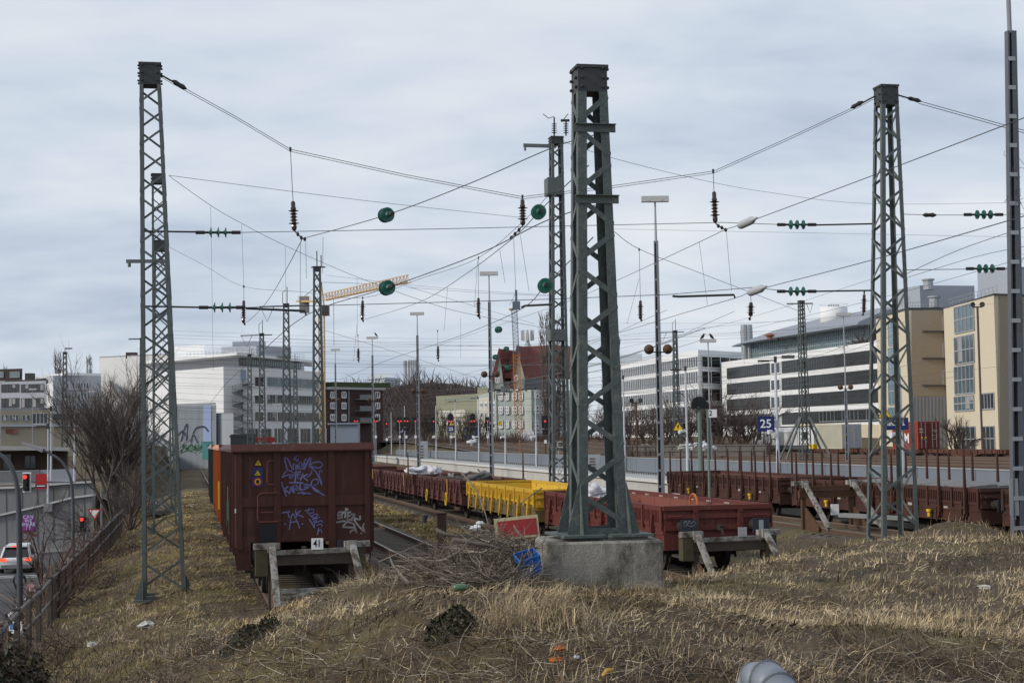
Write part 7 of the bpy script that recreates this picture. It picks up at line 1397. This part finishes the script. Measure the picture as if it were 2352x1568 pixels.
# brushwood pile left of the block
r = np.random.default_rng(17); n = 6500; u = 1215-np.abs(r.normal(0,135,n)); Yp = r.uniform(21.3, 25.0, n); px = (u-1176)/3600*Yp; pz = gzc(px, Yp)+np.abs(r.normal(0,.04,n))+np.interp(u,[860,960,1060,1130,1235],[0,.14,.48,.58,.5])*r.random(n)**1.2*np.clip(1.3-np.abs(Yp-23.3)/1.5,.2,1)
Dv = np.stack([r.normal(0,1,n)-.6, r.normal(0,.8,n), r.normal(.03,.38,n)], 1); twigs('brushwood_pile', 'heap of cut grey brushwood piled left of the concrete block', np.stack([px,Yp,pz],1), Dv, r.uniform(.12,.6,n), r.choice([.0025,.004,.0055,.011],n,p=[.35,.35,.2,.1]), r.uniform(.4,1.7,n)[:,None]*TW[r.choice(6, n, p=[.2,.34,.16,.14,.06,.1])]*r.uniform(.7,1.15,n)[:,None], 18, .5)
def branchy(name, lab, pts, rad, m=None, cat='branch'):
    b = MB(); rad *= .6; b.tube(cat_pts([Vector(p) for p in pts], 4), [rad*(1-.6*i/(4*(len(pts)-1))) for i in range(4*(len(pts)-1)+1)] if len(pts) > 2 else rad, 7); return mesh_thing(name, lab, cat, b, m or mat('branch_grey', (.13,.105,.085), .9, 0, (.20,.17,.145), 9, .5, bump=.3), pts[0])
for P, rad, lab in [([(1000,1215,23),(1030,1228,23),(1075,1230,23.2),(1130,1234,23.4)],.05,'forked dark branch lying along the top of the brushwood'),([(1040,1240,22.5),(1120,1252,22.6),(1180,1268,22.7)],.055,'thick dark branch low in the brushwood'),([(1060,1085,24.5),(1090,1120,24.2),(1110,1165,23.8),(1122,1205,23.6)],.028,'bent dead branch standing in front of the red panel'),([(1245,1120,24.2),(1190,1160,23.8),(1150,1205,23.6)],.016,'thin pale branch leaning across the red panel'),([(1000,1290,22.4),(1050,1270,22.4),(1075,1240,22.5)],.03,'pale crooked stick in the pile front'),([(870,1290,22.4),(935,1262,22.3),(1000,1235,22.6)],.02,'long pale stem on the left of the pile'),([(1160,1330,21.8),(1190,1300,22),(1200,1270,22.3)],.03,'split pale stump piece below the blue crate'),([(940,1340,21.5),(905,1300,22),(895,1275,22.2)],.035,'broken bleached stick in the pile'),([(1215,1245,23.4),(1190,1222,23.5),(1180,1205,23.6)],.04,'rust brown bark strip beside the concrete block')]:
    branchy('branch', lab, [AT(*q) for q in P], rad)
x, y, z, r = mound_xy(16000, 15, 8, 24); k = pn_(x, y, 1.1, 25)+.4*scrubby(x, y) > .25; x, y, z = x[k], y[k], z[k]; n = len(x)
LV = np.array([[.13,.085,.05],[.09,.06,.04],[.18,.13,.085],[.06,.045,.035]]); o = blades('dead_leaves', x, y, z, r.uniform(.03,.07,n), r.uniform(.015,.035,n), np.abs(r.normal(1.3,.25,n)), r.uniform(-.4,.4,n), LV[r.integers(0,4,n)]*r.uniform(.6,1.3,n)[:,None], 'brown dead leaves scattered through the grass of the mound', 'leaves', 26, .02)
for P, lab in [([(1010,1412,15.3),(1046,1420,15.0),(1062,1465,14.7),(1058,1505,14.5)],'thin dead runner arching over the ivy stump'),([(1000,1430,15.2),(1030,1396,15.2),(1075,1402,15.1),(1098,1440,14.9),(1085,1490,14.6)],'second thin runner looping right of the ivy stump'),([(545,1478,18.5),(590,1452,18.5),(640,1470,18.4),(665,1500,18.3)],'thin dead runner over the left ivy clump')]: branchy('runner', lab, [AT(*q) for q in P], .011)
# ivy clumps and grass tussock
def clump(name, lab, c, rx, ry, h, n, seed, leaf, cols, cat):
    r = np.random.default_rng(seed); th = r.uniform(0,2*PI,n); rr_ = np.sqrt(r.random(n)); x = c.x+np.cos(th)*rr_*rx; y = c.y+np.sin(th)*rr_*ry; z = gzc(x,y)+h*np.sqrt(np.clip(1-rr_**2,0,1))*r.uniform(.35,1.1,n)*(1+.35*np.sin(x*7+seed)*np.cos(y*6)+.3*np.sin(x*17+seed))
    a = r.normal(0,1,(n,3)); a /= np.linalg.norm(a,axis=1,keepdims=True); nn = np.stack([np.cos(th)*rr_, np.sin(th)*rr_, .6+0*x],1)+r.normal(0,.5,(n,3)); e = np.cross(a,nn); e /= np.linalg.norm(e,axis=1,keepdims=True)+1e-9; g = np.cross(nn,e); g /= np.linalg.norm(g,axis=1,keepdims=True)+1e-9
    P = np.stack([x,y,z],1); sz = r.uniform(.6,1.2,n)[:,None]*leaf; V = np.stack([P-e*sz, P-g*sz*.75, P+e*sz*1.1, P+g*sz*.75],1).reshape(-1,3); i = np.arange(n)*4
    o = np_mesh(name, V, np.stack([i,i+1,i+2,i+3],1), GM, np.repeat(cols[r.integers(0,len(cols),n)]*r.uniform(.6,1.3,n)[:,None],4,0)); return tag(o, lab, cat)
IV = np.array([[.03,.036,.02],[.045,.045,.028],[.05,.036,.025],[.075,.066,.042],[.04,.032,.024]])
clump('ivy_clump', 'dark ivy covered stump in the middle foreground', hit(1035,1452), .25, .28, .17, 1800, 61, .02, IV, 'ivy'); clump('ivy_clump', 'dark ivy clump at the left end of the near mound', AT(575,1490,18.2), .36, .42, .15, 1300, 62, .021, IV, 'ivy')
c = W(26.5,-3.45); c.z = 0; clump('ivy_hedge', 'ivy and bramble smothering the near end of the bar fence', c, 1.2, 2.2, 1.15, 4500, 64, .05, np.array([[.03,.036,.02],[.06,.05,.035],[.045,.03,.024],[.09,.08,.06]]), 'ivy')
r = np.random.default_rng(71)
for u, v, Y, n, lab in [(1235,1440,19.5,1500,'large brown grass tussock below the concrete block'),(1480,1350,23.85,160,'arching pale grass tuft at the right foot of the block'),(1330,1360,23.7,120,'pale grass tuft at the left foot of the block')]:
    c = hit(u,v) if n > 1000 else AT(u,v,Y); x = c.x+r.normal(0,.30 if n > 1000 else .28,n); y = c.y+r.normal(0,.2 if n > 1000 else .08,n); pr = np.tile(np.array([.25,.12,.33,.18,.02,.10]) if n > 1000 else np.array([.4,.35,.15,.02,.03,.05]),(n,1)); o = blades('grass_tussock', x, y, gzc(x,y), r.uniform(.15,.40,n), r.uniform(.004,.008,n), np.abs(r.normal(.6,.35,n)), r.uniform(.2,1.3,n), pick(pr,n,r), lab, 'grass tuft', int(u)); del o['kind']
# weeds and bramble on the bank above the street
n = 5200; s = r.uniform(28,112,n); t = r.uniform(-7.4,-3.1,n); x = s*D.x+t*N.x; y = s*D.y+t*N.y; k = pn_(x,y,.35,81) > -.1; x, y = x[k], y[k]; n = len(x)
Dv = np.stack([r.normal(0,.6,n), r.normal(0,.6,n), np.abs(r.normal(1,.4,n))],1); twigs('bank_bramble', 'brown bramble and dead stems on the bank between fence and street', np.stack([x,y,gzc(x,y)],1), Dv, r.uniform(.4,1.5,n), r.uniform(.006,.014,n), (TW*.75)[r.integers(0,6,n)]*np.array([1.05,.92,.88]), 82, .6)
n = 2200; s = r.uniform(28,75,n); t = r.normal(-2.6,.45,n); x = s*D.x+t*N.x; y = s*D.y+t*N.y; k = pn_(x,y,.5,85) > .25; x, y = x[k], y[k]; n = len(x); Dv = np.stack([r.normal(0,1,n), r.normal(0,1,n), np.abs(r.normal(.4,.4,n))],1); twigs('fallen_bramble', 'dark fallen bramble along the inside of the bar fence', np.stack([x,y,gzc(x,y)],1), Dv, r.uniform(.3,1.0,n), r.uniform(.005,.012,n), (TW*.5)[r.integers(0,6,n)], 86, .6)
def grow(P, d, L, rad, lev, rr, out, up=.12, spread=.55, nb=5, seg=4, wob=.18, shrink=.52):
    pts = [Vector(P)]; d = Vector(d).normalized()
    for i in range(seg): d = (d+Vector((rr.gauss(0,wob), rr.gauss(0,wob), rr.gauss(0,wob*.6)+up))).normalized(); pts.append(pts[-1]+d*L/seg)
    out[lev].tube(pts, [rad*(1-.6*i/seg) for i in range(seg+1)], 5 if lev == 0 else 3, False)
    if lev+1 < len(out):
        for k in range(nb):
            t = rr.uniform(.3,1.0); i = min(int(t*seg), seg-1); q = pts[i].lerp(pts[i+1], t*seg-i); dd = (pts[i+1]-pts[i]).normalized(); sd_ = Vector((rr.gauss(0,1), rr.gauss(0,1), rr.gauss(0,.5))); sd_ = (sd_-dd*sd_.dot(dd)).normalized(); grow(q, dd+sd_*spread*rr.uniform(.6,1.3), L*shrink*rr.uniform(.7,1.15), rad*.45, lev+1, rr, out, up, spread, nb, max(3,seg-1), wob, shrink)
def bare_tree(name, lab, base, h, rad, nstem, lean, seed, m, levels=4, nb=5, spread=.55, up=.12, group=None, trunk=None, shrink=.52, cat='tree', wob=.18):
    rr = random.Random(seed); base = Vector(base); root = thing(name, lab, cat, base, group); out = [MB() for _ in range(levels)]
    if trunk:
        q = base; tops = []
        pts = [base+Vector((0,0,-.3)), base+Vector((rr.gauss(0,.1),rr.gauss(0,.1),trunk*.5)), base+Vector((rr.gauss(0,.2),rr.gauss(0,.2),trunk))]; out[0].tube(pts, [rad*1.6,rad*1.3,rad*1.1], 7); b0 = pts[-1]
    else: b0 = base
    for k in range(nstem):
        a = 2*PI*k/nstem+rr.uniform(-.4,.4); l = lean*rr.uniform(.3,1.2); grow(b0+Vector((math.cos(a)*rad, math.sin(a)*rad, -.1)), (math.cos(a)*l, math.sin(a)*l, 1), (h-(trunk or 0))*rr.uniform(.55,.78), rad, 0, rr, out, up, spread, nb, 5, wob, shrink)
    out[0].build('trunk', m, root); c = MB()
    for o in out[1:]:
        off = len(c.v); c.v += o.v; c.f += [[i+off for i in f] for f in o.f]; c.m += o.m
    c.build('crown', m if m is not G['bark'] else G['twig'], root); return root
c = AT(262,1180,92); bare_tree('bare_tree', 'large bare many stemmed tree on the left bank beside the left mast', (c.x,c.y,gz1(c.x,c.y)), 9.0, .10, 16, .11, 5, G['bark'], 4, 7, .45, .10)
c = AT(300,1185,80); bare_tree('bare_shrub', 'dense dark bare shrub at the foot of the left bank tree', (c.x,c.y,gz1(c.x,c.y)), 3.6, .05, 14, .8, 6, G['bark'], 3, 7, .7, .05, cat='shrub')
c = AT(215,1190,104); bare_tree('bare_shrub', 'bare drooping shrub hanging over the retaining wall', (c.x,c.y,gz1(c.x,c.y)+.2), 4.6, .05, 12, 1.1, 7, G['bark'], 3, 8, .7, -.05, cat='shrub')
c = AT(120,1420,40); bare_tree('bare_shrub', 'thin bare red brown sapling between the fence and the street', (c.x,c.y,gz1(c.x,c.y)), 3.4, .03, 6, .5, 8, mat('twig_red', (.085,.05,.045), .9), 3, 5, .6, .08, cat='shrub')
pm_ = mat('poplar_twig', (.105,.088,.08), .9)
for u, vt, vb, Y, w, lab in [(133,785,845,430,1,'leafless poplar behind the white stepped block, larger one'),(205,802,845,440,.8,'leafless poplar behind the white stepped block, smaller one'),(11,828,850,470,.6,'small leafless poplar above the dark penthouse'),(1250,700,1000,300,1.1,'tall leafless poplar left of the dark green mast'),(1276,705,1000,306,1.1,'tall leafless poplar behind the dark green mast'),(1335,720,1000,304,1.1,'tall leafless poplar seen through the middle mast'),(1392,706,1000,300,1.1,'tall leafless poplar right of the middle mast'),(1412,760,1000,290,.9,'shorter leafless poplar beside the stepped office')]:
    p = AT(u,vt,Y); zb = min(p.z-14, 1.0); rr = random.Random(u); root = thing('poplar', lab, 'tree', (p.x,p.y,zb), 'bare poplars'); H = p.z-zb; b = MB(); k = MB()
    for j in range(5):
        a = j*2*PI/5; b.tube([(p.x,p.y,zb),(p.x+math.cos(a)*.5*w,p.y+math.sin(a)*.5*w,zb+H*.4),(p.x+math.cos(a)*.9*w,p.y+math.sin(a)*.9*w,zb+H*rr.uniform(.75,1.0))], [.28,.16,.04], 5)
    for j in range(330):
        t = rr.uniform(.12,.9); a = rr.uniform(0,2*PI); q = Vector((p.x+math.cos(a)*w*.6*t, p.y+math.sin(a)*w*.6*t, zb+H*t)); l = rr.uniform(1.2,3.4)*(1.15-t*.6); e = q+Vector((math.cos(a)*l*.34*w, math.sin(a)*l*.34*w, l)); k.tube([q, q.lerp(e,.5)+Vector((math.cos(a)*.12,math.sin(a)*.12,0)), e], [.055,.045,.025], 3, False)
    b.build('trunk', pm_, root); k.build('crown', pm_, root)
for i, (u, Y, h, lab) in enumerate([(1445,225,7,'brown bare shrub left of the Y arm mast'),(1478,222,6,'brown bare shrub before the lowest ribbon windows'),(1520,218,7.5,'brown bare thicket beside the Y arm mast'),(1565,212,8,'bare tree behind the yellow warning triangle'),(1600,210,8.5,'bare tree behind the black shield signal'),(1640,206,9,'bare tree behind the board with the 2'),(1672,204,6.5,'bare tree at the left corner of the long office'),(1705,202,7,'bare shrub before the long office base'),(1722,200,8.5,'forked bare tree left of the 25 sign'),(1100,290,6,'bare bush below the olive block'),(1062,292,6,'bare bush beside the blue lorry'),(1020,300,6.5,'bare bush at the left end of the olive block'),(975,310,6.5,'bare bush right of the brick flats'),(925,315,6.5,'bare bush beside the brick flats'),(1345,270,8,'bare thicket seen through the foot of the middle mast'),(1400,262,7,'bare thicket right of the middle mast foot'),(2196,176,4.6,'small bare shrub before the grey panels of the beige building')]):
    p = AT(u,1000,Y); bare_tree('bare_tree' if h > 7 else 'bare_shrub', lab, (p.x,p.y,gz1(p.x,p.y)-.2), h, .12, 7, .6, 100+i, mat('far_twig', (.075,.056,.05), .9), 3, 8, .6, .08, 'bare trees behind the yard', cat='tree' if h > 7 else 'shrub')
# reddish brown hedge bank and wood on the hill
r = np.random.default_rng(91); n = 7000; u = r.uniform(735,1235,n); v = np.interp(u,[q[0] for q in hp],[q[1] for q in hp]); f_ = r.random(n)**.6; Yw = 640-f_*150; x = (u-1176)/3600*Yw
zt_ = CAMZ+(1011-(v+6)-(u-1000)*.0166)/3600*640; z = zt_*(1-f_)*.98+1; Dv = np.stack([r.normal(0,.35,n), r.normal(0,.2,n), np.abs(r.normal(1,.2,n))],1)
twigs('bare_wood', 'bare brown wood covering the hill on the skyline', np.stack([x,Yw,z],1), Dv, r.uniform(3,7.5,n)*(1+.5*pn_(u/30,u*0,1,3)), r.uniform(.12,.28,n), np.array([[.085,.062,.058],[.06,.045,.045],[.11,.08,.07],[.075,.06,.06]])[r.integers(0,4,n)], 92, .5)
n = 3000; u = r.uniform(980,1760,n); Yw = np.where(u > 1420, r.uniform(186,200,n), r.uniform(275,300,n)); x = (u-1176)/3600*Yw; Dv = np.stack([r.normal(0,.4,n), r.normal(0,.2,n), np.abs(r.normal(1,.2,n))],1); twigs('hedge', 'low red brown bare hedge along the back of the yard', np.stack([x,Yw,gzc(x,Yw)-.2],1), Dv, r.uniform(.8,2.6,n), r.uniform(.03,.07,n), np.array([[.085,.055,.05],[.06,.042,.04],[.10,.075,.06]])[r.integers(0,3,n)], 93, .5)
# ================================================================== litter and things on the mound
def rotm(x=0, y=0, z=0): return (Matrix.Rotation(z,3,'Z') @ Matrix.Rotation(y,3,'Y') @ Matrix.Rotation(x,3,'X'))
c = AT(1187,1211,24.3); root = thing('leaning_sign', 'red panel with a pale yellow border leaning behind the brushwood', 'panel', c); Rp = rotm(-.25, -.085, .05); b = MB(); b.box(c, (.68,.03,.34), Rp); b.build('border', mat('panel_cream', (.42,.36,.22), .6, 0, (.33,.28,.17), 8, .5), root); b = MB(); b.box(c+Rp@Vector((.01,-.018,-.01)), (.60,.01,.255), Rp); b.build('red_field', mat('panel_red', (.26,.018,.02), .5, 0, (.20,.016,.018), 5, .4), root)
c = AT(1212,1292,22.3); root = thing('plastic_crate', 'blue plastic crate half buried left of the concrete block', 'crate', c); Rc = rotm(.35, -.25, .3); b = MB()
for sx_, sy_, lx, ly in ((0,-.13,.30,.012),(0,.13,.30,.012),(-.15,0,.012,.26),(.15,0,.012,.26)):
    for zz in (.115,-.12): b.box(c+Rc@Vector((sx_,sy_,zz)), (lx,ly,.04), Rc)
    for zz in (.05,0,-.06): b.box(c+Rc@Vector((sx_,sy_,zz)), (lx,ly*.8,.014), Rc)
    for k in range(7): q = (k-3)/3*.14; b.box(c+Rc@Vector((sx_+(q if lx > .1 else 0), sy_+(q*.9 if ly > .1 else 0), 0)), (.016,.012,.24) if lx > .1 else (.012,.016,.24), Rc)
b.box(c+Rc@Vector((0,0,-.13)), (.3,.26,.01), Rc); b.build('crate_body', G['blue'], root)
c = hit(1066,1360); c.z += .05; b = MB(); b.lathe(c-Vector((.1,0,0)), [(.02,-.015),(.038,.0),(.042,.035),(.039,.11),(.02,.14),(.012,.15),(.012,.18)], (1,.15,.03), 12); mesh_thing('green_bottle', 'green plastic bottle lying in the straw below the brushwood', 'bottle', b, mat('bottle_green', (.05,.115,.05), .3, 0, (.09,.16,.085), 6, .5, spec=.6), c, smooth=True)
c = hit(1543,1324); c.z += .03; b = MB(); blob(b, c, .055, 3, 10, 8, .25, (1.1,1,.9)); mesh_thing('white_ball', 'small white plastic lump beside the concrete block', 'litter', b, G['plastic_white'], c, smooth=True)
for u, v, Y, s_, lab, m in [(1102,1203,23.3,.045,'crumpled white paper on the brushwood, upper scrap','plastic_white'),(1092,1214,23.2,.055,'crumpled white wrapper on the brushwood, lower scrap','plastic_white'),(1287,1495,14.6,.05,'orange rag in the dead scrub, upper piece','or'),(1278,1520,14.2,.05,'orange rag in the dead scrub, lower piece','or'),(1325,1512,14.2,.03,'pale grey paper scrap right of the orange rag','sack'),(335,1441,33,.13,'pale flat rubble stone in the grass left of the left mast','concrete'),(212,1484,31,.09,'small white scraps in the grass near the fence','concrete'),(2262,1352,24,.07,'pale stone on the right grass slope','concrete')]:
    c = hit(u,v) if u not in (1102,1092) else AT(u,v,Y); c.z += s_*.35; b = MB(); blob(b, c, s_, int(u)%17, 10, 8, .7, (1.3,.9,.6)); mesh_thing('litter' if m != 'concrete' else 'stone', lab, 'litter', b, G[m] if m != 'or' else mat('rag_orange', (.55,.15,.03), .7, 0, (.42,.11,.02), 9, .5), c)
b = MB(); c = hit(1395,1556); c.z += .03; b.tube([c+Vector((-.04,0,-.02)), c+Vector((0,0,.03)), c+Vector((.05,.02,.03))], .022, 8); mesh_thing('yellow_tube', 'short yellow tube end at the bottom picture edge', 'litter', b, mat('tube_ochre', (.42,.25,.05), .6), c)
c = AT(994,1182,23.2); b = MB(); c = AT(1056,1208,23.2)-Vector((.52,0,-.06)); b.lathe(c, [(.035,0),(.045,.10),(.05,.105),(.05,.12)], (0.1,0,1), 12); mesh_thing('cup', 'dark drinking cup standing in the brushwood', 'cup', b, mat('cup_dark', (.03,.03,.035), .4), c)
# grey duct elbow at the bottom edge
c0 = AT(1742,1530,6.2); root = thing('duct_elbow', 'grey sheet metal duct elbow poking up at the bottom edge', 'duct', AT(1790,1640,6.2)); dm = mat('duct_grey', (.20,.225,.26), .5, .1, (.165,.185,.215), 4, .4, spec=.35); rad = .083
P0 = AT(1722,1543,6.2); cen = P0+Vector((.17,0,-.145)); pts = []
for i in range(9): a = math.radians(150-i*14.5); pts.append(cen+Vector((.19*math.cos(a), -.02*i, .19*math.sin(a))))
pts = [AT(1731,1700,6.2)]+pts[0:0]
e0 = AT(1738,1640,6.2); ctrl = [AT(1729,1680,6.2), AT(1730,1588,6.2), AT(1739,1562,6.17), AT(1762,1560,6.1), AT(1786,1584,6.0), AT(1810,1630,5.9)]; rad = .072
for i in range(len(ctrl)-1):
    b = MB(); b.tube([ctrl[i], ctrl[i+1]], rad, 24); b.build('segment', dm, root, True); b = MB(); d_ = (ctrl[min(i+2,len(ctrl)-1)]-ctrl[i]).normalized(); b.lathe(ctrl[i+1], [(rad+.001,-.006),(rad+.006,0),(rad+.001,.006)], d_, 24); b.build('seam', mat('duct_seam', (.10,.11,.13), .5), root)
    b = MB(); k = 12; blob(b, ctrl[i+1], rad*.998, 1, 24, 12, 0.0) if i+2 < len(ctrl) else None
    if b.v: b.build('joint', dm, root, True)
# ================================================================== street furniture on the left
pk = mat('lamp_post_grey', (.07,.075,.085), .5)
def street_lamp(lab, pts, Y, r, head=None):
    P = [AT(u,v,Y) for u, v in pts]; root = thing('street_lamp', lab, 'street lamp', (P[0].x,P[0].y,min(P[0].z,SZ))); b = MB(); q = cat_pts([Vector((P[0].x,P[0].y,SZ))]+P, 4); b.tube(q, [r*(1-.45*i/(len(q)-1)) for i in range(len(q))], 10); b.build('post', pk, root, True)
    if head: a, c = AT(*head[0],Y), AT(*head[1],Y); b = MB(); b.bar(a, c, .34, .2, w2=.24, h2=.10); b.build('lamp_head', mat('lamp_head_grey', (.22,.22,.24), .5), root)
street_lamp('near street lamp post bending over at the left picture edge', [(46,1450),(45,1300),(43,1170),(39,1115),(25,1070),(2,1045),(-40,1020)], 40, .085, ((-40,1020),(-70,1008)))
street_lamp('farther street lamp with its curved arm reaching left over the street', [(168,1290),(168,1180),(165,1115),(156,1082),(138,1056),(112,1040),(98,1033)], 80, .095, ((100,1034),(50,1017)))
def tlight(lab, u, v, Y, w, h, lamp, mastpts, frame):
    c = AT(u,v,Y); root = thing('traffic_light', lab, 'traffic light', AT(*mastpts[0],Y)); b = MB(); b.tube([AT(a,e,Y)+Vector((0,.1,0)) for a, e in mastpts], .06, 8); b.build('mast_arm', G['pole'], root)
    if frame: b = MB(); b.box(c+Vector((0,.02,0)),(w+.14,.05,h+.14)); b.build('back_board', G['signwhite'], root)
    b = MB(); b.box(c+Vector((0,-.06,0)),(w,.22,h)); 
    for k in (-1,0,1): b.lathe(c+Vector((0,-.17,k*h*.31)),[(w*.42,0),(w*.42,-.16)],(0,1,0),12)
    b.build('housing', G['black'], root); b = MB(); b.lathe(c+Vector((0,-.335,h*.31)),[(w*.38,0),(w*.33,-.02)],(0,1,0),14); b.build('red_lamp', G['redlight'], root); return root
tlight('traffic light on an overhead arm beside the red square sign', 61.5, 1107, 84, .30, .92, '', [(168,1106),(100,1106),(60,1106)], True)
tlight('traffic light on a post by the give way sign', 191, 1203, 96, .30, .95, '', [(198,1275),(197,1195)], False)
c = AT(94.5,1105,83.8); root = thing('red_square_sign', 'square red sign hung beside the overhead traffic light', 'sign', c); b = MB(); b.box(c,(.62,.03,.80)); b.build('board', G['signred'], root); b = MB(); b.box(c+Vector((0,-.02,-.24)),(.61,.02,.14)); b.build('dark_band', mat('band_navy', (.02,.02,.08), .5), root); b = MB(); b.box(c+Vector((0,-.033,-.24)),(.45,.01,.05)); b.build('band_lettering', G['signwhite'], root)
c = AT(217,1181,97); root = thing('give_way_sign', 'give way triangle sign on a grey post near the bank fence', 'sign', (c.x+.35,c.y,SZ)); b = MB(); b.tube([(c.x+.42,c.y+.05,SZ),(c.x+.42,c.y+.05,c.z+1.8)], .06, 8); b.build('post', G['pole'], root); b = MB(); k = .46; P = [c+Vector((-k,0,k*.75)), c+Vector((k,0,k*.75)), c+Vector((0,0,-k*.85))]; b.M(0).ext(P,(0,.03,0)); m_ = sum(P,Vector())/3; b.M(1).add([m_+(p-m_)*.68+Vector((0,-.006,0)) for p in P],[(0,1,2)]); b.build('triangle', [G['signred'], G['signwhite']], root)
c = AT(134,1311,62); b = MB(); b.lathe(c,[(.38,0),(.38,.03)],(.5,1,0),20); b.tube([c+Vector((0,.06,.3)), Vector((c.x,c.y+.06,SZ))], .035, 6); mesh_thing('round_sign', 'dark back of a round sign among the bank bramble', 'sign', b, mat('sign_back', (.045,.05,.055), .5), (c.x,c.y,SZ))
c = AT(36,1440,36); root = thing('blue_white_sign', 'small white and blue sign behind the ivy by the near fence', 'sign', c); b = MB(); b.box(c,(.30,.03,.26)); b.build('board', G['signwhite'], root); b = MB(); b.box(c+Vector((-.08,-.02,.03)),(.1,.01,.14)); b.build('blue_field', mat('sign_light_blue', (.10,.25,.5), .5), root)
for u, vt, lab in [(110,978,'white ramp lamp post right of the red square sign, shorter one'),(117,938,'white ramp lamp post with a left arm, taller one beside it'),(171,936,'white ramp lamp post with a left arm behind the street lamp')]:
    p = AT(u,vt,122); q = AT(u,1158 if u == 110 else 1110,122); root = thing('platform_lamp', lab, 'lamp post', q, 'white lamp posts on the ramp'); b = MB(); b.lathe(q,[(.09,0),(.085,2.2),(.055,2.3),(.05,p.z-q.z)],n=8); b.build('post', MATS['post_white'], root); b = MB(); b.box((p.x,p.y,p.z),(.16,.16,.4)); b.bar((p.x,p.y,p.z),(p.x-.9,p.y,p.z),.08,.07); b.build('lamp_arm', G['dark'], root)
p = AT(112,1165,117.8); b = MB(); b.box(p,(.62,.5,.62)); mesh_thing('lamp_base', 'square concrete base block of the ramp lamp post', 'base', b, G['conc_grey'], p)
